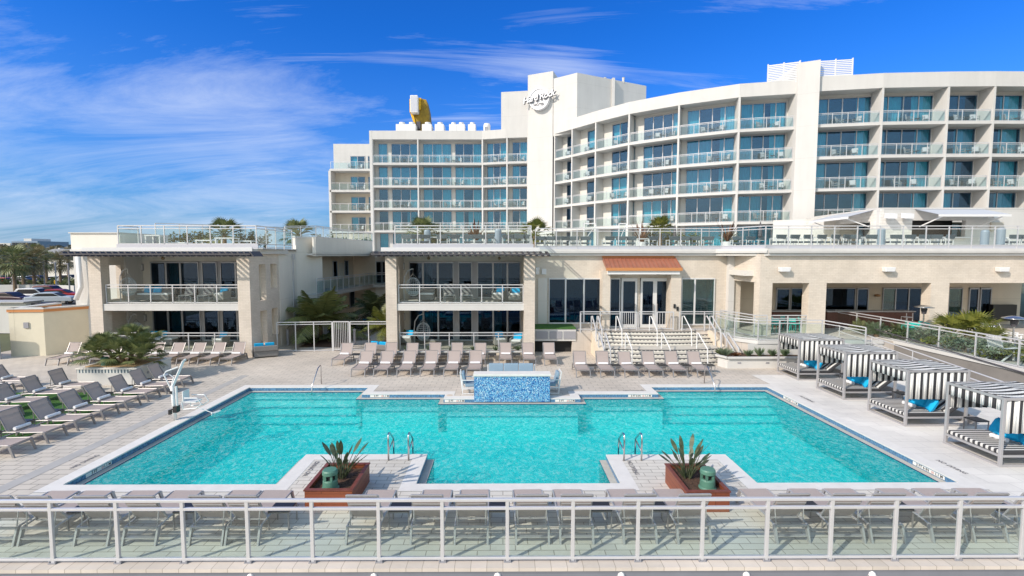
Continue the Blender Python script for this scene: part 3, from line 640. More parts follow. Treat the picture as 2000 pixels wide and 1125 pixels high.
# the set-back block at its left
yb = 73.2; XB = lambda px, y_: D(px, 331, y_)[0]; xl, xr = XB(643, yb), XB(729, yb)
for k, z in enumerate([9.3, 12.35, 15.4, 18.5]):
    MB().box(xl, xr, yb-.0, yb+2.0, z-.25, z).build('floor_slab', WHITE, hotel)
    hole = [((XB(685, yb+2)-xl), (XB(713, yb+2)-xl), z-.01, z+2.3), ((XB(719, yb+2)-xl), (XB(726, yb+2)-xl), z-.01, z+2.3)]
    MB().wall((xl, yb+2), (xr, yb+2), z, z+(2.93 if k < 3 else 4.1), .15, hole).build('recess_wall', CREAM if k < 3 else WHITE, hotel)
    glazing(hotel, (xl, yb+2), (xr, yb+2), z+.01, z+2.29, [(hole[0][0]/(xr-xl), (hole[0][0]+hole[0][1])/2/(xr-xl)), ((hole[0][0]+hole[0][1])/2/(xr-xl), hole[0][1]/(xr-xl))], (0, -1), curtains=[(hole[0][0]/(xr-xl), (hole[0][0]+hole[0][1])/2/(xr-xl))])
    glazing(hotel, (xl, yb+2), (xr, yb+2), z+.01, z+2.29, [(hole[1][0]/(xr-xl), hole[1][1]/(xr-xl))], (0, -1))
    fb = MB().bar((xl+.2, yb+.1, z+1.07), (xr, yb+.1, z+1.07), .06, .05).bar((xl+.2, yb+.1, z+.06), (xr, yb+.1, z+.06), .04, .04)
    for i in range(6): x_ = xl+.2+(xr-xl-.3)*i/5; fb.bar((x_, yb+.1, z), (x_, yb+.1, z+1.07), .055)
    rl = fb.build('balcony_railing', RAILM, hotel); MB().box(xl+.2, xr, yb+.1, yb+.11, z+.08, z+.95).build('glass_panel', GLASSH, rl)
    chair_spots.append((Vector((xl, yb, 0)), Vector((xr, yb, 0)), Vector((1, 0, 0)), Vector((0, -1, 0)), xr-xl, z, 2.0, f'{FLN[k]} balcony', 'set-back block', 0))
MB().box(xl-.15, xl+.2, yb, yb+2.2, 4, 18.25).build('side_wall', WHITE, hotel)
MB().box(xl+.1, xr, yb+2.2, yb+10, ROOFZ-.5, ROOFZ-.02).build('roof', WHITE, hotel)
MB().box(xl-.1, xr, yb+.1, yb+8, 0, 9.0).build('base_wall', CREAM, hotel); MB().prism([(WM[0][0], 67.45), (WM[3][0], 67.3), (WM[4][0], 66.6), (WM[4][0], 80), (WM[0][0], 80)], 0, DECKZ-.02).build('base_wall', WHITE, hotel)
# tower with the sign, and the stair block behind it
ta = (X(1030, 65.9), 65.9); tb = (X(1078, 64.4), 64.4)
TZ = CAM_H+ (498-149)*64.4/FPX
MB().prism([ta, tb, (tb[0]+2.2, tb[1]+6), (ta[0]+1, ta[1]+8)], 4, TZ).build('tower', WHITE, hotel)
MB().prism([(X(979, 66.6), 66.6), (ta[0], 66.0), (ta[0], 74), (X(979, 66.6), 74)], TOPZ+.06, Z(180, 66.6)).build('upper_wall', WHITE, hotel)
ca = (X(1079, 64.38), 64.38); cb_ = (X(1124, 62.3), 62.3); cc_ = (X(1256, 67.0), 67.0)
MB().prism([ca, cb_, cc_, (cc_[0]-2, 74), (ca[0], 74)], 18.3+2.9, CAM_H+(498-152)*62.3/FPX).build('stair_block', WHITE, hotel)
MB().box(X(1190, 64.6), X(1190, 64.6)+.35, 64.3, 64.7, 22, CAM_H+(498-152)*62.3/FPX+.1).build('downpipe', WHITE, hotel)
for px in (1177, 1212): MB().lathe([(.16, 0), (.16, .7), (.2, .75), (.0, .8)], 8, (X(px, 65.5), 65.5, CAM_H+(498-155)*62.3/FPX)).build('roof_vent', WHITE, hotel)
# right curved wing
WR = [G(px, py, 18.3)[:2] for px, py in ((1083, 310), (1117, 302.5), (1163, 292), (1228, 279), (1325, 265.5), (1443, 253), (1553, 247.5))]
sr = [[(.30, .66), (.66, .98)], [(.34, .66), (.66, .98)], [(.30, .54), (.54, .77), (.77, .985)], [(.22, .42), (.42, .62), (.62, .81), (.81, .985)],
      [(.12, .33), (.33, .55), (.55, .76), (.76, .965)], [(.09, .31), (.31, .52), (.52, .73), (.73, .92)]]
for i in range(6): bay(WR[i], WR[i+1], sr[i], 1.45, True, False, 'curved wing', i)
parapet(WR, TOPZ, ROOFZ+.15)
wc0 = (WR[6][0], WR[6][1]); WC = [G(px, py, 18.3)[:2] for px, py in ((1593, 244), (1722, 238.5), (1850, 236.5), (1940, 236), (2032, 236.5), (2125, 238))]
MB().prism([(wc0[0]-.1, wc0[1]-.35), (WC[0][0]-.05, WC[0][1]-.45), (WC[0][0]+.2, 54), (wc0[0]+.4, 54)], 4, Z(115, 47.2)).build('lift_tower', WHITE, hotel)
sr2 = [[(.08, .29), (.29, .51), (.51, .75), (.75, .955)], [(.07, .25), (.25, .49), (.49, .73), (.73, .95)], [(.10, .52), (.52, .93)], [(.10, .52), (.52, .93)], [(.10, .52), (.52, .93)]]
for i in range(5): bay(WC[i], WC[i+1], sr2[i], 1.5, i > 0, i == 4, 'right wing', i)
parapet(WC, TOPZ, ROOFZ+.2)
def louvre(p, q, z0, z1, nm='louvre_screen'):
    mb = MB(); p = Vector((*p, 0)); q = Vector((*q, 0)); k = int((z1-z0)/.16)
    for i in range(k): z = z0+i*(z1-z0)/k; mb.bar(p+Vector((0, 0, z)), q+Vector((0, 0, z)), .05, .11)
    for f in (0, .5, 1): c_ = p+(q-p)*f; mb.bar(c_+Vector((0, 0, z0)), c_+Vector((0, 0, z1)), .1)
    mb.build(nm, WHITEM, hotel)
louvre((D(1500, 140, 49.2)[0], 49.2), (D(1562, 140, 48.2)[0], 48.2), 22.6, Z(123, 49)); louvre((D(1599, 135, 47.8)[0], 47.8), (D(1665, 130, 47.3)[0], 47.3), 22.6, Z(114, 47.6))
# hotel body behind the recesses (keeps the sky out)
MB().prism([(WM[0][0]+.1, 71), (WM[4][0]+1, 70.6), (ca[0]+.5, 68), (WR[1][0]+1.6, WR[1][1]+2.4), (WR[2][0]+1.5, WR[2][1]+3), (WR[3][0]+.6, WR[3][1]+4), (WR[4][0]+.6, WR[4][1]+4), (WR[5][0], WR[5][1]+4), (WC[0][0], 51), (WC[1][0], 50), (WC[5][0], 50), (WC[5][0], 84), (WM[0][0]+.1, 84)], 4, 22.0).build('core', WHITE, hotel)

# wall sign on the tower
sg = thing('hotel_sign', 'white round HARD ROCK HOTEL sign with raised letters on the tower wall', 'sign')
uu = (Vector((*tb, 0))-Vector((*ta, 0))).normalized(); nn = Vector((uu.y, -uu.x, 0)); sc_ = Vector(D(1055, 195, 65.05))+nn*.35
SIGNW = mat('sign_white', (.82, .82, .84), .4)
def disc(mb, r, d0, d1, k=40):
    pts = [sc_+uu*r*math.cos(2*math.pi*i/k)+Vector((0, 0, r*math.sin(2*math.pi*i/k)))+nn*d0 for i in range(k)]; mb.extr(pts, (0, 0, 0), nn*(d1-d0))
mb = MB(); disc(mb, 1.38, -.4, .05); mb.build('disc', SIGNW, sg)
mb = MB(); k = 40
for i in range(k):
    t0, t1 = 2*math.pi*i/k, 2*math.pi*(i+1)/k
    f_ = lambda t_, r, d_: sc_+uu*r*math.cos(t_)+Vector((0, 0, r*math.sin(t_)))+nn*d_
    mb.q(f_(t0, 1.38, .16), f_(t1, 1.38, .16), f_(t1, 1.26, .16), f_(t0, 1.26, .16)); mb.q(f_(t0, 1.26, .0), f_(t0, 1.26, .16), f_(t1, 1.26, .16), f_(t1, 1.26, .0)); mb.q(f_(t1, 1.38, .0), f_(t1, 1.38, .16), f_(t0, 1.38, .16), f_(t0, 1.38, .0))
mb.build('ring', SIGNW, sg)
DKL = mat('sign_shadow_and_small_letters', (.16, .16, .17), .5)
rr_ = (uu+Vector((0, 0, .13))).normalized(); upv = (Vector((0, 0, 1))-uu*.13).normalized()
text_mb('Hard Rock', 1.08, DKL, 'lettering_shadow', sg, sc_+Vector((0, 0, .11))+uu*.07, rr_, upv, .2, bold=.05, depth=.02, shear=.25, spacing=.92)  # dark letter copy set right and low paints the letters' shadow
text_mb('Hard Rock', 1.08, SIGNW, 'lettering', sg, sc_+Vector((0, 0, .16)), rr_, upv, .30, bold=.012, depth=.06, shear=.25, spacing=.92)
text_mb('HOTEL', .46, DKL, 'small_lettering', sg, sc_-Vector((0, 0, .72)), uu, (0, 0, 1), .07, bold=.01, depth=.04, spacing=1.1)

# roof plant
yr = 71
def ac(name, label, px0, px1, py0, fan=1, slots=False, y=yr):
    x0, x1 = D(px0, 250, y)[0], D(px1, 250, y)[0]; z1 = Z(py0, y); o = thing(name, label, 'roof unit', ((x0+x1)/2, y+1, ROOFZ-.35), group='white units on the hotel roof'); w_ = (x1-x0)/2; hh = z1-ROOFZ+.35
    MB().box(-w_, w_, -1, 1, 0, hh*.85).build('housing', WHITEM, o, bevel=.05)
    for i in range(fan):
        cx_ = (i-(fan-1)/2)*w_*2/fan; MB().lathe([(w_/fan*.75, 0), (w_/fan*.6, hh*.08), (w_/fan*.6, hh*.17), (0, hh*.17)], 16, (cx_, 0, hh*.85)).build('fan_cowl', WHITEM, o)
    if slots: 
        g_ = MB()
        for i in range(8): g_.box(-w_*.7, w_*.7, -1.02, -1.0, hh*(.1+i*.05), hh*(.12+i*.05))
        g_.build('grille', GREYM, o)
ac('roof_unit', 'wide white air handling unit with grille left of the yellow sign structure', 773, 812, 237, 2, True)
for i, (a_, b__, lb) in enumerate(((824, 843, 'white roof unit just right of the yellow structure'), (849, 867, 'second white roof unit right of the yellow structure'), (877, 892, 'left half of the twin white roof units'), (892, 908, 'right half of the twin white roof units'), (914, 929, 'last white roof unit before the tall vent'))): ac('roof_unit', lb, a_, b__, 237)
o = thing('roof_vent', 'tall white round vent with dark louvres nearest the sign tower', 'vent', (D(951, 250, yr)[0], yr, ROOFZ-.35)); MB().lathe([(.5, 0), (.5, 2.0), (.42, 2.25), (0, 2.3)], 16).build('duct', WHITEM, o, smooth=False)
g_ = MB(); [g_.box(-.28, .12, -.52, -.44, .4+i*.2, .52+i*.2) for i in range(7)]; g_.build('louvre', GREYM, o)
for px, lb in ((1406, 'low round white vent on the curved roof, left one'), (1438, 'low round white vent on the curved roof, right one')):
    tag(MB().lathe([(.8, 0), (.8, .9), (.95, .95), (.95, 1.15), (0, 1.3)], 20, (D(px, 170, 56)[0], 56, 22.2)).build('roof_vent', mat('cream_vent', (.72, .66, .56), .6)), lb, 'vent', 'round vents on the curved roof')
YEL = mat('yellow_steel', (.72, .42, .01), .5, var=.2, vs=2); YELD = mat('weathered_yellow', (.30, .19, .015), .7, var=.4, vs=1.5)
gs = thing('rooftop_sign_structure', 'yellow curved steel sign seen edge-on with a white box on the hotel roof', 'roof sign', (D(815, 230, 73)[0], 73, 24.1))
s = 73/FPX; mb = MB()
prof = [(4, -22), (9, -22), (23, 0), (22, 14), (20, 16), (18, 38), (14, 56), (4, 58), (2, 40), (-8, 32), (-11, 26), (-8, 12), (0, 2)]
mb.extr([(p[0]*s+.3, -0.3, p[1]*s) for p in prof], (0, 0, 0), (0, 2.4, 0)); mb.build('curved_body', YELD, gs)
MB().extr([(p[0]*s*.8-.2, -0.45, p[1]*s) for p in [(0, 0), (2, 0), (-2, 20), (-6, 30), (-10, 32), (-12, 30), (-6, 16)]], (0, 0, 0), (0, .2, 0)).box(-1.0, -.75, -.6, 0, 31*s, 56*s).box(.35, .62, -.6, -.2, 37*s, 57*s).box(.05, .7, -.62, -.2, 54*s, 58*s).build('yellow_rib', YEL, gs)
MB().box(-.72, .35, -1.6, -.35, 28*s, 59*s).build('white_box', WHITEM, gs, bevel=.04)
MB().box(-.62, .25, -1.62, -1.6, 30*s, 57*s).build('panel', mat('pale_panel', (.55, .56, .62), .5), gs)
MB().box(.0, .55, -.7, .4, 0, 14*s).box(.1, .4, -.3, 0, -2, 0).box(-.3, .0, 1, 1.4, -2, 0.3).build('strut', CHAR, gs)
# ---------------------------------------------------------------- two-storey pavilions
F2 = 3.04; RB, RT = 5.86, 6.12
def pavilion(nm, label, xa, xb, Yf, pil_w, back, windows, side_l=True, side_r_holes=(), side_l_holes=(), y_end=31.0, lightside=True):
    o = thing('pavilion', label, 'building')
    d = .85
    for x0 in (xa, xb-pil_w): MB().box(x0, x0+pil_w, Yf, Yf+.62, -.02, RB).build('pillar', BRICKP, o)
    w = .3
    if side_l: MB().wall((xa+w, Yf+.62), (xa+w, y_end), -.02, RB, w, side_l_holes).build('side_wall', BRICKP, o)
    MB().wall((xb, Yf+.62), (xb, y_end), -.02, RB, w, side_r_holes).build('side_wall', BRICKP, o)
    x0, x1 = xa+w, xb-w
    MB().box(xa+pil_w, xb-pil_w, Yf+.05, Yf+.35, 2.66, F2).build('slab_edge', WHITE, o)
    MB().box(x0, x1, Yf+.35, y_end, 2.72, F2-.02).build('floor_slab', WGREY, o)
    MB().box(xa-.15, xb+.2, Yf-.05, y_end+1, RB, RT).build('roof_slab', WHITE, o)
    MB().box(xa-.2, xb+.25, Yf-.12, Yf-.05, RB+.14, RT+.1).build('fascia', WHITEM, o)
    MB().box(x0, x1, Yf+.62, y_end, -.02, .28).build('patio_floor', LEDGE, o)
    for z0, z1 in ((.3, 2.72), (F2, RB)):
        zt = z0+(2.35 if z0 > 1 else 2.25)
        lo, hi = windows[0][0][0], windows[-1][-1][1]
        MB().wall((x0, y_end), (x1, y_end), z0-.02, z1, .2, [(g[0][0]*(x1-x0), g[-1][1]*(x1-x0), z0-.1, zt) for g in windows]).build('rear_wall', PALE, o)
        for g in windows: glazing(o, (x0, y_end), (x1, y_end), z0, zt-.01, g, (0, -1), pane=PANED, fw=.09, curtains=[(g[1][0], g[1][0]+.07)] if len(g) > 2 else [])
        pm_ = mat('grey_pier', (.36, .36, .39), .5)
        for g0, g1 in zip(windows[:-1], windows[1:]):
            MB().box(x0+g0[-1][1]*(x1-x0), x0+g1[0][0]*(x1-x0), y_end-.04, y_end, z0, zt).build('pier', pm_, o)
    # sun louvres that stand out over the front
    lm = MB(); xx = xa-.45; i = 0
    while xx < xb+.65:
        lm.extr([(xx, 0, 6.0), (xx+.09, 0, 6.0), (xx+.29, 0, 5.72), (xx+.20, 0, 5.72)], (0, Yf-1.15, 0), (0, Yf-.1, 0)); xx += .335
    lm.build('louvre_slats', CHAR, o)
    lb = MB(); [lb.box(xa-.47, xb+.68, y_, y_+.07, 5.80, 5.88) for y_ in (Yf-1.2, Yf-.17)]; lb.build('louvre_beam', CHAR, o)
    return o
# right-hand pavilion
YP = 27.4
xa, xb = X(752, YP), X(1045, YP)
wr = [[(.115, .245), (.245, .375), (.375, .505)], [(.555, .665)], [(.715, .84), (.84, .955), (.955, .995)]]
def frac(pxs, x0, x1, y): return [[(round((X(a, y)-x0)/(x1-x0), 4), round((X(b__, y)-x0)/(x1-x0), 4)) for a, b__ in g] for g in pxs]
wr = frac([[(799, 826), (826, 855), (855, 886)], [(895, 922)], [(932, 963), (963, 991), (991, 1017)]], xa+.3, xb-.3, 31)
wr[-1][-1] = (wr[-1][-1][0], min(.99, wr[-1][-1][1]))
hl = [(.5, 1.6, 3.5, 5.2), (.5, 1.6, .9, 2.4)]
pr = pavilion('pavilion', 'two storey cream brick pavilion in the middle with glazed balconies and dark louvres', xa, xb, YP, .62, 31, wr, side_l_holes=hl)
xc, xd = X(170, YP), X(486, YP)
wl = frac([[(294, 324), (324, 352), (352, 388)], [(394, 424)], [(430, 460), (460, 478)]], xc+.3, xd-.3, 31)
wl[-1][-1] = (wl[-1][-1][0], min(.995, wl[-1][-1][1]))
hr = [(.45, 1.25, 3.1, 5.25), (1.85, 2.7, 3.75, 5.25), (.45, 1.25, .45, 2.5), (1.85, 2.7, .8, 2.5)]
hl2 = [(.35, 1.35, 3.2, 5.2), (1.9, 2.9, 3.2, 5.0)]
plf = pavilion('pavilion', 'two storey pink brick pavilion at the left with small square side openings', xc, xd, YP, .70, 31, wl, side_r_holes=[(a, b__, c_, d_) for a, b__, c_, d_ in hr], side_l_holes=hl2)
railing('balcony_railing', 'glass railing of the upper balcony on the middle pavilion', [(xa+.7, YP+.2, F2), (xb-.66, YP+.2, F2)], step=1.25, group='pavilion railings')
railing('balcony_railing', 'glass railing of the ground patio on the middle pavilion', [(xa+.72, YP+.25, .29), (xb-.66, YP+.25, .29)], step=1.5, group='pavilion railings')
railing('balcony_railing', 'glass railing of the upper balcony on the left pavilion', [(xc+.8, YP+.2, F2), (xd-.74, YP+.2, F2)], step=1.25, group='pavilion railings')
railing('balcony_railing', 'glass railing of the ground patio on the left pavilion', [(xc+.8, YP+.25, .29), (xd-.74, YP+.25, .29)], step=1.5, group='pavilion railings')
# low planters in front of both patios
def low_planter(x0, x1, lab, n):
    o = thing('patio_planter', lab, 'planter'); MB().box(x0, x1, YP-.75, YP-.6, 0, .42).box(x0, x0+.12, YP-.6, YP-.02, 0, .42).box(x1-.12, x1, YP-.6, YP-.02, 0, .42).build('wall', CREAM, o)
    MB().box(x0-.02, x1+.02, YP-.79, YP-.57, .42, .47).build('cap', WHITE, o); MB().box(x0+.12, x1-.12, YP-.6, YP-.02, .05, .38).build('soil', SOIL, o)
    v = MB()
    for i in range(6): v.box(x0+.6+i*(x1-x0-1.2)/5-.12, x0+.6+i*(x1-x0-1.2)/5+.12, YP-.762, YP-.75, .2, .27)
    v.build('light_slots', BLACK, o)
low_planter(xa+.62, xb-.62, 'low cream planter wall in front of the middle pavilion patio', 0); low_planter(xc+.7, xd-.7, 'low cream planter wall in front of the left pavilion patio', 1)

# roof terraces of the pavilions
tz = RT+.02
y0t = YP+.0
railing('terrace_railing', 'glass roof railing of the middle pavilion with silver base band', [(X(772, YP), YP, tz), (X(1037, YP), YP, tz), (X(1037, YP), YP+3.4, tz)], h=Z(441, YP)-tz, step=1.27, low=.28, group='roof terrace railings')
railing('terrace_railing', 'glass roof railing of the left pavilion at its front', [(X(233, YP), YP+1.5, tz), (X(233, YP), YP, tz), (X(502, YP), YP, tz), (X(502, YP), YP+4.6, tz)], h=Z(441, YP)-tz, step=1.27, low=.28, group='roof terrace railings')
railing('terrace_railing', 'rear glass screen behind the left pavilion roof terrace', [(X(306, YP+5), YP+5, tz), (X(520, YP+9), YP+9, tz), (X(590, YP+11), YP+11, tz)], h=1.75, step=1.4, low=.2, group='roof terrace railings')
BAND = mat('silver_band', (.55, .56, .62), .35, .3)
for x0, x1 in ((X(768, YP), X(1042, YP)), (X(231, YP), X(506, YP))):
    tag(MB().box(x0, x1, YP-.09, YP-.02, tz-.0, tz+.26).build('terrace_fascia', BAND), 'silver metal band at the roof edge of the '+('middle' if x0 > -10 else 'left')+' pavilion', 'roof band')
# stucco block behind / right of the left pavilion, roof parapet
lb = thing('stucco_wing', 'cream stucco wing joined to the right side of the left pavilion', 'building')
MB().wall((xd+.02, 31.0), (X(576, 33.6), 33.8), -.02, 6.05, .3).build('wall', PALE, lb); 
xq = X(617, 35)
MB().wall((X(576, 33.6), 33.8), (xq, 36.2), -.02, Z(462, 35), .3).build('wall', PALE, lb)
MB().prism([(xd+.02-.2, 28), (xd+.5, 28), (X(576, 33.6)+.12, 33.8), (X(576, 33.6)-.6, 33.8), (xd-.5, 31)], 6.13, 6.19).build('cornice', WHITE, lb)
dp = thing('downpipe', 'pale metal downpipe on the stucco wing beside the courtyard palm', 'downpipe', (X(573, 33.3), 33.1, 0)); MB().box(-.07, .07, -.07, .07, 0, 5.8).build('pipe', RAILM, dp); MB().box(-.15, .15, -.12, .1, 5.5, 5.85).build('hopper', RAILM, dp)
# left return of the left pavilion: big white stucco mass + downpipe
lm_ = thing('stucco_block', 'white stucco block with flat parapet at the far left of the left pavilion', 'building')
MB().box(X(140, 29.5), xc+.4, 29.6, 34, -.02, Z(481, 29.5)).build('wall', WHITE, lm_); MB().box(X(137, 29.4), X(240, 29.5), 29.4, 34, Z(492, 29.5), Z(487, 29.5)).build('cornice', WHITE, lm_)
MB().box(X(140, 29.5), X(236, 29.5), 29.5, 34, Z(487, 29.5), Z(455, 29.5)).build('parapet', PALE, lm_); MB().box(X(138, 29.5), X(236, 29.5)+.02, 29.42, 34.1, Z(456, 29.5), Z(454, 29.5)).build('cap', ORANGE if False else WHITE, lm_)
dp = thing('downpipe', 'wide white downpipe with a kink at the left end of the left pavilion', 'downpipe')
MB().tube([(X(149, 29.2), 29.3, Z(494, 29.3)), (X(152, 29.2), 29.3, Z(560, 29.3)), (X(143, 29.2), 29.2, Z(585, 29.3))], .13, 10).build('pipe', WHITEM, dp, smooth=True)
MB().box(X(145, 29.3), X(156, 29.3), 29.15, 29.4, Z(499, 29.3), Z(492, 29.3)).build('hopper', WHITEM, dp)

# ---------------------------------------------------------------- courtyard gallery building
g1 = (X(617, 34.6), 34.6); g2 = (X(728, 46.0), 46.0)
gb = thing('gallery_building', 'cream wing with a long glass railed walkway along the courtyard', 'building')
ud = (V2(g2)-V2(g1)).normalized(); off = Vector((-ud.y, ud.x, 0))
b1, b2 = V2(g1)+off*1.9, V2(g2)+off*1.9
dl = (V2(g2)-V2(g1)).length
MB().wall(g1, g2, Z(500, 35), 7.1, .25).build('parapet', PALE, gb)
MB().prism([g1, g2, tuple(b2[:2]), tuple(b1[:2])], 5.78, 5.9).build('soffit', WGREY, gb)
MB().prism([g1, g2, tuple(b2[:2]), tuple(b1[:2])], 2.72, 3.0).build('walkway_slab', WHITE, gb)
hs_ = []
for a_ in (.9, 3.3, 6.9, 9.3): hs_ += [(a_, a_+.8, 3.9, 5.3)]
MB().wall(b1, b2, 0, 5.8, .25, hs_+[(6.5, 7.3, .9, 2.4), (10.3, 11.4, .9, 2.4)]).build('rear_wall', CREAM, gb)
for a_, b__, z0, z1 in hs_+[(6.5, 7.3, .9, 2.4), (10.3, 11.4, .9, 2.4)]:
    glazing(gb, b1, b2, z0, z1, [(a_/dl, b__/dl)], (ud.y, -ud.x), pane=PANED, fw=.06)
dm = mat('door_paint', (.58, .56, .5), .5)
for a_ in (2.1, 8.2):
    p_ = b1+ud*a_; q_ = b1+ud*(a_+.9); MB().prism([tuple((p_-off*.03)[:2]), tuple((q_-off*.03)[:2]), tuple(q_[:2]), tuple(p_[:2])], 3.0, 5.1).build('door', dm, gb)
n_ = Vector((ud.y, -ud.x, 0))
railing('walkway_railing', 'long glass railing of the courtyard walkway', [(*g1, 3.0), (*g2, 3.0), (X(760, 47), 46.5, 3.0)], step=1.1, h=1.1, gm=GLASSH)
MB().box(g2[0]-5, g2[0], 46.8, 47, 0, 6.1).build('end_wall', CREAM, gb); MB().wall((g2[0], 46.8), (X(775, 47), 46.8), 0, 6.1, .2, [(.15, 1.35, 3.1, 5.2), (1.5, 3.2, 3.1, 5.2)]).build('end_wall', PALE, gb); glazing(gb, (g2[0], 46.8), (X(775, 47), 46.8), 3.1, 5.2, [(.05, .3), (.34, .55), (.55, .8)], (0, -1), pane=PANED)
MB().box(g2[0], X(775, 47), 45.9, 46.8, 2.75, 3.0).build('end_slab', WHITE, gb)
MB().prism([(g2[0]-.2, 45.9), (X(760, 38), 38), (X(770, 34), 34), (X(775, 47), 47)], 5.9, 6.1).build('canopy', WHITE, gb)
gp = [(X(617, 34.6)-.2, 34.2, 7.0), (*g2, 7.1-.05)]
railing('terrace_railing', 'slanting glass railing on top of the courtyard parapet wall', [(g1[0]-1.6, 33.4, 6.95), (g1[0], 34.7, 7.05), (g2[0], 46.0, 7.05)], h=.8, step=1.1, low=.03, mid=.1, gm=GLASSH, group='roof terrace railings')

# ---------------------------------------------------------------- centre building and brick arcade
T0 = 1.28; YC = 30.2; YA = 27.2
cbld = thing('centre_building', 'cream brick centre building with tall windows and copper awning over the doors', 'building')
cxa, cxb = xb, X(1432, YC); zt = Z(543, YC)
def hx(a_, b__, z0, z1): return (X(a_, YC)-cxa, X(b__, YC)-cxa, z0, z1)
zw0 = Z(632, YC)
MB().wall((cxa, YC), (cxb, YC), -.02, 5.9, .3, [hx(1072, 1175, zw0, zt), hx(1192, 1246, T0-.1, zt), hx(1251, 1310, T0-.1, zt), hx(1332, 1397, zw0-.1, zt)]).build('wall', BRICK, cbld)
def gz(pxs, z0, z1, pane=PANED, cur=(), fm=FRAMEW, fw=.08, nm='window'):
    x0, x1 = X(pxs[0][0], YC), X(pxs[-1][1], YC); return glazing(cbld, (x0, YC), (x1, YC), z0, z1, [((X(a_, YC)-x0)/(x1-x0), (X(b__, YC)-x0)/(x1-x0)) for a_, b__ in pxs], (0, -1), pane=pane, frame=fm, curtains=cur, fw=fw, name=nm)
gz([(1072, 1105), (1105, 1141), (1141, 1175)], zw0, zt); gz([(1192, 1212)], T0, zt); gz([(1332, 1358), (1358, 1397)], zw0-.1, zt, pane=PANET)
for a_, b__ in ((1214, 1245), (1252, 1280), (1280, 1309)):
    w_ = gz([(a_, b__)], T0, zt, fw=.2, nm='glass_door'); xh = X((b__-4) if a_ != 1280 else (a_+4), YC); MB().box(xh-.02, xh+.02, YC-.2, YC-.16, T0+.9, T0+1.5).build('handle', CHROME, w_)
MB().box(X(1314, YC), X(1322, YC), YC-.35, YC-.3, T0+.9, T0+1.3) 
# porch piers + awning
for a_, b__ in ((1177, 1192), (1311, 1331)):
    MB().box(X(a_, YC-.8), X(b__, YC-.8), YC-.9, YC, T0-.02, Z(528, YC-.8)).build('porch_pier', BRICK, cbld)
x0, x1 = X(1184, 29.2), X(1331, 29.2); ya = YC-1.15
aw = thing('copper_awning', 'sloping copper coloured metal awning over the centre doors', 'awning')
MB().extr([(0, YC, Z(503, YC)), (0, ya, Z(524, ya)), (0, ya, Z(528, ya)), (0, YC, Z(510, YC))], (x0, 0, 0), (x1, 0, 0)).build('roof_sheet', COPPER, aw)
rb = MB(); k = 17
for i in range(k+1): x_ = x0+(x1-x0-.05)*i/k; rb.extr([(0, YC, Z(503, YC)), (0, ya, Z(524, ya)), (0, ya, Z(524, ya)+.05), (0, YC, Z(503, YC)+.05)], (x_, 0, 0), (x_+.03, 0, 0))
rb.build('seam_ribs', COPPER, aw); MB().box(x0-.02, x1+.02, ya-.04, ya, Z(529, ya), Z(523, ya)).build('fascia', ORANGE, aw); MB().box(x0+.1, x1-.1, ya+.06, YC, Z(536, ya), Z(529, ya)).build('underside', WHITEM, aw)
MB().box(x0-.05, x1-.1, YC-.1, YC-.02, Z(503.5, YC), Z(500, YC)).build('flashing', ORANGE, aw)
for px, lab in ((1320, 'small black card reader box on the right porch pier'), (1326, 'small dark intercom on the right porch pier')):
    tag(MB().box(X(px, 29.25)-.06, X(px, 29.25)+.06, YC-.96, YC-.9, Z(602 if px == 1320 else 607, 29.3), Z(594 if px == 1320 else 599, 29.3)).build('entry_panel', BLACK, bevel=.01), lab, 'control box')
for px, lab in ((1218, 'black downlight under the awning, left one'), (1286, 'black downlight under the awning, right one')):
    tag(MB().lathe([(.1, 0), (.1, .12), (0, .12)], 10, (X(px, 29.4), 29.4, Z(536.5, 29.4))).build('downlight', BLACK), lab, 'lamp')
# white column and slanting wall into the arcade
MB().box(X(1420, YC), X(1431, YC), YC-.35, YC+.1, T0-.02, 5.9).build('white_column', WHITE, cbld)
arc = thing('arcade_building', 'long cream brick arcade with square openings at the right', 'building')
pA = (X(1431, YC-.1), YC-.1); pB = (X(1486, YA), YA); la = (V2(pB)-V2(pA)).length
MB().wall(pA, pB, -.02, 5.85, .5, [(la*.05, la*.86, T0-.1, Z(549, 29))]).build('slanting_wall', BRICK, arc)
bx = lambda px: X(px, YA)
AE = 34.0; ztb = Z(553, YA)
holes = [(bx(1511)-pB[0], bx(1583)-pB[0], T0-.1, ztb), (bx(1617)-pB[0], bx(1822)-pB[0], T0-.1, ztb), (bx(1858)-pB[0], bx(2065)-pB[0], T0-.1, ztb), (bx(2100)-pB[0], bx(2200)-pB[0], T0-.1, ztb)]
MB().wall(pB, (AE, YA), -.02, 5.85, .62, holes).build('arcade_wall', BRICK, arc)
MB().box(pB[0]-.5, AE, YA+.62, 33, 4.6, 4.9).build('soffit', WGREY, arc)
YR = 31.6; xr0 = bx(1486)-.6
rw = lambda px: X(px, YR)
segs = [(1518, 1545, 'd'), (1547, 1582, 'w'), (1612, 1673, 'w'), (1676, 1699, 'd'), (1727, 1752, 't'), (1752, 1778, 'w'), (1778, 1806, 'w'), (1806, 1824, 'w'), (1856, 1883, 't'), (1896, 1915, 'd'), (1918, 1940, 'd')]
MB().wall((xr0, YR), (AE, YR), 0, 4.7, .2, [(rw(a_)-xr0, rw(b__)-xr0, T0+(0.0 if k != 'w' or a_ > 1700 else .9), Z(562, YR)) for a_, b__, k in segs]).build('rear_wall', CREAM, arc)
for a_, b__, k in segs:
    glazing(arc, (rw(a_), YR), (rw(b__), YR), T0+(0.0 if k != 'w' or a_ > 1700 else .9), Z(562, YR)-.01, [(0, 1)], (0, -1), pane=PANET if k == 't' else PANED, frame=FRAME, fw=.1 if k == 'd' else .06)
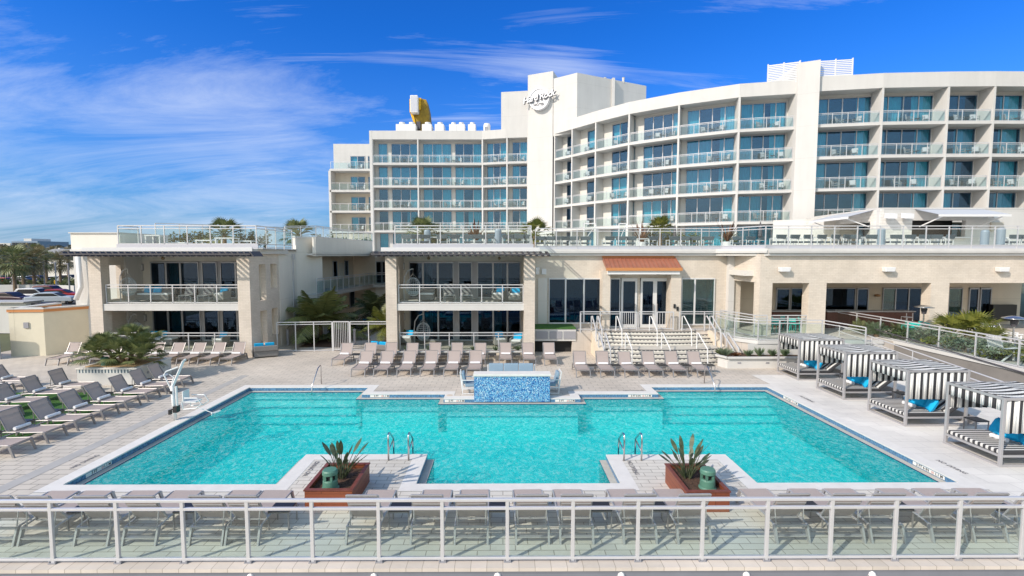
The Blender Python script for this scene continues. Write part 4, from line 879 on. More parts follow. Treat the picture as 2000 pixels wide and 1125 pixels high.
# continuous cornice and the terrace edge above
cor = thing('roof_cornice', 'long white stepped cornice along the centre building and arcade roof edge', 'cornice')
pts = [(xb+.05, YC-.25), (X(1400, 29.8), YC-.25), (X(1500, 27), YA-.2), (AE, YA-.2)]
for (a_, b__) in zip(pts[:-1], pts[1:]):
    for z0, z1, o_ in ((5.76, 5.92, 0), (5.92, 6.06, .12), (6.06, 6.16, .05)):
        u_ = (V2(b__)-V2(a_)).normalized(); n_ = Vector((u_.y, -u_.x, 0))
        MB().prism([tuple((V2(a_)+n_*o_)[:2]), tuple((V2(b__)+n_*o_)[:2]), tuple((V2(b__)-n_*.6)[:2]), tuple((V2(a_)-n_*.6)[:2])], z0, z1).build('moulding', WHITE, cor)
TERR = mat('terrace_floor', (.62, .60, .57), .7)
MB().prism([pts[0], pts[1], pts[2], pts[3], (AE+20, 64), (X(735, 60), 66), (X(735, 46), 46), (xa, 31)], 6.0, 6.14).build('terrace_floor', TERR, kind='structure')
MB().prism([(xd-.5, 31.5), (g2[0]-.2, 46), (g2[0]-.2, 70), (-60, 70), (X(240, 30), 30)], 6.0, 6.14).build('terrace_floor', TERR, kind='structure')
rp = [(xb+.2, YC-.1, 6.15), (X(1412, 29.9), YC-.1, 6.15), (X(1492, YA+.2), YA+.1, 6.15), (AE, YA+.0, 6.15)]
railing('terrace_railing', 'long glass roof railing above the centre doors and the arcade', rp, h=1.27, step=1.32, low=.2, group='roof terrace railings')
tag(MB().prism([rp[0][:2], rp[1][:2], rp[2][:2], rp[3][:2], (AE, YA+.12), (rp[2][0]+.05, YA+.22), (rp[1][0]+.05, YC+.02), (rp[0][0], YC+.02)], 6.16, 6.36).build('terrace_fascia', BAND), 'silver metal band at the roof edge above the arcade', 'roof band')
# sconces on the arcade
for px, lab in ((1530, 'left'), (1733, 'middle'), (1954, 'right')):
    z_ = Z(526.5, YA); sc0 = tag(MB().extr([(-.26, 0, -.12), (.26, 0, -.12), (.30, 0, .13), (-.30, 0, .13)], (bx(px), YA-.30, z_), (bx(px), YA-.002, z_)).build('wall_light', WHITEM, bevel=.03), f'white wedge wall light above the arcade openings, the {lab} one of three', 'wall light', 'wall lights on the arcade')
# ---------------------------------------------------------------- raised front terrace, stairs, planters
tp = thing('entrance_terrace', 'raised pale terrace with glass railings in front of the arcade and doors', 'terrace')
TW = paver('terrace_pavers', 'x', (.62, .56, .50), (.56, .51, .46), (.45, .41, .37), .6, .6, off=0)
E0 = X(1150, 28.6); XW = 20.75
outline = [(xb+2.3, YC), (xb+2.3, 28.55), (E0+.1, 28.55), (12.7, 28.55), (12.5, 26.1), (13.4, 25.25), (20.0, 25.25), (20.0, YC+1.6), (xb+2.3, YC+1.6)]
MB().prism(outline, -.02, T0).build('platform', TW, tp)
MB().box(12.9, 20.0, 25.22, 25.26, 0, T0-.12).build('front_wall', WHITE, tp)
MB().prism([(12.44, 26.08), (13.37, 25.18), (20.02, 25.18), (20.02, 25.32), (13.43, 25.32), (12.56, 26.15)], T0-.14, T0+.03).build('kerb', WHITE, tp)
MB().prism([(20.0, 25.25), (XW, 25.25), (XW, 33), (20.0, 33)], -.02, T0-.01).build('platform_return', TW, tp)
MB().box(XW, 36, 8.9, 33, -.02, T0-.015).build('garden_platform', TW, tp)
railing('terrace_railing', 'glass railing on the angled corner of the entrance terrace', [(12.55, 28.3, T0), (12.6, 26.15, T0+.03), (13.42, 25.28, T0+.03), (16.8, 25.28, T0+.03), (18.6, 24.6, T0*.8)], h=1.07, step=1.3, gm=GLASSR, group='entrance terrace railings')
railing('terrace_railing', 'glass railing between the first arcade piers', [(bx(1508), YA+.1, T0), (bx(1583), YA+.1, T0)], h=1.1, step=1.1, group='entrance terrace railings')
railing('terrace_railing', 'short slanting railing at the passage beside the first brick pier', [(13.2, 29.2, T0), (13.9, 26.6, T0), (14.6, 26.6, T0)], h=1.2, step=1.2, group='entrance terrace railings')
# grey ramp wall with white coping
RAMPW = brick('grey_ramp_wall', (.25, .235, .22), (.235, .22, .205), (.21, .2, .19), 1.2, .6, bump=.3, msize=.002)
rmp = thing('ramp_wall', 'long grey retaining wall of the ramp with a white coping at the right', 'wall')
MB().box(XW-.12, XW, 8.9, 30.2, -.02, T0-.14).build('wall', RAMPW, rmp); MB().box(XW-.17, XW+.12, 8.88, 30.2, T0-.14, T0+.02).build('coping', WHITE, rmp)
MB().extr([(18.9, 27, .95), (18.9, 16.5, -.01), (18.9, 27, -.01)], (0, 0, 0), (1.7, 0, 0)).build('ramp_slope', mat('ramp_concrete', (.30, .29, .28), .85, var=.1), rmp)
railing('ramp_railing', 'long glass railing on the white coping above the ramp', [(XW+.0, 30.0, T0), (XW+.0, 12.0, T0)], h=1.12, step=1.85, gm=GLASSR, group='entrance terrace railings', mid=.15)
hrl = thing('handrail', 'dark handrail running down the ramp wall behind the cabanas', 'handrail'); MB().tube([(XW-.22, 28, 1.75), (XW-.22, 26.5, 1.72), (XW-.22, 15, .9)], .03, 6).build('rail', CHAR, hrl)
mb = MB(); [mb.tube([(XW-.12, y_, .9+(y_-15)*.0713-.04), (XW-.22, y_, .9+(y_-15)*.0713-.02)], .015, 5) for y_ in (16, 18.5, 21, 23.5, 26)]; mb.build('brackets', CHAR, hrl)
hr2 = thing('handrail', 'pale double handrail on the cabana side of the ramp', 'handrail'); mb = MB()
for z_ in (.9, .6): mb.tube([(18.85, 27, .95+z_), (18.85, 16.5, z_)], .025, 6)
for y_ in (26.9, 24.5, 22, 19.5, 17): mb.tube([(18.85, y_, (y_-16.5)*.0905), (18.85, y_, (y_-16.5)*.0905+.9)], .022, 6)
mb.build('rails', RAILM, hr2)
# stairs: two flights of four risers with patterned tread edges, gently bowed
stn = thing('entrance_stairs', 'wide bowed pale stairs with dark patterned risers up to the doors', 'stairs')
M_RIS, t, b = newmat('patterned_riser'); c = N(t, 'ShaderNodeTexCoord'); sx = N(t, 'ShaderNodeSeparateXYZ'); L(t, c.outputs['Object'], sx.inputs[0])
f1 = M(t, 'FRACT', M(t, 'MULTIPLY', sx.outputs[0], 4.6)); d1 = M(t, 'ABSOLUTE', M(t, 'SUBTRACT', f1, .5)); f2 = M(t, 'FRACT', M(t, 'MULTIPLY', sx.outputs[2], 6.25)); 
ar = M(t, 'GREATER_THAN', M(t, 'ADD', M(t, 'MULTIPLY', M(t, 'SUBTRACT', f2, .25), .9), M(t, 'MULTIPLY', M(t, 'SUBTRACT', .5, d1), .62)), .42)
nz = N(t, 'ShaderNodeTexNoise', inp={'Scale': 9, 'Detail': 2}); L(t, c.outputs['Object'], nz.inputs['Vector']); ar = M(t, 'MULTIPLY', ar, M(t, 'GREATER_THAN', nz.outputs[0], .25))
x = N(t, 'ShaderNodeMix', data_type='RGBA'); L(t, ar, x.inputs[0]); x.inputs[6].default_value = (.68, .66, .60, 1); x.inputs[7].default_value = (.07, .07, .075, 1); L(t, x.outputs[2], b.inputs['Base Color'])
TRD = mat('stair_tread', (.56, .52, .46), .7, var=.08)
YT = [28.55, 28.2, 27.85, 27.5, 26.35, 26.0, 25.65, 25.3]; sx0, sx1 = 5.55, 12.15; mid = (sx0+sx1)/2
for k, y_ in enumerate(YT):
    ztop = T0-.16*k; n_ = 20; fr_ = []
    for i in range(n_+1):
        xx = sx0+(sx1-sx0)*i/n_; fr_.append((xx, y_+.42*((xx-mid)/3.3)**2*(1 if k else .4)-.1))
    MB().prism(fr_+[(sx1, 28.7+.004*k), (sx0, 28.7+.004*k)], ztop-.16 if k else ztop-.16, ztop-.0015*k).build('step', TRD if k else TW, stn) if k < 7 else None
    r_ = MB()
    for p_, q_ in zip(fr_[:-1], fr_[1:]): r_.q((p_[0], p_[1]-.004, ztop-.158), (q_[0], q_[1]-.004, ztop-.158), (q_[0], q_[1]-.004, ztop-.01), (p_[0], p_[1]-.004, ztop-.01))
    r_.build('riser', M_RIS, stn)
    if k == 7: MB().prism(fr_+[(sx1, 28.7), (sx0, 28.7)], 0, .16).build('step', TRD, stn)
MB().extr([(0, 28.6, 0), (0, 24.9, 0), (0, 24.9, .2), (0, 26.6, .75), (0, 28.6, T0+.05)], (sx0-.32, 0, 0), (sx0-.02, 0, 0)).build('side_wall', CREAM, stn)
MB().extr([(0, 28.6, 0), (0, 25.2, 0), (0, 25.2, .2), (0, 28.6, T0+.05)], (sx1+.02, 0, 0), (sx1+.25, 0, 0)).build('side_wall', CREAM, stn)
def stair_rail(x_, lab, big=False):
    o = thing('stair_handrail', lab, 'handrail', group='handrails on the entrance stairs'); r_ = .03 if not big else .04; m_ = WHITEM if not big else RAILM
    pt = [(x_, 28.75, T0), (x_, 28.75, T0+.88), (x_, 28.45, T0+.92), (x_, 27.3, .64+.9), (x_, 27.2, .64)]
    MB().tube(pt, r_, 7).build('upper_rail', m_, o); pt = [(x_, 26.5, .64), (x_, 26.5, .64+.9), (x_, 26.3, .64+.88), (x_, 25.1, .9), (x_, 25.0, 0)]
    MB().tube(pt, r_, 7).build('lower_rail', m_, o)
for x_, lab in ((6.75, 'slim white stair handrail, left of the three inner ones'), (8.75, 'slim white stair handrail, middle of the three inner ones'), (10.7, 'slim white stair handrail, right of the three inner ones')): stair_rail(x_, lab)
for x_, lab in ((5.62, 'heavier curved railing on the left side of the stairs'), (5.28, 'outer double railing on the left stair wall'), (12.05, 'heavier railing on the right side of the stairs'), (12.35, 'outer double railing at the right stair wall')): stair_rail(x_, lab, True)
# terrace balustrade across the top with gates
def yard_gate(name, lab, p, q, z, h=1.05, bars=8, group=None):
    o = thing(name, lab, 'gate', group=group); p = Vector((*p, z)); q = Vector((*q, z)); zf = Vector((0, 0, 1)); fr_ = MB()
    for c_ in (p, q): fr_.bar(c_, c_+zf*h, .07)
    fr_.bar(p+zf*h, q+zf*h, .06); fr_.bar(p+zf*.1, q+zf*.1, .05); fr_.build('gate_frame', RAILM, o); b_ = MB()
    for i in range(1, bars): c_ = p+(q-p)*i/bars; b_.bar(c_+zf*.1, c_+zf*h, .025)
    b_.build('bars', RAILM, o)
ye = 29.0; tx = lambda px: X(px, ye)
railing('terrace_railing', 'railing on the terrace left of the stair gates', [(E0-.55, 27.9, T0), (E0-.4, ye, T0), (tx(1213), ye, T0)], h=1.12, step=1.4, group='entrance terrace railings', glassy=False, mid=.13)
yard_gate('terrace_gate', 'white barred gate left of the centre doors at the stair head', (tx(1213), ye), (tx(1246), ye), T0, 1.1, 8, 'gates at the stair head')
railing('terrace_railing', 'short railing between the two stair head gates', [(tx(1250), ye, T0), (tx(1284), ye, T0)], h=1.12, step=1.4, group='entrance terrace railings', glassy=False, mid=.13)
yard_gate('terrace_gate', 'white barred gate right of the centre doors at the stair head', (tx(1286), ye), (tx(1318), ye), T0, 1.1, 6, 'gates at the stair head')
railing('terrace_railing', 'railing on the terrace right of the stair gates', [(tx(1330), ye, T0), (tx(1428), ye, T0)], h=1.12, step=1.3, group='entrance terrace railings', glassy=False, mid=.13)
# white planter bed right of the stairs
pb = thing('white_planter', 'low white planter bed with grasses beside the stairs', 'planter')
pp_ = [(10.9+1.35, 26.9), (12.25, 26.2), (11.3, 25.0), (11.5, 24.55), (17.4, 24.55), (17.4, 25.2), (13.35, 25.2), (12.45, 26.1), (12.45, 26.9)]
MB().prism([(12.3, 26.4), (11.25, 25.1), (11.5, 24.5), (17.6, 24.5), (17.6, 25.2), (13.3, 25.2), (12.45, 26.1)], 0, .50).build('wall', WHITE, pb)
MB().prism([(12.3, 26.38), (11.37, 25.12), (11.56, 24.64), (17.5, 24.64), (17.5, 25.19), (13.3, 25.19), (12.46, 26.09)], .5, .56).build('soil', SOIL, pb)
cp = MB(); ring_ = [(12.3, 26.4), (11.2, 25.1), (11.47, 24.45), (17.6, 24.45)]
for p_, q_ in zip(ring_[:-1], ring_[1:]): cp.bar((*p_, .57), (*q_, .57), .16, .08)
cp.build('cap', WHITE, pb); sl = MB(); [sl.box(x_-.09, x_+.09, 24.485, 24.5, .25, .33) for x_ in (12.1, 13.55, 15)]; sl.build('step_lights', GREYM, pb)
# boxy grey vault left of stairs with turf on top
vt = thing('service_vault', 'grey panelled raised vault with green turf on top left of the stairs', 'service box')
vx0, vx1 = xb+.05, X(1127, 28.4); MB().box(vx0, vx1, 28.5, YC, .72, zw0-.02-.06).build('body', WHITE, vt); MB().box(vx0, vx1, 28.45, YC-.02, zw0-.08, zw0-.02).build('turf_top', TURF, vt)
pnl = MB(); k = 3
for i in range(k): pnl.box(vx0+.08+(vx1-vx0)*i/k, vx0+(vx1-vx0)*(i+1)/k-.02, 28.46, 28.5, .85, zw0-.22)
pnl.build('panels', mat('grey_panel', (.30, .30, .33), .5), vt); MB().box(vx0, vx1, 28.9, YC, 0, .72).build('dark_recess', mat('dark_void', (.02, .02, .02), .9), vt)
for i, (a_, b__, lab) in enumerate(((1046, 1053, 'pale metal box on the brick wall just right of the middle pavilion'), (1058, 1067, 'small square white ventilation grille on the brick wall beside the middle pavilion'))):
    tag(MB().box(X(a_, YC), X(b__, YC), YC-.12, YC, Z(536, YC), Z(522 if i == 0 else 525, YC)).build('wall_box', WHITEM, bevel=.01), lab, 'wall box')
tag(MB().box(X(1051, YC), X(1069, YC), YC-.05, YC, zw0, Z(543, YC)).build('wall_panel', WGREY), 'tall blank pale panel left of the centre windows', 'panel')

# ---------------------------------------------------------------- rooftop bar
rbz = 9.2; yb_ = 36.2; bX = lambda px: X(px, yb_)
bar = thing('rooftop_bar', 'white stone rooftop bar with a dark serving opening under grey awnings', 'building')
fl_ = (bX(1714), yb_)
MB().wall(fl_, (AE+16, yb_), DECKZ, rbz, .3, [(bX(1778)-fl_[0], bX(1882)-fl_[0], Z(462, yb_), Z(430, yb_))]).build('front_wall', WHITE, bar)
MB().box(bX(1714)-.02, bX(1777), yb_-.05, yb_, DECKZ, rbz-.35).build('stone_facing', STONEW, bar); MB().box(bX(1778)-.02, bX(1950), yb_-.052, yb_, DECKZ, Z(463, yb_)).build('stone_facing', STONEW, bar)
bk = (X(1571, 46), 46.0)
sw_l = (V2(fl_)-V2(bk)).length; MB().wall(bk, fl_, DECKZ, rbz, .3, [(sw_l*.48, sw_l*.9, DECKZ, DECKZ+2.2)]).build('side_wall', STONEW, bar)
MB().prism([bk, fl_, (AE+16, yb_), (AE+16, 45.5), (bk[0]+1, 45.5)], rbz-.02, rbz+.1).build('roof', WHITE, bar)
MB().box(bX(1778)-.1, bX(1882)+.1, yb_+1.2, yb_+1.3, DECKZ, rbz-.1).build('dark_back', BLACK, bar); MB().box(bX(1778)-.1, bX(1884), yb_-.35, yb_+.3, Z(463, yb_)-.08, Z(463, yb_)).build('counter', WHITEM, bar)
MB().wall((X(1510, 47), 47.2), bk, DECKZ, 9.15, .3).build('rear_wall', WHITE, bar)
MB().box(X(1600, 42), X(1700, 40), 41.5, 41.6, DECKZ, rbz-.3).build('inner_wall', PALE, bar)
AWN = mat('grey_awning_fabric', (.50, .52, .56), .8)
def awning(lab, p, q, n_, z1, z0, out):
    o = thing('bar_awning', lab, 'awning', group='awnings of the rooftop bar'); p = Vector((*p, 0)); q = Vector((*q, 0)); n_ = Vector((*n_, 0)); zf = Vector((0, 0, 1))
    MB().q(p+zf*z1, q+zf*z1, q+zf*z0+n_*out, p+zf*z0+n_*out).q(p+zf*(z1-.03), p+zf*(z0-.03)+n_*out, q+zf*(z0-.03)+n_*out, q+zf*(z1-.03)).build('canopy', AWN, o)
    MB().extr([p+n_*out+zf*(z0-.16), q+n_*out+zf*(z0-.16), q+n_*out+zf*z0, p+n_*out+zf*z0], (0, 0, 0), n_*.05).build('front_bar', WHITEM, o)
    for c_ in (p+(q-p)*.08, p+(q-p)*.92): MB().bar(c_+zf*(z0-.75), c_+n_*out+zf*(z0-.08), .07).build('arm', WHITEM, o)
awning('grey awning over the wide dark opening of the rooftop bar', (bX(1782), yb_), (bX(1915), yb_), (0, -1), rbz-.02, rbz-.55, 2.0)
sd_ = (V2(fl_)-V2(bk)).normalized(); sn = (sd_.y, -sd_.x)
awning('grey awning on the left side of the rooftop bar', tuple((V2(bk)+sd_*sw_l*.40)[:2]), tuple((V2(bk)+sd_*sw_l*.93)[:2]), sn, rbz-.02, rbz-.5, 1.8)
for px, lab in ((1725, 'left of the wide opening corner'), (1757, 'just left of the wide opening'), (1925, 'right of the wide opening')):
    o = thing('flood_light', f'white box floodlight on the rooftop bar {lab}', 'light', (bX(px), yb_-.4, Z(424, yb_)), group='floodlights on the rooftop bar'); MB().extr([(-.3, 0, -.15), (.3, 0, -.15), (.3, 0, .2), (-.3, 0, .2)], (0, -.35, 0), (0, .1, .08)).build('head', WHITEM, o); MB().box(-.04, .04, .1, .42, -.05, .05).build('bracket', WHITEM, o)
tag(MB().box(bX(1929), bX(1953), yb_-.12, yb_, Z(451, yb_), Z(434, yb_)).build('menu_board', mat('tan_board', (.55, .5, .42), .7)), 'plain tan board on the white wall right of the rooftop bar opening', 'board')
# glass doors of the hotel ground floor pergola frames on the terrace
for i, (a_, b__) in enumerate(((1140, 1163), (1208, 1222), (1250, 1272))):
    y_ = 46; o = thing('glass_screen', f'white framed glass privacy screen on the roof terrace, {ORD[i]} from the sign tower', 'screen', group='glass screens on the roof terrace'); mb = MB(); x0, x1 = X(a_, y_), X(b__, y_)
    mb.bar((x0, y_, DECKZ), (x0, y_, DECKZ+2.6), .08).bar((x1, y_, DECKZ), (x1, y_, DECKZ+2.6), .08).bar((x0, y_, DECKZ+2.6), (x1, y_, DECKZ+2.6), .08).bar((x0, y_, DECKZ+.9), (x1, y_, DECKZ+2.5), .05).build('frame', WHITEM, o); MB().box(x0, x1, y_, y_+.02, DECKZ+.1, DECKZ+2.5).build('glass_panel', GLASSR, o)

# ---------------------------------------------------------------- utility building at the left, with lean shadow fence
ub = thing('enclosure_wall', 'cream service enclosure wall with an orange top band at the far left', 'wall')
u0, u1, u2 = (-28.2, 27.75), (-26.35, 27.9), G(188, 682)[:2]; uh = Z(605, 27.6)
q0 = (u0[0]-.0, u0[1]); q3 = (u0[0]-3, u0[1]+6)
UM = mat('olive_cream_stucco', (.66, .61, .48), .8, var=.04); u00 = (u0[0]-.2, u0[1]+3.2)
for p_, q_ in ((u00, u0), (u0, u1), (u1, u2)):
    MB().wall(p_, q_, -.02, uh-.12, .28).build('wall', UM, ub); d_ = (V2(q_)-V2(p_)).normalized(); n_ = Vector((d_.y, -d_.x, 0))*.05
    MB().wall(tuple((V2(p_)+n_)[:2]), tuple((V2(q_)+n_+d_*.05)[:2]), uh-.14, uh+.02, .38).build('orange_band', ORANGE, ub); MB().wall(tuple((V2(p_)+n_*1.6)[:2]), tuple((V2(q_)+n_*1.6+d_*.08)[:2]), uh+.02, uh+.10, .44).build('cap', WHITE, ub)
um = V2(u0)*.5+V2(u1)*.5; uu_ = (V2(u1)-V2(u0)).normalized(); un = Vector((uu_.y, -uu_.x, 0)); MB().extr([um-uu_*.13+un*.06+Vector((0, 0, 1.62)), um+uu_*.13+un*.06+Vector((0, 0, 1.62)), um+uu_*.13+un*.06+Vector((0, 0, 1.95)), um-uu_*.13+un*.06+Vector((0, 0, 1.95))], (0, 0, 0), -un*.06).build('louvred_vent', GREYM, ub)
gf = thing('grey_fence', 'grey blue boarded fence at the left edge beside the utility building', 'fence'); mb = MB(); gy = G(10, 706)
for i in range(26): x_ = -36.5+i*.33; mb.box(x_, x_+.31, 26.9, 26.94, 0, 1.75)
mb.build('boards', mat('fence_blue_grey', (.20, .22, .26), .7, var=.1), gf); MB().box(-36.5, -28.0, 26.86, 26.98, 1.75, 1.83).build('top_rail', GREYM, gf)
# courtyard fence with gate between the pavilions
yf = 29.2; cx_ = lambda px: X(px, yf)
CFH = Z(628, yf)
railing('courtyard_fence', 'grey metal fence with glass left of the courtyard gate', [(cx_(541), yf-.3, 0), (cx_(645), yf, 0)], h=CFH, step=1.05, glassy=False, mid=.14, group='courtyard fences')
yard_gate('courtyard_gate', 'grey barred courtyard gate between the two pavilions', (cx_(647), yf), (cx_(679), yf), 0, CFH, 9)
railing('courtyard_fence', 'grey metal fence right of the courtyard gate', [(cx_(681), yf, 0), (cx_(753), yf, 0)], h=CFH, step=1.1, glassy=False, mid=.14, group='courtyard fences')
MB().q((cx_(560), 30.5, .006), (cx_(670), 30.2, .006), (X(660, 36), 38, .006), (X(600, 33)+.3, 35, .006)).build('garden_bed', SOIL, kind='structure')
# ---------------------------------------------------------------- sun loungers (local: feet towards -y, head towards +y, origin between the front feet)
def make_lounger(nm, label, frame_m, blen=.67, ang=60):
    o = thing(nm, label, 'sun lounger'); a = math.radians(ang); w = .33; hz = .36
    fm = MB()
    for s_ in (-1, 1):
        fm.tube([(s_*w, .07, hz-.03), (s_*w, .14, hz), (s_*w, .7, hz-.015), (s_*w, 1.25, hz), (s_*w, 1.56, hz-.03)], .019, 6)
    fm.bar((-w, .07, hz-.03), (w, .07, hz-.03), .035); fm.bar((-w, 1.56, hz-.03), (w, 1.56, hz-.03), .035); fm.bar((-w, 1.25, hz-.03), (w, 1.25, hz-.03), .03)
    fm.bar((-w, 1.585, .13), (w, 1.585, .13), .06, .03); fm.bar((-w, .04, .13), (w, .04, .13), .03, .03) if False else None
    fm.build('frame', frame_m, o)
    for s_ in (-1, 1):
        MB().extr([(0, -.03, 0), (0, .03, 0), (0, .17, hz), (0, .09, hz)], (s_*w-.02, 0, 0), (s_*w+.02, 0, 0)).build('leg', frame_m, o)
        MB().extr([(0, 1.61, 0), (0, 1.67, 0), (0, 1.56, hz-.02), (0, 1.47, hz-.02)], (s_*w-.02, 0, 0), (s_*w+.02, 0, 0)).build('leg', frame_m, o)
    sm = MB(); n_ = 10; pr = None
    for i in range(n_+1):
        y_ = .09+i*(1.24-.09)/n_; z_ = hz+.012-.035*math.sin(math.pi*i/n_)
        if pr: sm.extr([(-w+.02, pr[0], pr[1]), (-w+.02, y_, z_), (-w+.02, y_, z_-.012), (-w+.02, pr[0], pr[1]-.012)], (0, 0, 0), (2*w-.04, 0, 0))
        pr = (y_, z_)
    sm.build('seat_sling', SLING, o)
    bl = blen; c_, s__ = math.cos(a), math.sin(a)
    def B(y_, d_=0): return (1.25+y_*c_-d_*s__, hz+.0+y_*s__+d_*c_)
    bm_ = MB(); pr = None
    for i in range(9):
        y_ = .02+i*(bl-.02)/8; p_ = B(y_, .012-.03*math.sin(math.pi*i/8))
        if pr: bm_.extr([(-w+.03, *pr), (-w+.03, *p_), (-w+.03, p_[0]+.012*s__, p_[1]-.012*c_), (-w+.03, pr[0]+.012*s__, pr[1]-.012*c_)], (0, 0, 0), (2*w-.06, 0, 0))
        pr = p_
    bm_.build('back_sling', SLING, o)
    bf = MB(); t1 = B(bl); t0 = B(0); tm = B(.42)
    for s_ in (-1, 1):
        bf.bar((s_*(w-.015), *t0), (s_*(w-.015), *t1), .03); bf.tube([(s_*(w-.03), *tm), (s_*(w-.05), 1.50, hz-.05), (s_*(w-.05), 1.47, hz-.1)], .012, 5)
    bf.bar((-w+.02, *t1), (w-.02, *t1), .03); bf.bar((-w+.03, *B(.5, -.03)), (w-.03, *B(.5, -.03)), .022); bf.bar((-w+.05, 1.47, hz-.1), (w-.05, 1.47, hz-.1), .022)
    bf.build('back_frame', frame_m, o)
    return proto(o)
def make_towel():
    mb = MB(); n_ = 14
    prof = [(.0, .0)]
    pts = [(-.24+i*.48/8, 0, .055) for i in range(9)]
    mb.tube(pts, .055, 12); o = mb.build('rolled_towel', TOWEL, smooth=False); return tag(o, 'white rolled towel', 'towel')
LGS = [Placer(make_lounger('sun_lounger', 'taupe sling sun lounger', LFRAME, ang=a_)) for a_ in (57, 61, 65)]
def LG1(*a_): return random.choice(LGS)(*a_)
LG2 = Placer(make_lounger('sun_lounger', 'pale framed taupe sun lounger seen from behind', LFRAME2, .74, 61))
tw = make_towel(); TWL = Placer(tw); KIDS[tw.name] = []
def make_stand(frame_m):
    o = thing('side_table', 'low side table', 'side table'); MB().box(-.22, .22, -.22, .22, .385, .41).build('table_top', BLACK, o, bevel=.004); mb = MB()
    for s_ in (-1, 1):
        mb.bar((s_*.21, -.2, .375), (s_*.21, .2, .375), .025).bar((s_*.21, -.2, 0), (s_*.21, -.2, .39), .025).bar((s_*.21, .2, 0), (s_*.21, .2, .39), .025)
    mb.bar((-.21, -.2, .375), (.21, -.2, .375), .025).bar((-.21, .2, .375), (.21, .2, .375), .025).build('frame', frame_m, o); return proto(o)
TBL = Placer(make_stand(LFRAME))
def rotp(x_, y_, rz): c_, s_ = math.cos(rz), math.sin(rz); return (x_*c_-y_*s_, x_*s_+y_*c_)
def lounger(pl_, x_, y_, rz, lab, grp, towel=None, z_=0):
    j = random.uniform(-.02, .02); o = pl_((x_, y_, z_), rz+j, lab, grp)
    if towel:
        d_ = rotp(random.uniform(-.03, .03), 1.12, rz+j); TWL((x_+d_[0], y_+d_[1], z_+.375), rz+j+random.uniform(-.08, .08), towel, 'rolled towels on the loungers')
    return o
# back rows, feet towards the pool
YB = 22.9; rowB = [X(px, YB) for px in (697, 742, 787, 832, 877, 924)]
rowB = [-6.92, -5.84, -4.73, -3.62, -2.5, -1.4]
for i, x_ in enumerate(rowB): lounger(LG1, x_, YB, 0, f'taupe sun lounger in the front row before the middle pavilion, {ORD[i]} from the left', 'loungers before the middle pavilion', f'white rolled towel on the {ORD[i]} front row lounger before the middle pavilion')
rowA = [X(px, 26.75) for px in (674, 721, 762, 804, 849, 892, 937, 987, 1032, 1069)]
for i, x_ in enumerate(rowA): lounger(LG1, x_+ (0 if i < 9 else .08), 25.15, 0, f'taupe sun lounger in the rear row against the middle pavilion, {ORD[i]} from the left', 'loungers before the middle pavilion', f'white rolled towel on the {ORD[i]} rear row lounger at the middle pavilion')
rowC = [3.82+i*1.153 for i in range(6)]
for i, x_ in enumerate(rowC): lounger(LG1, x_, 22.68, 0, f'taupe sun lounger in the row before the stairs, {ORD[i]} from the left', 'loungers before the stairs', f'white rolled towel on the {ORD[i]} lounger before the stairs')
for i in range(6):
    TBL((rowC[i]+.58, 23.6, 0), 0, f'black topped side table in the row before the stairs, {ORD[i]} from the left', 'side tables between loungers')
for i in (0, 1, 2, 3, 4): TBL(((rowB[i]+rowB[i+1])/2-.02, 23.9, 0), 0, f'black topped side table in the front row before the middle pavilion, {ORD[i]} from the left', 'side tables between loungers')
for i in (0, 1, 2, 3, 4, 5, 6, 7): TBL(((rowA[i]+rowA[i+1])/2-.02, 26.3, 0), 0, f'black topped side table in the rear row at the middle pavilion, {ORD[i]} from the left', 'side tables between loungers')
rowD = [-23.7, -22.55, -21.4, -20.3, -19.1, -18.0, -16.86, -15.74, -14.62]
for i, x_ in enumerate(rowD): lounger(LG1, x_, 25.35, 0, f'taupe sun lounger in the far row by the left pavilion, {ORD[i]} from the left', 'loungers before the left pavilion', f'white rolled towel on the {ORD[i]} far row lounger at the left pavilion')
for i in range(8): TBL(((rowD[i]+rowD[i+1])/2, 26.4, 0), 0, f'black topped side table in the far row by the left pavilion, {ORD[i]} from the left', 'side tables between loungers')
# left groups, feet towards the pool (+x)
for i in range(8):
    y_ = 13.98+i*1.065; lounger(LG1, -14.0, y_, math.pi/2, f'taupe sun lounger in the column nearest the pool at left, {ORD[i]} from the camera', 'loungers left of the pool', f'rolled towel on the {ORD[i]} lounger from the camera nearest the pool')
for i in range(5):
    y_ = 16.0+i*1.09; lounger(LG1, -17.4, y_, math.pi/2, f'taupe sun lounger in the middle column on the turf, {ORD[i]} from the camera', 'loungers left of the pool', f'rolled towel on the {ORD[i]} lounger from the camera in the middle column')
for i in range(4):
    y_ = 18.0+i*1.09; lounger(LG1, -20.75, y_, math.pi/2, f'taupe sun lounger in the outer column at the far left, {ORD[i]} from the camera', 'loungers left of the pool', f'rolled towel on the {ORD[i]} lounger from the camera in the outer column')
for i in range(7): TBL((-15.65, 14.52+i*1.065, 0), 0, f'side table beside the loungers nearest the pool at left, {ORD[i]} from the camera', 'side tables between loungers')
# near row, heads towards the camera: local y reversed, origin so that the rear feet stand at Y 9.72
ny = 9.40+1.64
near_px = (-6, 71, 177, 271, 402, 472, 705, 831, 914, 1032, 1122, 1243, 1349, 1543, 1655, 1735, 1856, 1938, 2030)
for i, px in enumerate(near_px):
    x_ = (px-VPX)/FPX*9.7*1.008+.05; lounger(LG2, x_, ny, math.pi, f'pale framed taupe sun lounger behind the near fence, {ORD[i]} from the left', 'loungers along the near fence')
for i, px in enumerate((156, 361, 545, 779, 975, 1175, 1286, 1590, 1768, 1970)):
    TBL(((px-VPX)/FPX*10.3, 10.15, 0), 0, f'black topped side table by the near fence, {ORD[i]} from the left', 'side tables between loungers')

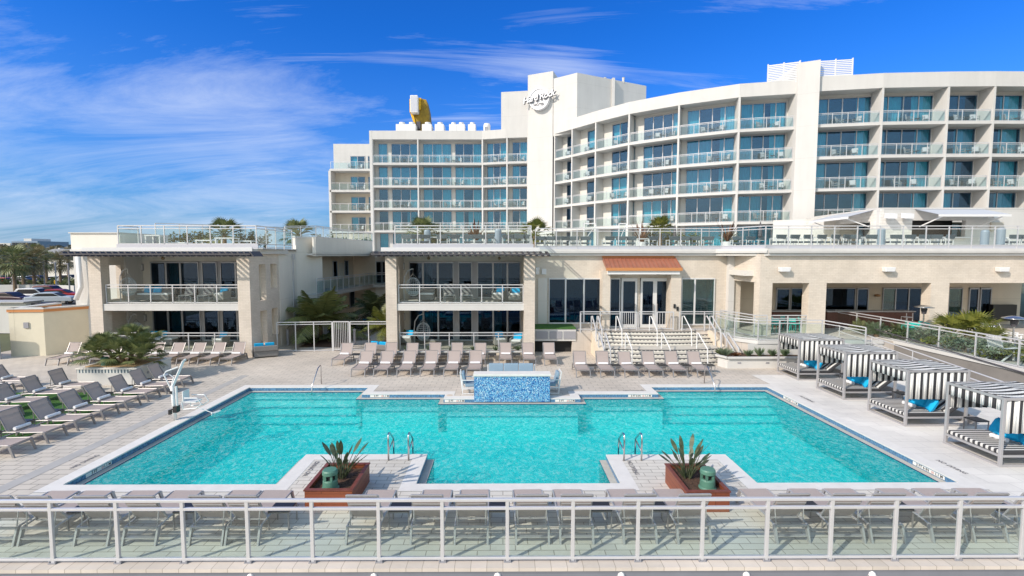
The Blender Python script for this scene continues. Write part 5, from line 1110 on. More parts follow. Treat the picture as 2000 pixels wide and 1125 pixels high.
# ---------------------------------------------------------------- cabanas (origin at the front left foot; +x away from the pool)
STV = stripes('curtain_stripes', 0, 4.4); STY = stripes('valance_stripes', 1, 4.4); STT = stripes('canopy_stripes', 1, 4.0); STM = stripes('mattress_stripes', 1, 6.5, (.62, .61, .59), (.05, .05, .055), .5)
STB = stripes('back_stripes', 1, 4.6)
def make_cabana():
    o = thing('cabana', 'striped cabana', 'cabana'); WX, WY, HZ = 2.12, 1.72, 1.93; p_ = .075
    for x_, y_ in ((0, 0), (0, WY-p_), (WX-p_, 0), (WX-p_, WY-p_)): MB().box(x_, x_+p_, y_, y_+p_, 0, HZ).build('post', LFRAME2, o, bevel=.006)
    f_ = MB(); 
    for y_ in (0, WY-p_): f_.box(p_, WX-p_, y_+.004, y_+p_-.004, HZ-p_, HZ-.003)
    for x_ in (0, WX-p_): f_.box(x_+.004, x_+p_-.004, p_, WY-p_, HZ-p_, HZ-.003)
    f_.build('top_frame', LFRAME2, o)
    f_ = MB()
    for z_ in (.0, .27):
        for y_ in (0, WY-p_): f_.box(p_, WX+.35, y_+.01, y_+p_-.01, z_, z_+.06)
        f_.box(.01, p_-.01, p_, WY-p_, z_, z_+.06)
    f_.box(WX+.29, WX+.35, p_, WY-p_, 0, .33).build('bed_frame', LFRAME2, o)
    mt = MB(); mt.box(.04, 1.55, .03, WY-.03, .335, .45); mt.build('mattress', STM, o, bevel=.03)
    for k in (0, 1):
        y0, y1 = .04+k*WY/2, WY/2-.02+k*WY/2; a_ = math.radians(38); l_ = .9
        P_ = lambda d_, t_: (1.5+d_*math.cos(a_)-t_*math.sin(a_), .42+d_*math.sin(a_)+t_*math.cos(a_))
        MB().extr([(P_(0, -.05)[0], 0, P_(0, -.05)[1]), (P_(l_, -.05)[0], 0, P_(l_, -.05)[1]), (P_(l_, .06)[0], 0, P_(l_, .06)[1]), (P_(0, .06)[0], 0, P_(0, .06)[1])], (0, y0, 0), (0, y1, 0)).build('backrest', STB, o, bevel=.02)
        MB().bar((P_(.6, -.06)[0], (y0+y1)/2, P_(.6, -.06)[1]), (1.75, (y0+y1)/2, .33), .03).build('strut', LFRAME2, o)
    # sagging canopy
    c_ = MB(); nx, nyy = 24, 20
    def H(i, j): 
        u_, v_ = i/nx, j/nyy; return HZ+.015-.035*math.sin(math.pi*((u_*2) % 1 if u_ < 1 else 0))+.05*math.sin(math.pi*u_)*math.sin(math.pi*v_)
    for i in range(nx):
        for j in range(nyy):
            f = lambda a, b__: (.04+(WX-.08)*a/nx, .04+(WY-.08)*b__/nyy, H(a, b__))
            c_.q(f(i, j), f(i+1, j), f(i+1, j+1), f(i, j+1))
    co = c_.build('canopy', STT, o, smooth=True); so = co.modifiers.new('s', 'SOLIDIFY'); so.thickness = .006
    def drape(x0, x1, y0, y1, z0, z1, m_, nm_, amp=.018, k_=30, scal=0):
        v_ = MB(); pr = None
        for i in range(k_+1):
            t_ = i/k_; dx, dy = x1-x0, y1-y0; l_ = math.hypot(dx, dy); off_ = amp*math.sin(i*1.9)+amp*.4*math.sin(i*.7)
            q_ = (x0+dx*t_-dy/l_*off_, y0+dy*t_+dx/l_*off_, z0+scal*abs(math.sin(t_*math.pi*7)))
            b_ = (q_[0]-dy/l_*off_*.4, q_[1]+dx/l_*off_*.4)
            if pr: v_.q((pr[3], pr[4], pr[2]), (b_[0], b_[1], q_[2]), (q_[0], q_[1], z1), (pr[0], pr[1], z1))
            pr = (q_[0], q_[1], q_[2], b_[0], b_[1])
        d_ = v_.build(nm_, m_, o, smooth=True); so = d_.modifiers.new('s', 'SOLIDIFY'); so.thickness = .005; return d_
    drape(p_+.01, WX-p_-.01, .035, .035, HZ-1.0, HZ-.06, STV, 'front_curtain'); drape(.03, .03, p_, WY-p_, HZ-.38, HZ-.06, STY, 'valance', .006, 24)
    drape(p_+.01, WX*.9, WY-.035, WY-.035, HZ-.8, HZ-.06, STV, 'rear_curtain')
    return proto(o)
CAB = Placer(make_cabana())
def cushion_mb(w=.50, t_=.2):
    mb = MB(); n_ = 8
    for s_ in (-1, 1):
        for i in range(n_):
            for j in range(n_):
                def f(a, b__):
                    u_, v_ = a/n_*2-1, b__/n_*2-1; pz = t_/2*(max(0, (1-u_**4)*(1-v_**4)))**.5; sq = 1-.05*(u_*u_*v_*v_)
                    return (u_*w/2*sq*(1-.03*(1-v_*v_)), s_*pz, v_*w/2*sq+w/2)
                q_ = (f(i, j), f(i+1, j), f(i+1, j+1), f(i, j+1)); mb.q(*(q_ if s_ < 0 else q_[::-1]))
    return mb
cu0 = tag(cushion_mb().build('cushion', BLUE, smooth=True), 'azure cushion', 'cushion'); CUS = Placer(cu0); KIDS[cu0.name] = []
bt = tag(MB().tube([(0, -.22+i*.44/6, .055) for i in range(7)], .06, 12).build('rolled_towel', TOWEL), 'white rolled towel', 'towel'); TW2 = Placer(bt); KIDS[bt.name] = []
names = ['farthest', 'second farthest', 'second nearest', 'nearest']
for i, (y_, x_) in enumerate(((22.12, 13.66), (19.08, 13.66), (16.04, 13.62), (12.87, 13.6))):
    CAB((x_, y_, 0), 0, f'black and white striped cabana with blue cushions right of the pool, the {names[i]} one', 'striped cabanas right of the pool')
    for k, (dx, dy, rz_, rx_) in enumerate(((1.05, .36, 66, 0), (1.12, .85, 108, 0), (1.2, 1.36, 76, 0))):
        c_ = CUS((x_+dx, y_+dy, .44), math.radians(rz_), f'azure blue cushion on the {names[i]} cabana bed, the {["near", "middle", "far"][k]} one of three', 'blue cushions in the cabanas'); c_.rotation_euler = (math.radians(26), 0, math.radians(rz_))
    TW2((x_+.82, y_+.85, .45), math.radians(6), f'white rolled towel on the {names[i]} cabana bed', 'rolled towels in the cabanas')
    TBL((x_+2.0, y_-.42, 0), 0, f'pale low side table at the front of the {names[i]} cabana', 'side tables beside the cabanas')
    MBx = None

# ---------------------------------------------------------------- pool side things
# mosaic wall with white cap
mwx0, mwx1, mwy = X(925, 19.35), X(1075.5, 19.35), 19.30
mo = thing('mosaic_wall', 'low blue glass mosaic wall with a white cap at the far pool edge', 'wall')
mtop = Z(735, mwy-.02); MB().box(mwx0, mwx1, mwy-.02, mwy+.45, -.12, mtop).build('tiled_body', M_TILE, mo); MB().box(mwx0-.03, mwx1+.04, mwy-.06, mwy+.5, mtop, mtop+.09).build('cap', COPE, mo, bevel=.01)
MB().box(mwx0-.01, mwx1+.01, mwy-.018, mwy+.46, -.0, mtop-.004).build('side_render', COPE, mo) if False else None
# slate sofa and two chairs behind it
so = thing('outdoor_sofa', 'three seat slate blue outdoor sofa behind the mosaic wall', 'sofa', ((X(952, 21.2)+X(1046, 21.2))/2, 21.15, 0)); w_ = (X(1046, 21.2)-X(952, 21.2))/2
for i in range(3):
    x0 = -w_+.05+i*(2*w_-.1)/3; x1 = x0+(2*w_-.1)/3-.015
    MB().box(x0, x1, -.3, .3, .3, .46).build('seat_cushion', SBLUE, so, bevel=.03); MB().extr([(0, .22, .42), (0, .38, .42), (0, .46, .95), (0, .32, .95)], (x0, 0, 0), (x1, 0, 0)).build('back_cushion', SBLUE, so, bevel=.03)
fm = MB()
for s_ in (-1, 1):
    fm.bar((s_*w_, -.3, 0), (s_*w_, -.3, .6), .045).bar((s_*w_, .4, 0), (s_*w_, .42, .9), .045).bar((s_*w_, -.3, .6), (s_*w_, .42, .6), .05, .04)
fm.bar((-w_, -.3, .27), (w_, -.3, .27), .05).bar((-w_, .4, .27), (w_, .4, .27), .05).build('frame', WHITEM, so)
def arm_chair(lab, x_, y_, rz):
    o = thing('outdoor_armchair', lab, 'armchair', (x_, y_, 0), rz, 'slate blue armchairs by the mosaic wall'); MB().box(-.27, .27, -.27, .25, .3, .44).build('seat_cushion', SBLUE, o, bevel=.03); MB().extr([(0, .2, .42), (0, .32, .42), (0, .42, .88), (0, .3, .9)], (-.26, 0, 0), (.26, 0, 0)).build('back_cushion', SBLUE, o, bevel=.03); fm = MB()
    for s_ in (-1, 1):
        fm.bar((s_*.31, -.3, 0), (s_*.31, -.3, .6), .035).bar((s_*.31, .36, 0), (s_*.31, .38, .6), .035).bar((s_*.31, -.32, .6), (s_*.31, .4, .6), .05, .03).bar((s_*.31, -.3, .03), (s_*.31, .36, .03), .035).bar((s_*.31, -.3, .27), (s_*.31, .36, .27), .035).bar((s_*.29, .38, .3), (s_*.29, .46, .92), .035)
    fm.bar((-.31, .38, .27), (.31, .38, .27), .04).bar((-.31, -.3, .27), (.31, -.3, .27), .04).bar((-.29, .46, .92), (.29, .46, .92), .035).build('frame', WHITEM, o)
arm_chair('slate blue cushioned white armchair left of the mosaic wall facing right', X(917, 20.2)+.05, 20.25, math.radians(92)); arm_chair('slate blue cushioned white armchair right of the mosaic wall facing left', X(1074, 20.4)+.0, 20.3, math.radians(-88))
# pool ladders on the peninsulas
def ladder(lab, x_, y_, dx):
    o = thing('pool_ladder', lab, 'pool ladder', (x_, y_, 0), 0, 'steel pool ladders')
    for s_ in (0, dx):
        MB().tube([(s_, -.42, 0), (s_, -.42, .68), (s_, -.36, .76), (s_, -.22, .72), (s_, .22, .40), (s_, .24, .2), (s_, .24, -1.0)], .025, 8).tube([(s_, -.40, .27), (s_, .22, .36)], .02, 8).build('side_rail', CHROME, o, smooth=True)
    tr_ = MB(); [tr_.box(0, dx, .20, .28, z_, z_+.02) for z_ in (-.35, -.65, -.95)]; tr_.build('treads', CHROME, o)
ladder('pair of steel ladder rails at the tip of the left pool peninsula', G(760, 897)[0]+.0, 13.85, (G(799, 897)[0]-G(760, 897)[0])); ladder('pair of steel ladder rails at the tip of the right pool peninsula', G(1217, 897)[0], 13.78, G(1251, 897)[0]-G(1217, 897)[0])
def step_rail(lab, x_, y_):
    o = thing('pool_handrail', lab, 'handrail', (x_, y_, 0), 0, 'handrails over the pool steps'); MB().tube([(0, .35, 0), (0, .35, .8), (0, .28, .86), (0, .0, .80), (0, -.75, .15), (0, -.8, -.5)], .024, 8).build('rail', CHROME, o, smooth=True)
step_rail('steel handrail over the left pool steps', X(600, 21.2)+.3, 21.3); step_rail('steel handrail over the right pool steps', X(1400, 21.2)-.2, 21.3)
# wooden planters, bird of paradise and green garden speakers
def leafblade(mb, base, tip, w_, droop=.0, n_=4):
    b_ = Vector(base); t_ = Vector(tip); d_ = t_-b_; s_ = d_.cross(Vector((0, 0, 1))); s_ = s_.normalized() if s_.length > 1e-4 else Vector((1, 0, 0)); r_ = Vector((random.uniform(-.5, .5), random.uniform(-.5, .5), .2)); s_ = (s_+r_*.5).normalized()
    pr = None
    for i in range(n_+1):
        t = i/n_; c_ = b_+d_*t-Vector((0, 0, droop*t*t)); ww = w_*math.sin(math.pi*min(1, t*.9+.08))**.7
        a1, a2 = c_-s_*ww/2, c_+s_*ww/2
        if pr: mb.q(pr[0], pr[1], a2, a1)
        pr = (a1, a2)
def wood_planter(lab, x0, x1, y0, y1):
    o = thing('wooden_planter', lab, 'planter', group='reddish wooden planters'); h_ = .46; t_ = .05
    MB().box(x0, x1, y0, y0+t_, 0, h_).box(x0, x1, y1-t_, y1, 0, h_).box(x0, x0+t_, y0+t_, y1-t_, 0, h_).box(x1-t_, x1, y0+t_, y1-t_, 0, h_).build('box', WOOD, o)
    e_ = .02; MB().box(x0-e_, x1+e_, y0-e_, y0+.07, h_, h_+.03).box(x0-e_, x1+e_, y1-.07, y1+e_, h_, h_+.03).box(x0-e_, x0+.07, y0+.07, y1-.07, h_, h_+.03).box(x1-.07, x1+e_, y0+.07, y1-.07, h_, h_+.03).build('rim', WOODD, o)
    sb = MB(); nx_, ny_ = 14, 18; hh = {(i, j): .37+random.uniform(-.015, .015) for i in range(nx_+1) for j in range(ny_+1)}
    f = lambda i, j: (x0+t_+(x1-x0-2*t_)*i/nx_, y0+t_+(y1-y0-2*t_)*j/ny_, hh[i, j])
    for i in range(nx_):
        for j in range(ny_): sb.q(f(i, j), f(i+1, j), f(i+1, j+1), f(i, j+1))
    sb.build('soil', SOIL, o)
def paradise(lab, x_, y_, z_, seed):
    random.seed(seed); o = thing('bird_of_paradise_plant', lab, 'plant', (x_, y_, z_)); sm = MB(); lm_ = MB()
    for i in range(24):
        a_ = random.uniform(0, 6.28); l_ = random.uniform(.55, 1.1); k_ = random.uniform(.3, 1.0)*(1 if i % 4 else .25); d_ = Vector((math.cos(a_)*k_, math.sin(a_)*k_*.8, 1)).normalized(); b_ = Vector((math.cos(a_)*.08, math.sin(a_)*.08, 0)); e_ = b_+d_*l_*.62
        sm.tube([b_, (b_+e_)/2+Vector((0, 0, .02)), e_], .009, 5); leafblade(lm_, e_, e_+(d_+Vector((math.cos(a_)*.25, math.sin(a_)*.25, 0))).normalized()*l_*.44, .115, .03)
    for i in range(16):
        a_ = random.uniform(0, 6.28); d_ = Vector((math.cos(a_)*.7, math.sin(a_)*.6, random.uniform(.6, 1.3))); leafblade(lm_, (random.uniform(-.12, .12), random.uniform(-.1, .1), .0), d_*.32, .035)
    sm.build('stems', BOP, o); lm_.build('leaves', BOP, o)
def speaker(lab, x_, y_, z_, s=1.):
    o = thing('garden_speaker', lab, 'speaker', (x_, y_, z_), 0, 'green garden speakers'); MB().lathe([(.20*s, 0), (.20*s, .02*s), (.175*s, .05*s), (.165*s, .20*s), (.15*s, .23*s), (0, .23*s)], 24).build('base', GREENP, o, smooth=False)
    MB().lathe([(.10*s, .23*s), (.10*s, .36*s)], 16).build('core', BLACK, o); p_ = MB()
    for k in range(6): a_ = k*math.pi/3; p_.bar((math.cos(a_)*.14*s, math.sin(a_)*.14*s, .22*s), (math.cos(a_)*.14*s, math.sin(a_)*.14*s, .37*s), .05*s, .04*s)
    p_.build('ribs', GREENP, o); MB().lathe([(.15*s, .34*s), (.175*s, .36*s), (.17*s, .43*s), (.15*s, .46*s), (0, .465*s)], 24).build('cap', GREENP, o)
wood_planter('reddish wooden planter with a bird of paradise on the left peninsula', -4.5, -3.42, 10.72, 12.15); wood_planter('reddish wooden planter with a bird of paradise on the right peninsula', 4.15, 5.12, 10.6, 12.05)
paradise('dark leaved bird of paradise in the left wooden planter', -3.93, 11.55, .38, 5); paradise('light tipped bird of paradise in the right wooden planter', 4.5, 11.5, .38, 9)
speaker('dark green mushroom shaped garden speaker in the left wooden planter', -4.02, 11.02, .37, 1.0); speaker('dark green mushroom shaped garden speaker in the right wooden planter', 4.78, 11.0, .37, 1.0)
# pool lift
lx, ly = -11.55, 16.86
pf = thing('pool_lift', 'white pool access lift with a hanging seat at the left pool edge', 'pool lift', (lx, ly, 0))
MB().tube([(0, 0, 0), (-.05, 0, 1.2)], .06, 12).build('mast', WHITEM, pf, smooth=True); MB().bar((-.05, 0, 1.15), (.22, .25, 2.05), .09, .07).bar((.22, .25, 2.05), (.28, .3, 2.1), .06).build('arm', WHITEM, pf)
MB().tube([(-.1, 0, 1.1), (-.32, .0, 1.62), (-.27, .05, 1.72), (.08, .15, 1.85)], .025, 7).tube([(-.1, 0, 1.15), (-.05, .1, 1.5), (-.18, .08, 1.6)], .02, 7).build('linkage', WHITEM, pf)
MB().box(-.02, .12, -.08, .12, .28, .5).tube([(-.17, 0, .33), (.0, -.06, .42), (.1, 0, .5)], .03, 8).box(-.2, -.12, -.05, .05, .2, .36).box(-.1, -.02, -.08, -.03, .95, 1.05).build('motor', BLACK, pf); MB().tube([(.07, .02, 1.2), (.08, .02, .5)], .04, 8).build('actuator', WHITEM, pf)
st_ = MB().box(.25, .28, .05, .4, .62, 1.0).box(.28, .72, .05, .4, .60, .64).build('seat', WHITEM, pf)
MB().tube([(.25, 0, .66), (.3, 0, .38), (.75, 0, .42), (.95, .0, .56), (.8, 0, .78), (.35, 0, .78)], .018, 6).tube([(.25, .42, .66), (.3, .42, .38), (.75, .42, .42), (.95, .42, .56), (.8, .42, .78), (.35, .42, .78)], .018, 6).tube([(.75, .1, .42), (1.3, .1, .2), (1.45, .2, .24)], .014, 5).bar((1.25, .05, .2), (1.4, .35, .22), .05).build('seat_frame', WHITEM, pf)

# ---------------------------------------------------------------- balcony furniture on the pavilions
def egg_chair(lab, x_, y_, z_, s=1., m_=None):
    o = thing('hanging_egg_chair', lab, 'hanging chair', (x_, y_, z_), 0, 'hanging egg chairs on the pavilions'); MB().tube([(-.45, .1, 0), (-.48, .1, .9), (-.42, .08, 1.5), (-.2, .05, 1.85), (.05, .0, 1.95), (.12, 0, 1.93)], .03, 8).tube([(-.5, -.4, .02), (-.45, .1, .03), (.5, .35, .02)], .03, 6).build('stand', RAILM, o, smooth=True)
    MB().tube([(.1, 0, 1.93), (.1, 0, 1.62)], .01, 5).tube([(.1, 0, 1.66), (-.12, 0, 1.42)], .012, 5).tube([(.1, 0, 1.66), (.34, 0, 1.40)], .012, 5).tube([(.1, 0, 1.66), (.1, .2, 1.42)], .012, 5).build('chain', STEEL, o)
    b_ = MB(); n_ = 18; m2 = 12
    for k in range(n_):   # open basket: wires in a rounded egg
        a_ = 2*math.pi*k/n_
        if math.cos(a_-math.radians(-90)) > .86: pts_ = range(0, 6)
        else: pts_ = range(0, m2+1)
        b_.tube([(.1+.42*math.sin(math.pi*(i/m2)*.94+.12)*math.cos(a_), .4*math.sin(math.pi*(i/m2)*.94+.12)*math.sin(a_), .35+1.08*(1-math.cos(math.pi*i/m2))/2) for i in pts_], .011, 4)
    for i in range(1, m2):
        t_ = i/m2; z__ = .35+1.08*(1-math.cos(math.pi*t_))/2; r_ = .42*math.sin(math.pi*t_*.94+.12); a0, a1 = (0, 6.2832) if i < 6 else (math.radians(-50), math.radians(230))
        b_.tube([(.1+r_*math.cos(a0+(a1-a0)*j/16), r_*math.sin(a0+(a1-a0)*j/16), z__) for j in range(17)], .011, 4)
    b_.build('basket', mat('pale_wicker', (.55, .60, .64), .6), o); MB().lathe([(.0, 0), (.28, .03), (.33, .12), (.2, .17), (0, .17)], 14, (.1, 0, .48)).build('seat_cushion', m_ or SBLUE, o)
egg_chair('hanging egg chair on the upper balcony of the middle pavilion', X(803, 28.6), 28.6, F2); egg_chair('hanging egg chair on the ground patio of the middle pavilion', X(822, 29.2), 29.2, .29); egg_chair('hanging egg chair on the upper balcony of the left pavilion', X(244, 28.8), 28.8, F2, m_=TOWEL); egg_chair('hanging egg chair on the ground patio of the left pavilion', X(256, 29.3), 29.3, .29, m_=TOWEL)
def make_deckchair():
    o = thing('striped_lounger', 'striped deck lounger', 'lounger'); f_ = MB()
    for s_ in (-1, 1): f_.bar((s_*.3, -.5, 0), (s_*.3, -.45, .36), .03).bar((s_*.3, .45, 0), (s_*.3, .4, .36), .03).bar((s_*.3, -.6, .36), (s_*.3, .35, .36), .03).bar((s_*.3, .3, .36), (s_*.3, .62, .98), .03)
    f_.build('frame', LFRAME2, o); MB().box(-.29, .29, -.6, .3, .37, .42).build('seat_pad', mat('grey_pad', (.35, .35, .36), .8), o); MB().extr([(0, .28, .40), (0, .34, .38), (0, .66, 1.0), (0, .6, 1.02)], (-.29, 0, 0), (.29, 0, 0)).build('back_pad', DIAG, o); return proto(o)
DIAG, t, b = newmat('diagonal_stripes'); c = N(t, 'ShaderNodeTexCoord'); sx = N(t, 'ShaderNodeSeparateXYZ'); L(t, c.outputs['Object'], sx.inputs[0]); g = M(t, 'LESS_THAN', M(t, 'FRACT', M(t, 'MULTIPLY', M(t, 'ADD', M(t, 'ADD', sx.outputs[0], sx.outputs[2]), 20), 3.2)), .5)
x = N(t, 'ShaderNodeMix', data_type='RGBA'); L(t, g, x.inputs[0]); x.inputs[6].default_value = (.60, .55, .52, 1); x.inputs[7].default_value = (.14, .13, .15, 1); L(t, x.outputs[2], b.inputs['Base Color'])
DCH = Placer(make_deckchair())
for px, nm_, lab in ((877, 28.9, 'middle pavilion, left one'), (911, 28.9, 'middle pavilion, right one'), (364, 28.9, 'left pavilion, left one'), (400, 28.9, 'left pavilion, right one')): DCH((X(px, nm_), nm_, F2), math.radians(12), f'striped lounger on the upper balcony of the {lab}', 'striped loungers on the upper balconies')
def make_wicker():
    o = thing('wicker_chair', 'grey wicker chair', 'chair'); MB().box(-.33, .33, -.3, .3, .12, .42).extr([(-.36, .22, .4), (.36, .22, .4), (.36, .34, .4), (-.36, .34, .4)], (0, 0, 0), (0, .08, .38)).box(-.38, -.3, -.3, .3, .12, .62).box(.3, .38, -.3, .3, .12, .62).build('wicker_shell', mat('grey_wicker', (.30, .29, .28), .8, var=.2, vs=30, bump=1, bs=90), o, bevel=.03)
    MB().box(-.28, .28, -.28, .22, .42, .52).build('seat_cushion', TOWEL, o, bevel=.02); MB().extr([(0, .12, .5), (0, .22, .5), (0, .3, .85), (0, .2, .85)], (-.25, 0, 0), (.25, 0, 0)).build('blue_cushion', BLUE, o, bevel=.03); return proto(o)
WCK = Placer(make_wicker())
for px, y_, z_, lab in ((975, 29, F2, 'upper balcony of the middle pavilion, left of two'), (1007, 28.7, F2, 'upper balcony of the middle pavilion, right of two'), (430, 29, F2, 'upper balcony of the left pavilion near the right pillar'), (976, 29.2, .29, 'ground patio of the middle pavilion, left of two'), (1010, 28.6, .29, 'ground patio of the middle pavilion, right of two'), (425, 29.2, .29, 'ground patio of the left pavilion near the right pillar'), (795, 29.8, .29, 'ground patio of the middle pavilion behind the egg chair')): WCK((X(px, y_), y_, z_), math.radians(random.uniform(-25, 25)), f'grey wicker chair on the {lab}', 'wicker chairs on the pavilions')
def wicker_sofa(lab, x_, y_, z_, w_=1.3, rz=0, blue=True):
    o = thing('wicker_sofa', lab, 'sofa', (x_, y_, z_), rz, 'grey wicker sofas'); MB().box(-w_/2, w_/2, -.35, .35, .05, .38).box(-w_/2, w_/2, .28, .42, .38, .68).box(-w_/2, -w_/2+.12, -.35, .28, .38, .58).build('wicker_base', mat('dark_wicker', (.20, .19, .185), .8, var=.2, vs=30), o, bevel=.04); MB().box(-w_/2+.13, w_/2-.02, -.34, .26, .38, .48).build('seat_cushion', TOWEL, o, bevel=.03)
    for k in range(2 if blue else 0): MB().extr([(0, .12, .48), (0, .24, .48), (0, .32, .84), (0, .2, .84)], (-w_/2+.2+k*.55, 0, 0), (-w_/2+.68+k*.55, 0, 0)).build('blue_cushion', BLUE, o, bevel=.03)
wicker_sofa('grey wicker sofa with blue cushions on the upper balcony of the left pavilion', X(300, 29.4), 29.4, F2, 2.0); wicker_sofa('dark wicker sofa with blue cushions on the ground patio of the left pavilion', X(305, 29.6), 29.6, .29, 1.9); wicker_sofa('grey wicker sofa on the upper balcony of the middle pavilion beside the egg chair', X(832, 29.4), 29.4, F2, .95, 0, False)
wicker_sofa('round backed wicker daybed with blue cushion at the foot of the left pavilion', X(514, 27.6), 27.6, 0, 1.25, math.radians(205)); wicker_sofa('wicker daybed with blue cushion in front of the middle pavilion left pillar', X(738, 26.9), 27.9, 0, 1.1, math.radians(160)); wicker_sofa('wicker sofa with blue cushion deep in the courtyard', X(716, 38), 38, 0, 1.9, math.radians(175))
def fan_lamp(lab, x_, y_, z_):
    o = thing('ceiling_fan', lab, 'ceiling fan', (x_, y_, z_), 0, 'ceiling fans of the pavilions'); MB().tube([(0, 0, 0), (0, 0, -.18)], .02, 6).lathe([(.03, -.18), (.1, -.22), (.08, -.32), (.0, -.36)], 12).build('hub', mat('bronze', (.25, .18, .1), .4, .6), o)
    b_ = MB(); [b_.bar((math.cos(a_)*.1, math.sin(a_)*.1, -.24), (math.cos(a_)*.6, math.sin(a_)*.6, -.24), .13, .012) for a_ in (.3, 2.4, 4.5)]; b_.build('blades', BROWNW, o)
for px, z_, lab in ((837, RB, 'upper ceiling of the middle pavilion, left'), (975, RB, 'upper ceiling of the middle pavilion, right'), (318, RB, 'upper ceiling of the left pavilion'), (834, 2.72, 'lower ceiling of the middle pavilion, left'), (974, 2.72, 'lower ceiling of the middle pavilion, right')): fan_lamp(f'bronze ceiling fan at the {lab}', X(px, 29.3), 29.3, z_)
for px, py, lab in ((277, 522, 'upper rear wall of the left pavilion'), (283, 621, 'lower rear wall of the left pavilion'), (788, 520, 'upper rear wall of the middle pavilion'), (789, 619, 'lower rear wall of the middle pavilion')):
    o = thing('wall_sconce', f'slim white wall sconce on the {lab}', 'wall light', D(px, py, 30.9), 0, 'slim sconces on the pavilion walls'); MB().box(-.06, .06, .0, .08, -.22, .22).build('back_plate', GREYM, o); MB().box(-.045, .045, -.05, .0, -.18, .18).build('shade', WHITEM, o)
# courtyard bollard lights
for px, lab in ((557, 'left end'), (689, 'middle')): tag(MB().lathe([(.08, 0), (.08, .9), (.1, .92), (.1, 1.02), (0, 1.05)], 12, (X(px, 31.2), 31.2, 0)).build('bollard_light', GREYM), f'grey bollard light behind the courtyard fence, {lab}', 'bollard')
# ---------------------------------------------------------------- hotel balcony chairs and tables
def make_bchair():
    o = thing('balcony_chair', 'grey balcony chair', 'chair'); f_ = MB()
    for s_ in (-1, 1): f_.bar((s_*.26, -.25, 0), (s_*.26, -.25, .62), .03).bar((s_*.26, .25, 0), (s_*.26, .3, .9), .03).bar((s_*.26, -.27, .62), (s_*.26, .28, .62), .04, .03)
    f_.build('frame', LFRAME, o); m_ = mat('pale_sling', (.50, .50, .52), .8); MB().extr([(-.24, -.24, .42), (-.24, .26, .38), (-.24, .36, .92), (-.24, .38, .92), (-.24, .28, .36), (-.24, -.24, .40)], (0, 0, 0), (.48, 0, 0)).build('sling_seat', m_, o); return proto(o)
BCH = Placer(make_bchair())
def make_btable():
    o = thing('balcony_table', 'dark round balcony table', 'table'); MB().lathe([(.0, .5), (.24, .5), (.24, .53), (0, .53)], 12).build('table_top', CHAR, o); MB().lathe([(.15, 0), (.03, .05), (.03, .5)], 8).build('foot', CHAR, o); return proto(o)
BTB = Placer(make_btable()); rc = random.Random(4)
for p, q, u, n, Ln, z0, rec, fl, wing, idx in chair_spots:
    lo = .42 if wing != 'right wing' else .38
    base = rc.uniform(lo, .55)*Ln; w_ = ORD[idx]+' bay of the '+wing if wing != 'set-back block' else 'the set-back block at left'
    kk = 2
    if Ln < 3: base = Ln*.35
    for j in range(kk):
        s_ = base+j*min(1.5, Ln*.33); 
        if s_ > Ln-.4: continue
        d_ = .75+rc.uniform(0, .2); c_ = p+u*s_-n*d_; ang = math.atan2(n.y, n.x)+math.pi/2+(.6 if j == 0 else -.6)+rc.uniform(-.4, .4)
        BCH((c_.x, c_.y, z0), ang, f'{"left" if j == 0 else "right"} chair on the {fl}, {w_}', 'chairs on the hotel balconies')
    if Ln > 3:
        c_ = p+u*(base+.75)-n*.95; BTB((c_.x, c_.y, z0), 0, f'dark table on the {fl}, {w_}', 'tables on the hotel balconies')

# ---------------------------------------------------------------- roof terrace seats and tables
def make_tchair():
    o = thing('terrace_chair', 'dark cushioned terrace chair', 'chair'); f_ = MB()
    for s_ in (-1, 1): f_.bar((s_*.29, .25, 0), (s_*.29, .25, .62), .035).bar((s_*.29, -.25, 0), (s_*.29, -.28, .70), .035).bar((s_*.29, .27, .60), (s_*.29, -.27, .60), .05, .03)
    f_.build('frame', WHITEM, o); MB().box(-.27, .27, -.25, .27, .36, .46).build('seat_cushion', CHCU, o, bevel=.02)
    MB().extr([(-.30, -.33, .60), (.30, -.33, .60), (.34, -.38, .84), (-.34, -.38, .84)], (0, 0, 0), (0, .1, 0)).build('back_cushion', CHCU, o, bevel=.02); return proto(o)
CHCU = mat('blue_grey_cushion', (.085, .12, .145), .8)
TCH = Placer(make_tchair())
tpx = [(px, 28.9) for px in (800, 813, 828, 866, 887, 916, 937, 956, 991, 1014, 1029)]+[(px, 31.6) for px in (1054, 1075, 1089, 1100, 1123, 1144, 1187, 1213, 1232, 1271, 1312, 1335, 1355, 1381, 1437, 1459, 1480)]+[(px, 28.8) for px in (1517, 1543, 1568, 1595, 1621, 1644, 1663, 1695, 1743, 1767, 1795, 1819, 1843, 1971, 1997)]
for i, (px, y_) in enumerate(tpx):
    ar_ = 'middle pavilion roof' if y_ < 29 and px < 1040 else 'roof above the centre doors' if px < 1500 else 'roof above the arcade'
    j = i if i < 11 else i-11 if i < 28 else i-28
    TCH((X(px, y_), y_, DECKZ), random.uniform(-.35, .35), f'dark cushioned white chair on the {ar_}, {ORD[j]} from the left', 'chairs on the roof terrace')
def make_ttable():
    o = thing('terrace_table', 'white terrace table', 'table'); MB().box(-.4, .4, -.4, .4, .70, .74).build('table_top', WHITEM, o); f_ = MB(); [f_.box(a_-.02, a_+.02, b__-.02, b__+.02, 0, .7) for a_ in (-.36, .36) for b__ in (-.36, .36)]; f_.build('legs', WHITEM, o); return proto(o)
TTB = Placer(make_ttable())
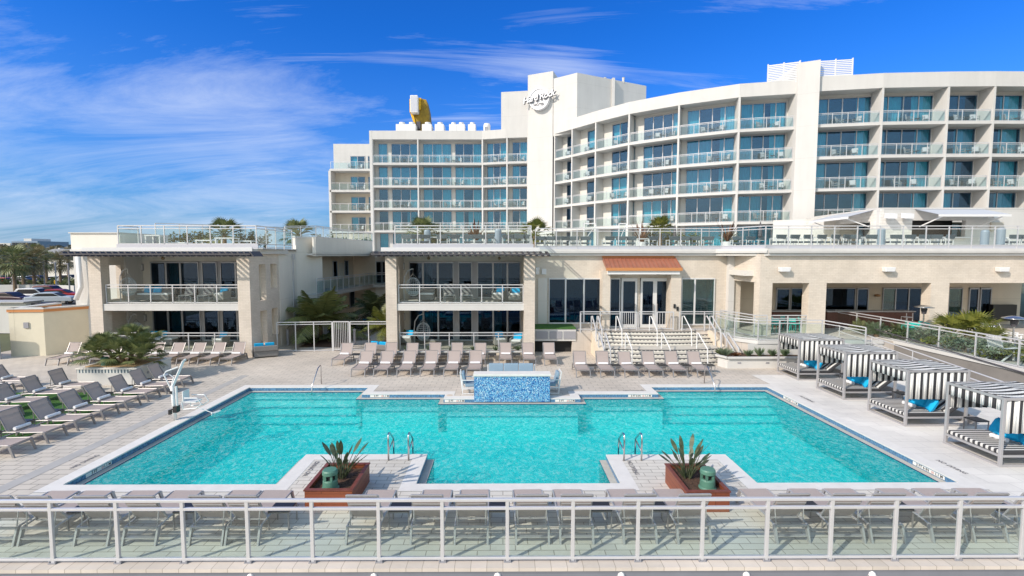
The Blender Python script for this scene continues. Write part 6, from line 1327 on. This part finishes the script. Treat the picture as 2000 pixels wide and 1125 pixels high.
for i, px in enumerate((845, 902, 973, 1065, 1112, 1200, 1252, 1345, 1530, 1582, 1632, 1680, 1780, 1831, 1985)):
    y_ = 29.8 if px < 1040 else 32.6 if px < 1500 else 29.7; TTB((X(px, y_), y_, DECKZ), 0, f'white square table on the roof terrace, {ORD[i]} from the left', 'tables on the roof terrace')
CYL = mat('blue_grey_cover', (.27, .33, .40), .5)
for i, (px, y_, h_) in enumerate(((835, 29.4, 1.05), (973, 29.2, 1.1), (1719, 28.4, 1.1), (1921, 28.6, 1.0), (1952, 28.3, 1.12), (1317, 33, 1.5), (1483, 30, 1.5))):
    lab = 'blue grey cylinder on the roof terrace, '+ORD[i]+' of the covered posts from the left' if i < 5 else 'folded grey parasol on the roof terrace '+('left one' if i == 5 else 'right one')
    if i < 5: tag(MB().lathe([(.2, 0), (.2, h_), (.16, h_+.1), (0, h_+.13)], 14, (X(px, y_), y_, DECKZ)).build('waste_bin', CYL, smooth=False), lab, 'bin')
    else:
        o = thing('folded_parasol', lab, 'parasol', (X(px, y_), y_, DECKZ)); MB().tube([(0, 0, 0), (0, 0, 1.7)], .025, 6).build('pole', STEEL, o); MB().lathe([(.06, .7), (.14, .8), (.1, 1.3), (.03, 1.65)], 10).build('folded_canopy', CHAR, o)
# left roof terrace: white cube tables, low seats
for i, (px, y_, w_, h_) in enumerate(((307, 28.6, .9, .75), (445, 28.8, 1.1, .6), (350, 29.4, 1.2, .35), (480, 29.5, 1.1, .45), (405, 29.8, 1.0, .5))):
    o = thing('roof_table', f'white framed roof table on the left pavilion, {["leftmost", "second from right", "second from left", "rightmost", "middle"][i]}', 'table', (X(px, y_), y_, DECKZ), 0, 'white tables on the left roof'); MB().box(-w_/2, w_/2, -.35, .35, h_, h_+.06).build('table_top', WHITEM, o); f_ = MB(); [f_.box(a_-.03, a_+.03, b__-.03, b__+.03, 0, h_) for a_ in (-w_/2+.05, w_/2-.05) for b__ in (-.3, .3)]; f_.build('legs', WHITEM, o)

# ---------------------------------------------------------------- plants
def fan_frond(mb, st, c, d, r, n_=13, w_=.06, spread=2.3):
    """fan leaf: petiole from c along d, then blades radiating"""
    d = Vector(d).normalized(); up = Vector((0, 0, 1)); s_ = d.cross(up); s_ = s_.normalized() if s_.length > .05 else Vector((1, 0, 0)); nn_ = s_.cross(d)
    h0 = Vector(c)+d*r*.5+Vector((0, 0, -.04*r)); st.bar(c, h0, .02*r+.01)
    for i in range(n_):
        a_ = (i/(n_-1)-.5)*spread; v_ = (d*math.cos(a_)+s_*math.sin(a_)).normalized(); l_ = r*.58*(1-.12*abs(a_)); tp_ = h0+v_*l_+Vector((0, 0, -.16*l_*(1+abs(a_)*.4)))+nn_*random.uniform(-.04, .04)*r
        mid_ = h0+v_*l_*.5+nn_*.02*r; p_ = v_.cross(nn_).normalized()*w_*r/2
        mb.q(h0, mid_+p_, tp_, mid_-p_)
def fan_palm(name, lab, loc, trunks, r, nfr, m_=PALML, group=None, seed=1, dead=0, cat='palm', tr=.12, low=-.35, nb=13):
    random.seed(seed); o = thing(name, lab, cat, loc, 0, group); cm, sm, tm = MB(), MB(), MB()
    for tx_, ty_, th, lean in trunks:
        top = Vector((tx_+lean[0], ty_+lean[1], th)); tm.tube([(tx_, ty_, 0), (tx_+lean[0]*.4, ty_+lean[1]*.4, th*.5), tuple(top)], tr*1.15, 8, tr*.9)
        for i in range(nfr):
            a_ = i*2.399+random.uniform(-.3, .3); e_ = low+(1.35-low)*((i+.5)/nfr)**.8; d_ = (math.cos(a_)*math.cos(e_), math.sin(a_)*math.cos(e_), math.sin(e_)); fan_frond(cm, sm, top, d_, r*random.uniform(.8, 1.1), nb)
    tm.build('trunk', BARK, o); sm.build('leaf_stems', m_, o); cm.build('crown', m_, o); return o
def feather_palm(name, lab, loc, h_, r, nfr, m_=PALML, group=None, seed=1, tr=.12, low=-.2, nl=26, cat='palm', droop=1.0, lw=.035):
    random.seed(seed); o = thing(name, lab, cat, loc, 0, group); cm, sm = MB(), MB(); top = Vector((0, 0, h_))
    if h_ > .1: MB().tube([(0, 0, 0), (.03, 0, h_*.5), tuple(top)], tr*1.2, 8, tr).build('trunk', BARK, o)
    for i in range(nfr):
        a_ = i*2.399+random.uniform(-.25, .25); e_ = low+(1.3-low)*((i+.5)/nfr)**.9; rr = r*random.uniform(.85, 1.1); d_ = Vector((math.cos(a_)*math.cos(e_), math.sin(a_)*math.cos(e_), math.sin(e_))); pts_ = []
        for k in range(9): t_ = k/8; pts_.append(top+d_*rr*t_-Vector((0, 0, droop*rr*.38*t_*t_*(.4+math.cos(e_)))))
        sm.tube(pts_, .02*r/1.6+.004, 4, .004); s_ = d_.cross(Vector((0, 0, 1))); s_ = s_.normalized() if s_.length > .05 else Vector((1, 0, 0))
        for k in range(nl):
            t_ = .12+.86*k/(nl-1); j = min(7, int(t_*8)); f_ = t_*8-j; b_ = pts_[j]+(pts_[j+1]-pts_[j])*f_; g_ = (pts_[min(8, j+1)]-pts_[j]).normalized(); l_ = rr*.34*math.sin(math.pi*(t_*.8+.14))
            for sd_ in (-1, 1):
                v_ = (s_*sd_+g_*.65+Vector((0, 0, -.28*droop+random.uniform(-.12, .12)))).normalized(); e2 = b_+v_*l_-Vector((0, 0, l_*.15)); w_ = g_*lw*r*.5
                cm.q(b_-w_*.6, b_+w_*.6, (b_+e2)/2+w_, e2)
    sm.build('leaf_stems', m_, o); cm.build('crown', m_, o); return o
def shrub(lab, loc, rx, ry, h_, m_=SHRUB, n_=500, ls=.09, seed=1, name='shrub', cat='shrub', group=None):
    random.seed(seed); o = thing(name, lab, cat, loc, 0, group); cm = MB(); tm = MB(); cl = [(random.uniform(-.6, .6)*rx, random.uniform(-.6, .6)*ry, random.uniform(.35, .75)*h_, random.uniform(.3, .5)) for _ in range(7)]
    for c_ in cl: tm.tube([(c_[0]*.15, c_[1]*.15, 0), (c_[0]*.6, c_[1]*.6, c_[2]*.6), (c_[0], c_[1], c_[2])], .02, 4, .006)
    for i in range(n_):
        c_ = random.choice(cl); v_ = Vector((random.gauss(0, 1), random.gauss(0, 1), random.gauss(0, 1))).normalized()*random.uniform(.55, 1.)
        p_ = Vector((c_[0]+v_.x*c_[3]*rx, c_[1]+v_.y*c_[3]*ry, max(.03, c_[2]+v_.z*c_[3]*h_*.75))); a = Vector((random.gauss(0, 1), random.gauss(0, 1), random.gauss(0, .6))).normalized()*ls*random.uniform(.6, 1.2); b_ = a.cross(Vector((random.gauss(0, 1), random.gauss(0, 1), random.gauss(0, 1)))).normalized()*ls*.45
        cm.q(p_-a, p_+b_, p_+a, p_-b_)
    tm.build('stems', BARK, o); cm.build('foliage', m_, o); return o
def grass_tuft(lab, loc, r, h_, m_, seed, n_=60, group='grass tufts in the planters', name='grass_tuft'):
    random.seed(seed); mb = MB()
    for i in range(n_):
        a_ = random.uniform(0, 6.28); k_ = random.uniform(.1, 1)*r; t_ = Vector((math.cos(a_)*k_, math.sin(a_)*k_, h_*random.uniform(.5, 1))); b_ = Vector((math.cos(a_)*k_*.15, math.sin(a_)*k_*.15, 0)); s_ = Vector((-math.sin(a_), math.cos(a_), 0))*.014; mb.q(b_-s_, b_+s_, (b_*.4+t_*.6)+Vector((0, 0, .05))+s_*.8, t_)
    o = mb.build(name, m_); o.location = loc; return tag(o, lab, 'plant', group)
# the square planter with the big fan palm at left
c1_, c2_, c3_ = G(172, 736), G(266, 755), G(316, 735)
ppn = thing('square_planter', 'square white stucco planter with a blue tile band under the big fan palm', 'planter'); ax0, ax1, ay0, ay1 = -18.95, -16.3, 21.45, 23.7
HP = .78
MB().box(ax0, ax1, ay0, ay1, 0, HP-.22).build('wall', WHITE, ppn); 
M_BAND = stripes('tile_band_pattern', 0, 7, (.62, .64, .62), (.08, .12, .16), .45)
MB().box(ax0-.004, ax1+.004, ay0-.004, ay1+.004, HP-.22, HP-.06).build('tile_band', M_TILE2 if 'M_TILE2' in globals() else M_BAND, ppn); MB().box(ax0-.04, ax1+.04, ay0-.04, ay1+.04, HP-.06, HP+.0).build('cap', COPE, ppn, bevel=.01); MB().box(ax0+.2, ax1-.2, ay0+.2, ay1-.2, HP, HP+.03).build('bark_bed', mat('light_bark', (.42, .27, .14), .95, var=.5, vs=16, bump=1, bs=40), ppn)
for k in range(2): MB().box(ax1, ax1+.02, ay0+.6+k*1.05, ay0+.72+k*1.05, .38, .48).build('wall_light', GREYM, ppn)
fan_palm('fan_palm', 'big bushy fan palm in the square white planter at left', (-17.6, 22.6, HP), [(-.5, 0, .7, (-.4, -.1)), (.1, .1, 1.0, (.1, .1)), (.5, -.1, .75, (.5, 0)), (.1, -.3, .5, (.1, -.35)), (-.3, -.3, .45, (-.6, -.3)), (.6, -.3, .35, (.5, -.3))], 1.05, 19, seed=3, low=-.4, tr=.09, nb=15)
speaker('dark green garden speaker in the square palm planter', -18.1, 21.95, HP, .85)
# courtyard palms
feather_palm('feather_palm', 'large drooping feather palm against the stucco wing in the courtyard', (X(622, 33), 33, 0), 1.3, 3.3, 22, PALMO, seed=5, nl=44, low=.05, droop=.9); feather_palm('feather_palm', 'shaded feather palm behind the gate deep in the courtyard', (X(728, 38), 38, 0), 1.3, 2.9, 16, PALMD, seed=6, nl=30); feather_palm('feather_palm', 'yellow green feather palm beside the middle pavilion pillar', (X(752, 31.5), 31.5, 0), 1.2, 1.9, 20, PALMY, seed=7, nl=36, droop=.8)
for i, (px, y_, h_) in enumerate(((655, 34, .9), (690, 36, 1.6), (640, 32.3, .6), (672, 35, 1.3), (600, 31.5, .45))): shrub(f'dark courtyard shrub behind the fence, {ORD[i]} of five', (X(px, y_), y_, 0), .8, .6, h_, SHRUB if i % 2 else PALMD, 420, .11, 20+i, group='courtyard shrubs')
# roof palms and planting
for i, (px, y_, zt_, r_) in enumerate(((440, 32, 430, 1.5), (583, 37, 432, 1.55), (828, 30.6, 427, 1.35), (1044, 34, 431, 1.45))):
    top = Z(zt_+20, y_)-DECKZ-.3; fan_palm('roof_palm', f'fan palm on the roof terrace, {["behind the left pavilion railing", "left of the courtyard parapet", "above the middle pavilion", "right end of the middle pavilion roof"][i]}', (X(px, y_), y_, DECKZ), [(0, 0, max(.5, top), (0, 0))], r_, 26, PALML if i < 3 else PALMY, 'palms on the roof terrace', 30+i, low=-.7)
fan_palm('roof_palm', 'small yellow tipped palm on the roof terrace above the centre', (X(1289, 34), 34, DECKZ), [(0, 0, 1.35, (0, 0))], 1.25, 26, PALMY, 'palms on the roof terrace', 36)
for i, px in enumerate((345, 362, 380, 397, 412, 470, 486, 500, 518)): shrub(f'small green roof shrub behind the left pavilion glass, {ORD[i]} from the left', (X(px, 33), 33, DECKZ), .55, .4, 1.3, SHRUB, 220, .09, 60+i, group='roof shrubs on the left pavilion')
for i, px in enumerate((632, 650, 668, 686, 703, 718)): shrub(f'roof shrub behind the courtyard parapet glass, {ORD[i]} from the left', (X(px, 40+i*1.4), 40+i*1.4, 6.3), .8, .5, 1.2, SHRUB, 200, .11, 80+i, group='roof shrubs along the courtyard parapet')
for i, (px, w_, m_) in enumerate(((848, 1., SHRUBG), (868, .9, SHRUB), (1005, .7, SHRUBG), (1053, 1.3, SHRUBG), (1280, 1.1, SHRUB), (1310, 1., PALMY), (1345, 1.1, PALMY), (1358, .8, SHRUB), (1425, .9, SHRUB))):
    y_ = 31 if px < 1020 else 34.5; shrub(f'leafy roof terrace bush, {ORD[i]} from the left', (X(px, y_), y_, DECKZ), w_, .5, 1.25, m_, 300, .09, 100+i, group='bushes on the roof terrace')
for i, (px, y_) in enumerate(((929, 31), (1253, 34), (1420, 33))):
    random.seed(130+i); mb = MB(); [leafblade(mb, (0, 0, .5), (math.cos(a_)*.8, math.sin(a_)*.5, .9+random.uniform(0, 1.1)), .13) for a_ in [random.uniform(0, 6.28) for _ in range(26)]]; o = thing('spiky_plant', f'dark red spiky leaved plant in a pot on the roof terrace, {["left", "middle", "right"][i]} one', 'plant', (X(px, y_), y_, DECKZ), 0, 'spiky roof plants'); mb.build('leaves', RUST, o); MB().lathe([(.25, 0), (.35, .55), (.3, .55), (0, .5)], 14).build('pot', WHITEM, o)
# planting behind the ramp wall
for i, (px, py, rx, h_, m_, n_) in enumerate(((1700, 668, .9, .5, SHRUBG, 500), (1740, 662, 1.0, .6, SHRUB, 500), (1772, 680, 1.0, .55, PALMY, 500), (1815, 672, 1.3, .85, SHRUBG, 900), (1852, 688, 1.2, .8, SHRUBG, 800), (1895, 700, 1.2, .75, SHRUBG, 800), (1930, 702, 1.0, .6, PALMY, 600), (1985, 722, 1.1, .7, SHRUB, 700), (2010, 700, 1.2, .8, SHRUB, 600))):
    g_ = G(px, py, T0); shrub(f'{"grey green" if m_ is SHRUBG else "green" if m_ is SHRUB else "yellowish"} shrub behind the ramp railing, {ORD[i]} from the arcade', (max(g_[0], XW+.9), g_[1], T0), rx, .9, h_, m_, n_, .08, 150+i, group='shrubs behind the ramp railing')
for i, (px, py) in enumerate(((1700, 650), (1752, 652), (1672, 645))):
    g_ = G(px, py+8, T0); feather_palm('sago_palm', f'low spreading sago palm behind the ramp railing, {["middle", "right", "left"][i]} one of three', (g_[0]+.3, g_[1], T0), .15, .95, 20, PALML if i else AGAVE, 'sago palms behind the ramp', 170+i, low=.15, nl=30, cat='palm', droop=.6, lw=.02)
g_ = G(1887, 668, T0); fan_palm('fan_palm', 'bright spiky fan palm clump behind the ramp railing at right', (g_[0], g_[1], T0), [(0, 0, .35, (0, 0)), (-.45, 0, .3, (-.3, 0)), (.4, .1, .5, (.2, 0))], 1.45, 13, PALMY, None, 180, low=.15, nb=12)
g_ = G(1935, 680, T0); fan_palm('fan_palm', 'smaller spiky fan palm right of the bright clump', (g_[0], g_[1], T0), [(0, 0, .3, (0, 0))], 1.1, 15, PALMY, None, 181, low=.15, nb=12)
for i, (px, y_, m_, h_) in enumerate(((1412, 25.25, SHRUB, .35), (1422, 25.1, SHRUBG, .5), (1443, 24.95, RUST, .2), (1468, 24.9, AGAVE, .4), (1490, 24.9, AGAVE, .5), (1516, 24.9, AGAVE, .42), (1540, 24.9, AGAVE, .5))): grass_tuft(f'grass tuft in the white planter right of the stairs, {ORD[i]} from the left', (X(px, y_), y_, .55), .3 if i != 1 else .5, h_, m_, 200+i, 110)
for i in range(6):
    grass_tuft(f'small grass tuft in the planter before the middle pavilion, {ORD[i]} from the left', (xa+1.2+i*1.25, YP-.35, .38), .2, .38, AGAVE, 220+i); grass_tuft(f'small grass tuft in the planter before the left pavilion, {ORD[i]} from the left', (xc+1.3+i*1.25, YP-.35, .38), .2, .36, AGAVE, 230+i)
# patio heaters
for i, (px, y_, zz_) in enumerate(((1811, 26.2, T0), (1990, 21.5, T0))):
    o = thing('patio_heater', ['patio heater with a wide round reflector before the arcade', 'patio heater with a wide round reflector at the right picture edge'][i], 'heater', (X(px, y_), y_, zz_), 0, 'patio heaters'); hh = Z(600 if i == 0 else 622, y_)-zz_
    MB().lathe([(.24, 0), (.24, .5), (.05, .55), (.035, .6), (.035, hh-.35)], 14).build('post', STEEL, o, smooth=False); MB().lathe([(.1, hh-.38), (.15, hh-.1), (.12, hh-.05)], 14).build('burner', CHAR, o); MB().lathe([(.0, hh+.1), (.15, hh+.09), (.42, hh), (.45, hh-.03), (.4, hh-.01), (0, hh+.06)], 28).build('reflector', STEEL, o, smooth=True)
# arcade furniture
for i, (px0, px1, y_) in enumerate(((1508, 1580, 30.3), (1614, 1783, 30.1))):
    o = thing('bar_counter', f'dark wooden bar counter with a pale top in the {["first", "second"][i]} arcade opening', 'counter'); x0, x1 = X(px0, y_), X(px1, y_); MB().box(x0, x1, y_-.3, y_+.3, T0, T0+1.0).build('front', BROWNW, o); MB().box(x0-.05, x1+.05, y_-.4, y_+.35, T0+1.0, T0+1.06).build('top', mat('pale_counter', (.45, .43, .42), .4), o)
def make_teal():
    o = thing('turquoise_chair', 'turquoise chair', 'chair'); f_ = MB(); [f_.bar((a_*.2, b__*.2, 0), (a_*.17, b__*.17, .45), .03) for a_ in (-1, 1) for b__ in (-1, 1)]; f_.build('legs', TEAL, o); MB().box(-.22, .22, -.2, .22, .44, .48).build('seat', TEAL, o, bevel=.01); b_ = MB(); b_.tube([(-.24, -.05, .68), (-.22, .2, .72), (0, .28, .74), (.22, .2, .72), (.24, -.05, .68)], .03, 6).box(-.2, .2, .22, .25, .6, .82).tube([(-.23, -.05, .46), (-.24, -.05, .68)], .018, 5).tube([(.23, -.05, .46), (.24, -.05, .68)], .018, 5).build('backrest', TEAL, o); return proto(o)
TEC = Placer(make_teal())
for i, (px, y_, rz_) in enumerate(((1512, 28.6, 0), (1541, 28.9, .5), (1558, 28.4, 2), (1574, 28.8, 1), (1520, 28.2, 2.6), (1788, 27.0, 1.2), (1797, 26.5, 2.2), (1780, 26.2, 2.8), (1816, 26.8, .3))): TEC((X(px, y_), y_, T0), rz_, f'turquoise cafe chair in the arcade, {ORD[i]} from the left' if i < 5 else f'turquoise cafe chair behind the ramp railing, {ORD[i-5]} from the left', 'turquoise cafe chairs')
for i, (px, y_) in enumerate(((1550, 29.3), (1782, 27.3), (1765, 27.6))): 
    o = thing('cafe_table', f'brown cafe table in the arcade, {["left", "right", "middle"][i]} one', 'table', (X(px, y_), y_, T0)); MB().box(-.6, .6, -.35, .35, .7, .74).build('table_top', BROWNW, o); MB().box(-.04, .04, -.04, .04, .02, .7).box(-.25, .25, -.25, .25, 0, .03).build('foot', CHAR, o)
def make_adir():
    o = thing('white_garden_chair', 'white garden chair', 'chair'); f_ = MB(); [f_.bar((a_*.28, -.3, 0), (a_*.28, -.3, .55), .06) for a_ in (-1, 1)]; [f_.bar((a_*.28, .4, 0), (a_*.28, -.3, .4), .05) for a_ in (-1, 1)]; [f_.box(a_*.32-.06, a_*.32+.06, -.36, .35, .55, .58) for a_ in (-1, 1)]; f_.build('frame', WHITEM, o); s_ = MB(); [s_.extr([(0, -.3, .38), (0, .25, .28), (0, .25, .31), (0, -.3, .41)], (x_-.045, 0, 0), (x_+.045, 0, 0)).extr([(0, .2, .3), (0, .5, 1.05), (0, .53, 1.04), (0, .23, .3)], (x_-.045, 0, 0), (x_+.045, 0, 0)) for x_ in (-.22, -.11, 0, .11, .22)]; s_.build('slats', WHITEM, o); return proto(o)
ADR = Placer(make_adir())
for i, (px, y_, rz_) in enumerate(((1948, 24.5, 1.2), (1972, 23, .3), (1985, 24.3, 1.0), (1968, 20.6, 1.8), (1927, 26, .6))): ADR((X(px, y_), y_, T0), rz_, f'white slatted garden chair behind the ramp railing, {["second from the right", "third from the right", "rightmost", "nearest the camera", "second from the left"][i]}', 'white garden chairs')
o = thing('wall_lamp', 'round bronze wall lamp in the second arcade opening', 'lamp', D(1714, 577, YR-.15)); MB().lathe([(.0, -.1), (.16, -.06), (.16, .06), (0, .1)], 16).build('shade', mat('bronze_lamp', (.35, .2, .1), .4, .5), o)
tag(MB().box(X(1953, 31), X(2000, 31), 31.2, 31.5, T0+.25, T0+1.3).build('low_wall', BLACK), 'dark low panel at the back of the last arcade opening', 'panel')
ADb = thing('arcade_bar_stool', 'white framed bar stool right end of the arcade counter', 'stool', (X(1778, 29.4), 29.4, T0)); MB().box(-.2, .2, -.2, .2, .72, .76).bar((-.19, -.19, 0), (-.19, -.19, 1.0), .03).bar((.19, -.19, 0), (.19, -.19, 1.0), .03).bar((-.19, .19, 0), (-.19, .19, .72), .03).bar((.19, .19, 0), (.19, .19, .72), .03).build('frame', WHITEM, ADb)
tag(MB().tube([(X(1169, 29.6)-.2, 29.6, T0), (X(1169, 29.6), 29.65, T0+.75), (X(1172, 29.6)+.05, 29.7, T0)], .02, 5).build('folding_sign_frame', WHITEM), 'small white folding stand on the terrace left of the doors', 'stand')
# ---------------------------------------------------------------- car park and far things
def car(lab, x_, y_, rz, col, suv=False):
    o = thing('parked_car', lab, 'car', (x_, y_, 0), rz, 'cars in the car park'); L_, W_ = 4.5, 1.8; H_ = 1.65 if suv else 1.42; m_ = mat('car_paint', col, .3, .1)
    pr = [(-2.25, .35), (2.25, .35), (2.25, .75), (2.05, .88), (1.15, .96), (-1.9 if suv else -1.5, 1.0), (-2.2, .95)]; MB().extr([(a_, -W_/2, b__) for a_, b__ in pr], (0, 0, 0), (0, W_, 0)).build('body', m_, o, bevel=.08)
    cb2 = [(1.15, .94), (.45, H_-.06), (.2, H_), (-1.3 if suv else -.9, H_), (-1.6 if suv else -1.3, H_-.06), (-2.1 if suv else -1.75, .98)]; MB().extr([(a_, -W_/2+.12, b__) for a_, b__ in cb2], (0, 0, 0), (0, W_-.24, 0)).build('cabin', m_, o, bevel=.06)
    gw = [(1.0, .98), (.42, H_-.12), (-1.3 if suv else -.95, H_-.12), (-1.85 if suv else -1.5, 1.0)]; MB().extr([(a_, -W_/2+.1, b__) for a_, b__ in gw], (0, 0, 0), (0, W_-.2, 0)).build('windows', BLACK, o)
    MB().extr([(1.18, -.7, .98), (1.18, .7, .98), (.5, .62, H_-.08), (.5, -.62, H_-.08)], (0, 0, 0), (.02, 0, .02)).build('windscreen', BLACK, o)
    for a_ in (-1.35, 1.4):
        for b__ in (-W_/2+.02, W_/2-.22): w_ = MB().tube([(a_, b__, .32), (a_, b__+.2, .32)], .32, 14).build('wheel', BLACK, o); MB().tube([(a_, b__-.01, .32), (a_, b__+.21, .32)], .18, 10).build('rim', STEEL, w_)
    MB().box(2.2, 2.27, -.8, -.45, .6, .74).box(2.2, 2.27, .45, .8, .6, .74).build('headlights', WHITEM, o)
for lab, px, py, rz, col, suv in (('white estate car nearest the stucco block', 71, 588, 10, (.7, .7, .7), True), ('red car partly behind the white estate', 118, 586, 15, (.35, .02, .02), False), ('dark red van roof behind the white estate car', 100, 581, 5, (.12, .01, .02), True), ('silver blue car low in front of the red car', 102, 594, 20, (.5, .55, .6), False), ('dark car at the left picture edge behind the wall', 20, 594, 0, (.04, .02, .03), False), ('white van by the far palms', 47, 556, 0, (.75, .75, .75), True), ('red car at the left edge by the far palms', 12, 556, 0, (.35, .02, .02), False), ('dark blue car among the far palms', 78, 553, 0, (.03, .04, .12), True), ('white saloon by the yellow bollards', 112, 552, 10, (.7, .7, .7), False), ('black car under the left palms', 56, 558, 0, (.02, .02, .02), False), ('white car at the right of the far row', 136, 551, 5, (.7, .7, .7), True), ('blue car at the left edge of the far row', 3, 551, 0, (.03, .04, .10), False)):
    g_ = G(px, py); car(lab, g_[0], g_[1], math.radians(rz), col, suv)
g0, g1_, g2_ = G(0, 574), G(90, 573), G(145, 575); wl_ = thing('car_park_wall', 'long low white wall between the two parts of the car park', 'wall'); MB().wall(g0[:2], g1_[:2], 0, 1.35, .2).wall(g1_[:2], g2_[:2], 0, 1.3, .2).build('wall', WHITE, wl_); MB().wall((g0[0]-20, g0[1]), g0[:2], 0, 1.35, .2).build('wall_end', WHITE, wl_)
k_ = 0; rp_ = random.Random(8)
PT = [(8, 548, 500), (30, 574, 508), (47, 570, 512), (68, 568, 505), (92, 562, 508), (119, 560, 510), (22, 540, 497), (58, 545, 498), (80, 545, 494), (104, 542, 500), (40, 541, 492), (128, 540, 496), (12, 535, 490), (72, 536, 489), (110, 537, 491), (50, 532, 486), (-12, 570, 505), (134, 552, 505)]
for i, (px, pb_, pt_) in enumerate(PT):
    g_ = G(px, pb_); h_ = Z(pt_, g_[1]); fan_palm('cabbage_palm', f'tall cabbage palm in the car park, {ORD[i]} of the group', (g_[0], g_[1], 0), [(0, 0, h_, (.1, 0))], 2.5*rp_.uniform(.9, 1.15), 34, (PALMB, PALML, PALMB)[i % 3], 'cabbage palms in the car park', 300+i, low=-1.25, tr=.2, nb=9)
for i, (px, py) in enumerate(((26, 568), (88, 566), (137, 582), (111, 572))):
    g_ = G(px, py); o = thing('lamp_post', f'grey lamp post in the car park, {["leftmost", "third from the left", "rightmost and bent near the stucco block", "second from the right"][i]}', 'lamp post', (g_[0], g_[1], 0)); MB().tube([(0, 0, 0), (0, 0, 4.6)], .09, 8).build('pole', GREYM, o); MB().box(-.5, .1, -.12, .12, 4.55, 4.68).build('lamp_head', GREYM, o)
for i, px in enumerate((91, 108)): g_ = G(px, 560); tag(MB().lathe([(.14, 0), (.14, 1.1), (.08, 1.2), (0, 1.22)], 12, g_).build('bollard', YEL), f'yellow bollard in the car park, {["left", "right"][i]} one', 'bollard')
g_ = G(20, 612); o = thing('white_shed', 'white flat roofed shed with a dark opening at the left edge', 'shed'); MB().box(-45, X(44, 36), 36, 37.2, 0, Z(591, 36)).build('wall', WHITE, o); MB().box(-45, X(45, 36), 35.8, 37.4, Z(591, 36), Z(588.5, 36)).build('roof', mat('shed_roof', (.42, .42, .42), .7), o); MB().box(X(45, 36.5), X(86, 36.5), 36.4, 37.6, 0, Z(592, 36.5)).build('dark_bay', CHAR, o)
fb_ = thing('far_building', 'hotel block far away on the left horizon, wall tinted haze blue', 'building'); yb2 = 420; MB().box(X(24, yb2), X(75, yb2), yb2, yb2+30, 0, Z(471, yb2)).build('wall', mat('far_haze_tint_wall', (.22, .30, .40), .8), fb_); MB().box(X(44, yb2), X(59, yb2), yb2+2, yb2+20, Z(471, yb2), Z(466, yb2)).build('roof_room', WHITE, fb_); mb = MB(); [mb.box(X(26+i*3.2, yb2), X(27.8+i*3.2, yb2), yb2-.3, yb2, Z(480-6*0, yb2)-2, Z(474, yb2)) for i in range(15)]; mb.build('windows', BLACK, fb_)  # distance haze painted into the wall colour
fb_ = thing('far_building', 'low white buildings at the very left of the horizon', 'building'); MB().box(X(-10, yb2), X(22, yb2), yb2, yb2+20, 0, Z(475, yb2)).build('wall', WHITE, fb_); MB().box(X(-10, yb2), X(8, yb2), yb2-1, yb2, Z(480, yb2), Z(477, yb2)).build('windows', BLACK, fb_)
fb_ = thing('far_building', 'low grey roofed building behind the palms beside the stucco block', 'building'); yb3 = 110; MB().box(X(84, yb3), X(160, yb3), yb3, yb3+12, 0, Z(508, yb3)).build('wall', PALE, fb_); MB().extr([(0, yb3-.5, Z(496, yb3)), (0, yb3+12.5, Z(496, yb3)), (0, yb3+6, Z(486, yb3)), (0, yb3+3, Z(486, yb3))], (X(80, yb3), 0, 0), (X(165, yb3), 0, 0)).build('roof', mat('grey_roof', (.28, .28, .28), .8), fb_); MB().box(X(90, yb3), X(94, yb3), yb3+3, yb3+4, 5, Z(484, yb3)).build('chimney', WHITE, fb_)
# a far wood that reads as one mass
random.seed(77); mb = MB()
for i in range(5200):
    y_ = random.uniform(130, 400); px = random.uniform(-60, 200); x_ = X(px, y_); hh = 8+2.5*math.sin(x_*.09+y_*.05)+1.5*math.sin(x_*.31); z_ = random.uniform(.3, 1)*max(3, hh*(.78 if y_ < 200 else .9)); r_ = random.uniform(.7, 1.6)*y_/200
    a = Vector((random.gauss(0, 1), random.gauss(0, 1), random.gauss(0, .8))).normalized()*r_; b_ = a.cross(Vector((random.gauss(0, 1), random.gauss(0, 1), random.gauss(0, 1)))).normalized()*r_*.6; p_ = Vector((x_, y_, z_)); mb.q(p_-a, p_+b_, p_+a, p_-b_)
mb.build('far_wood', leaf('far_wood_leaf', (.045, .05, .035), (.12, .12, .085)), kind='stuff')
mb = MB()
for i in range(700):
    y_ = random.uniform(85, 120); px = random.uniform(-30, 150); x_ = X(px, y_); p_ = Vector((x_, y_, random.uniform(.1, 1.2))); a = Vector((random.gauss(0, 1), random.gauss(0, 1), random.gauss(0, .6))).normalized()*.5; b_ = a.cross(Vector((0, 1, .4))).normalized()*.3; mb.q(p_-a, p_+b_, p_+a, p_-b_)
mb.build('ground_cover', PALMD, kind='stuff')
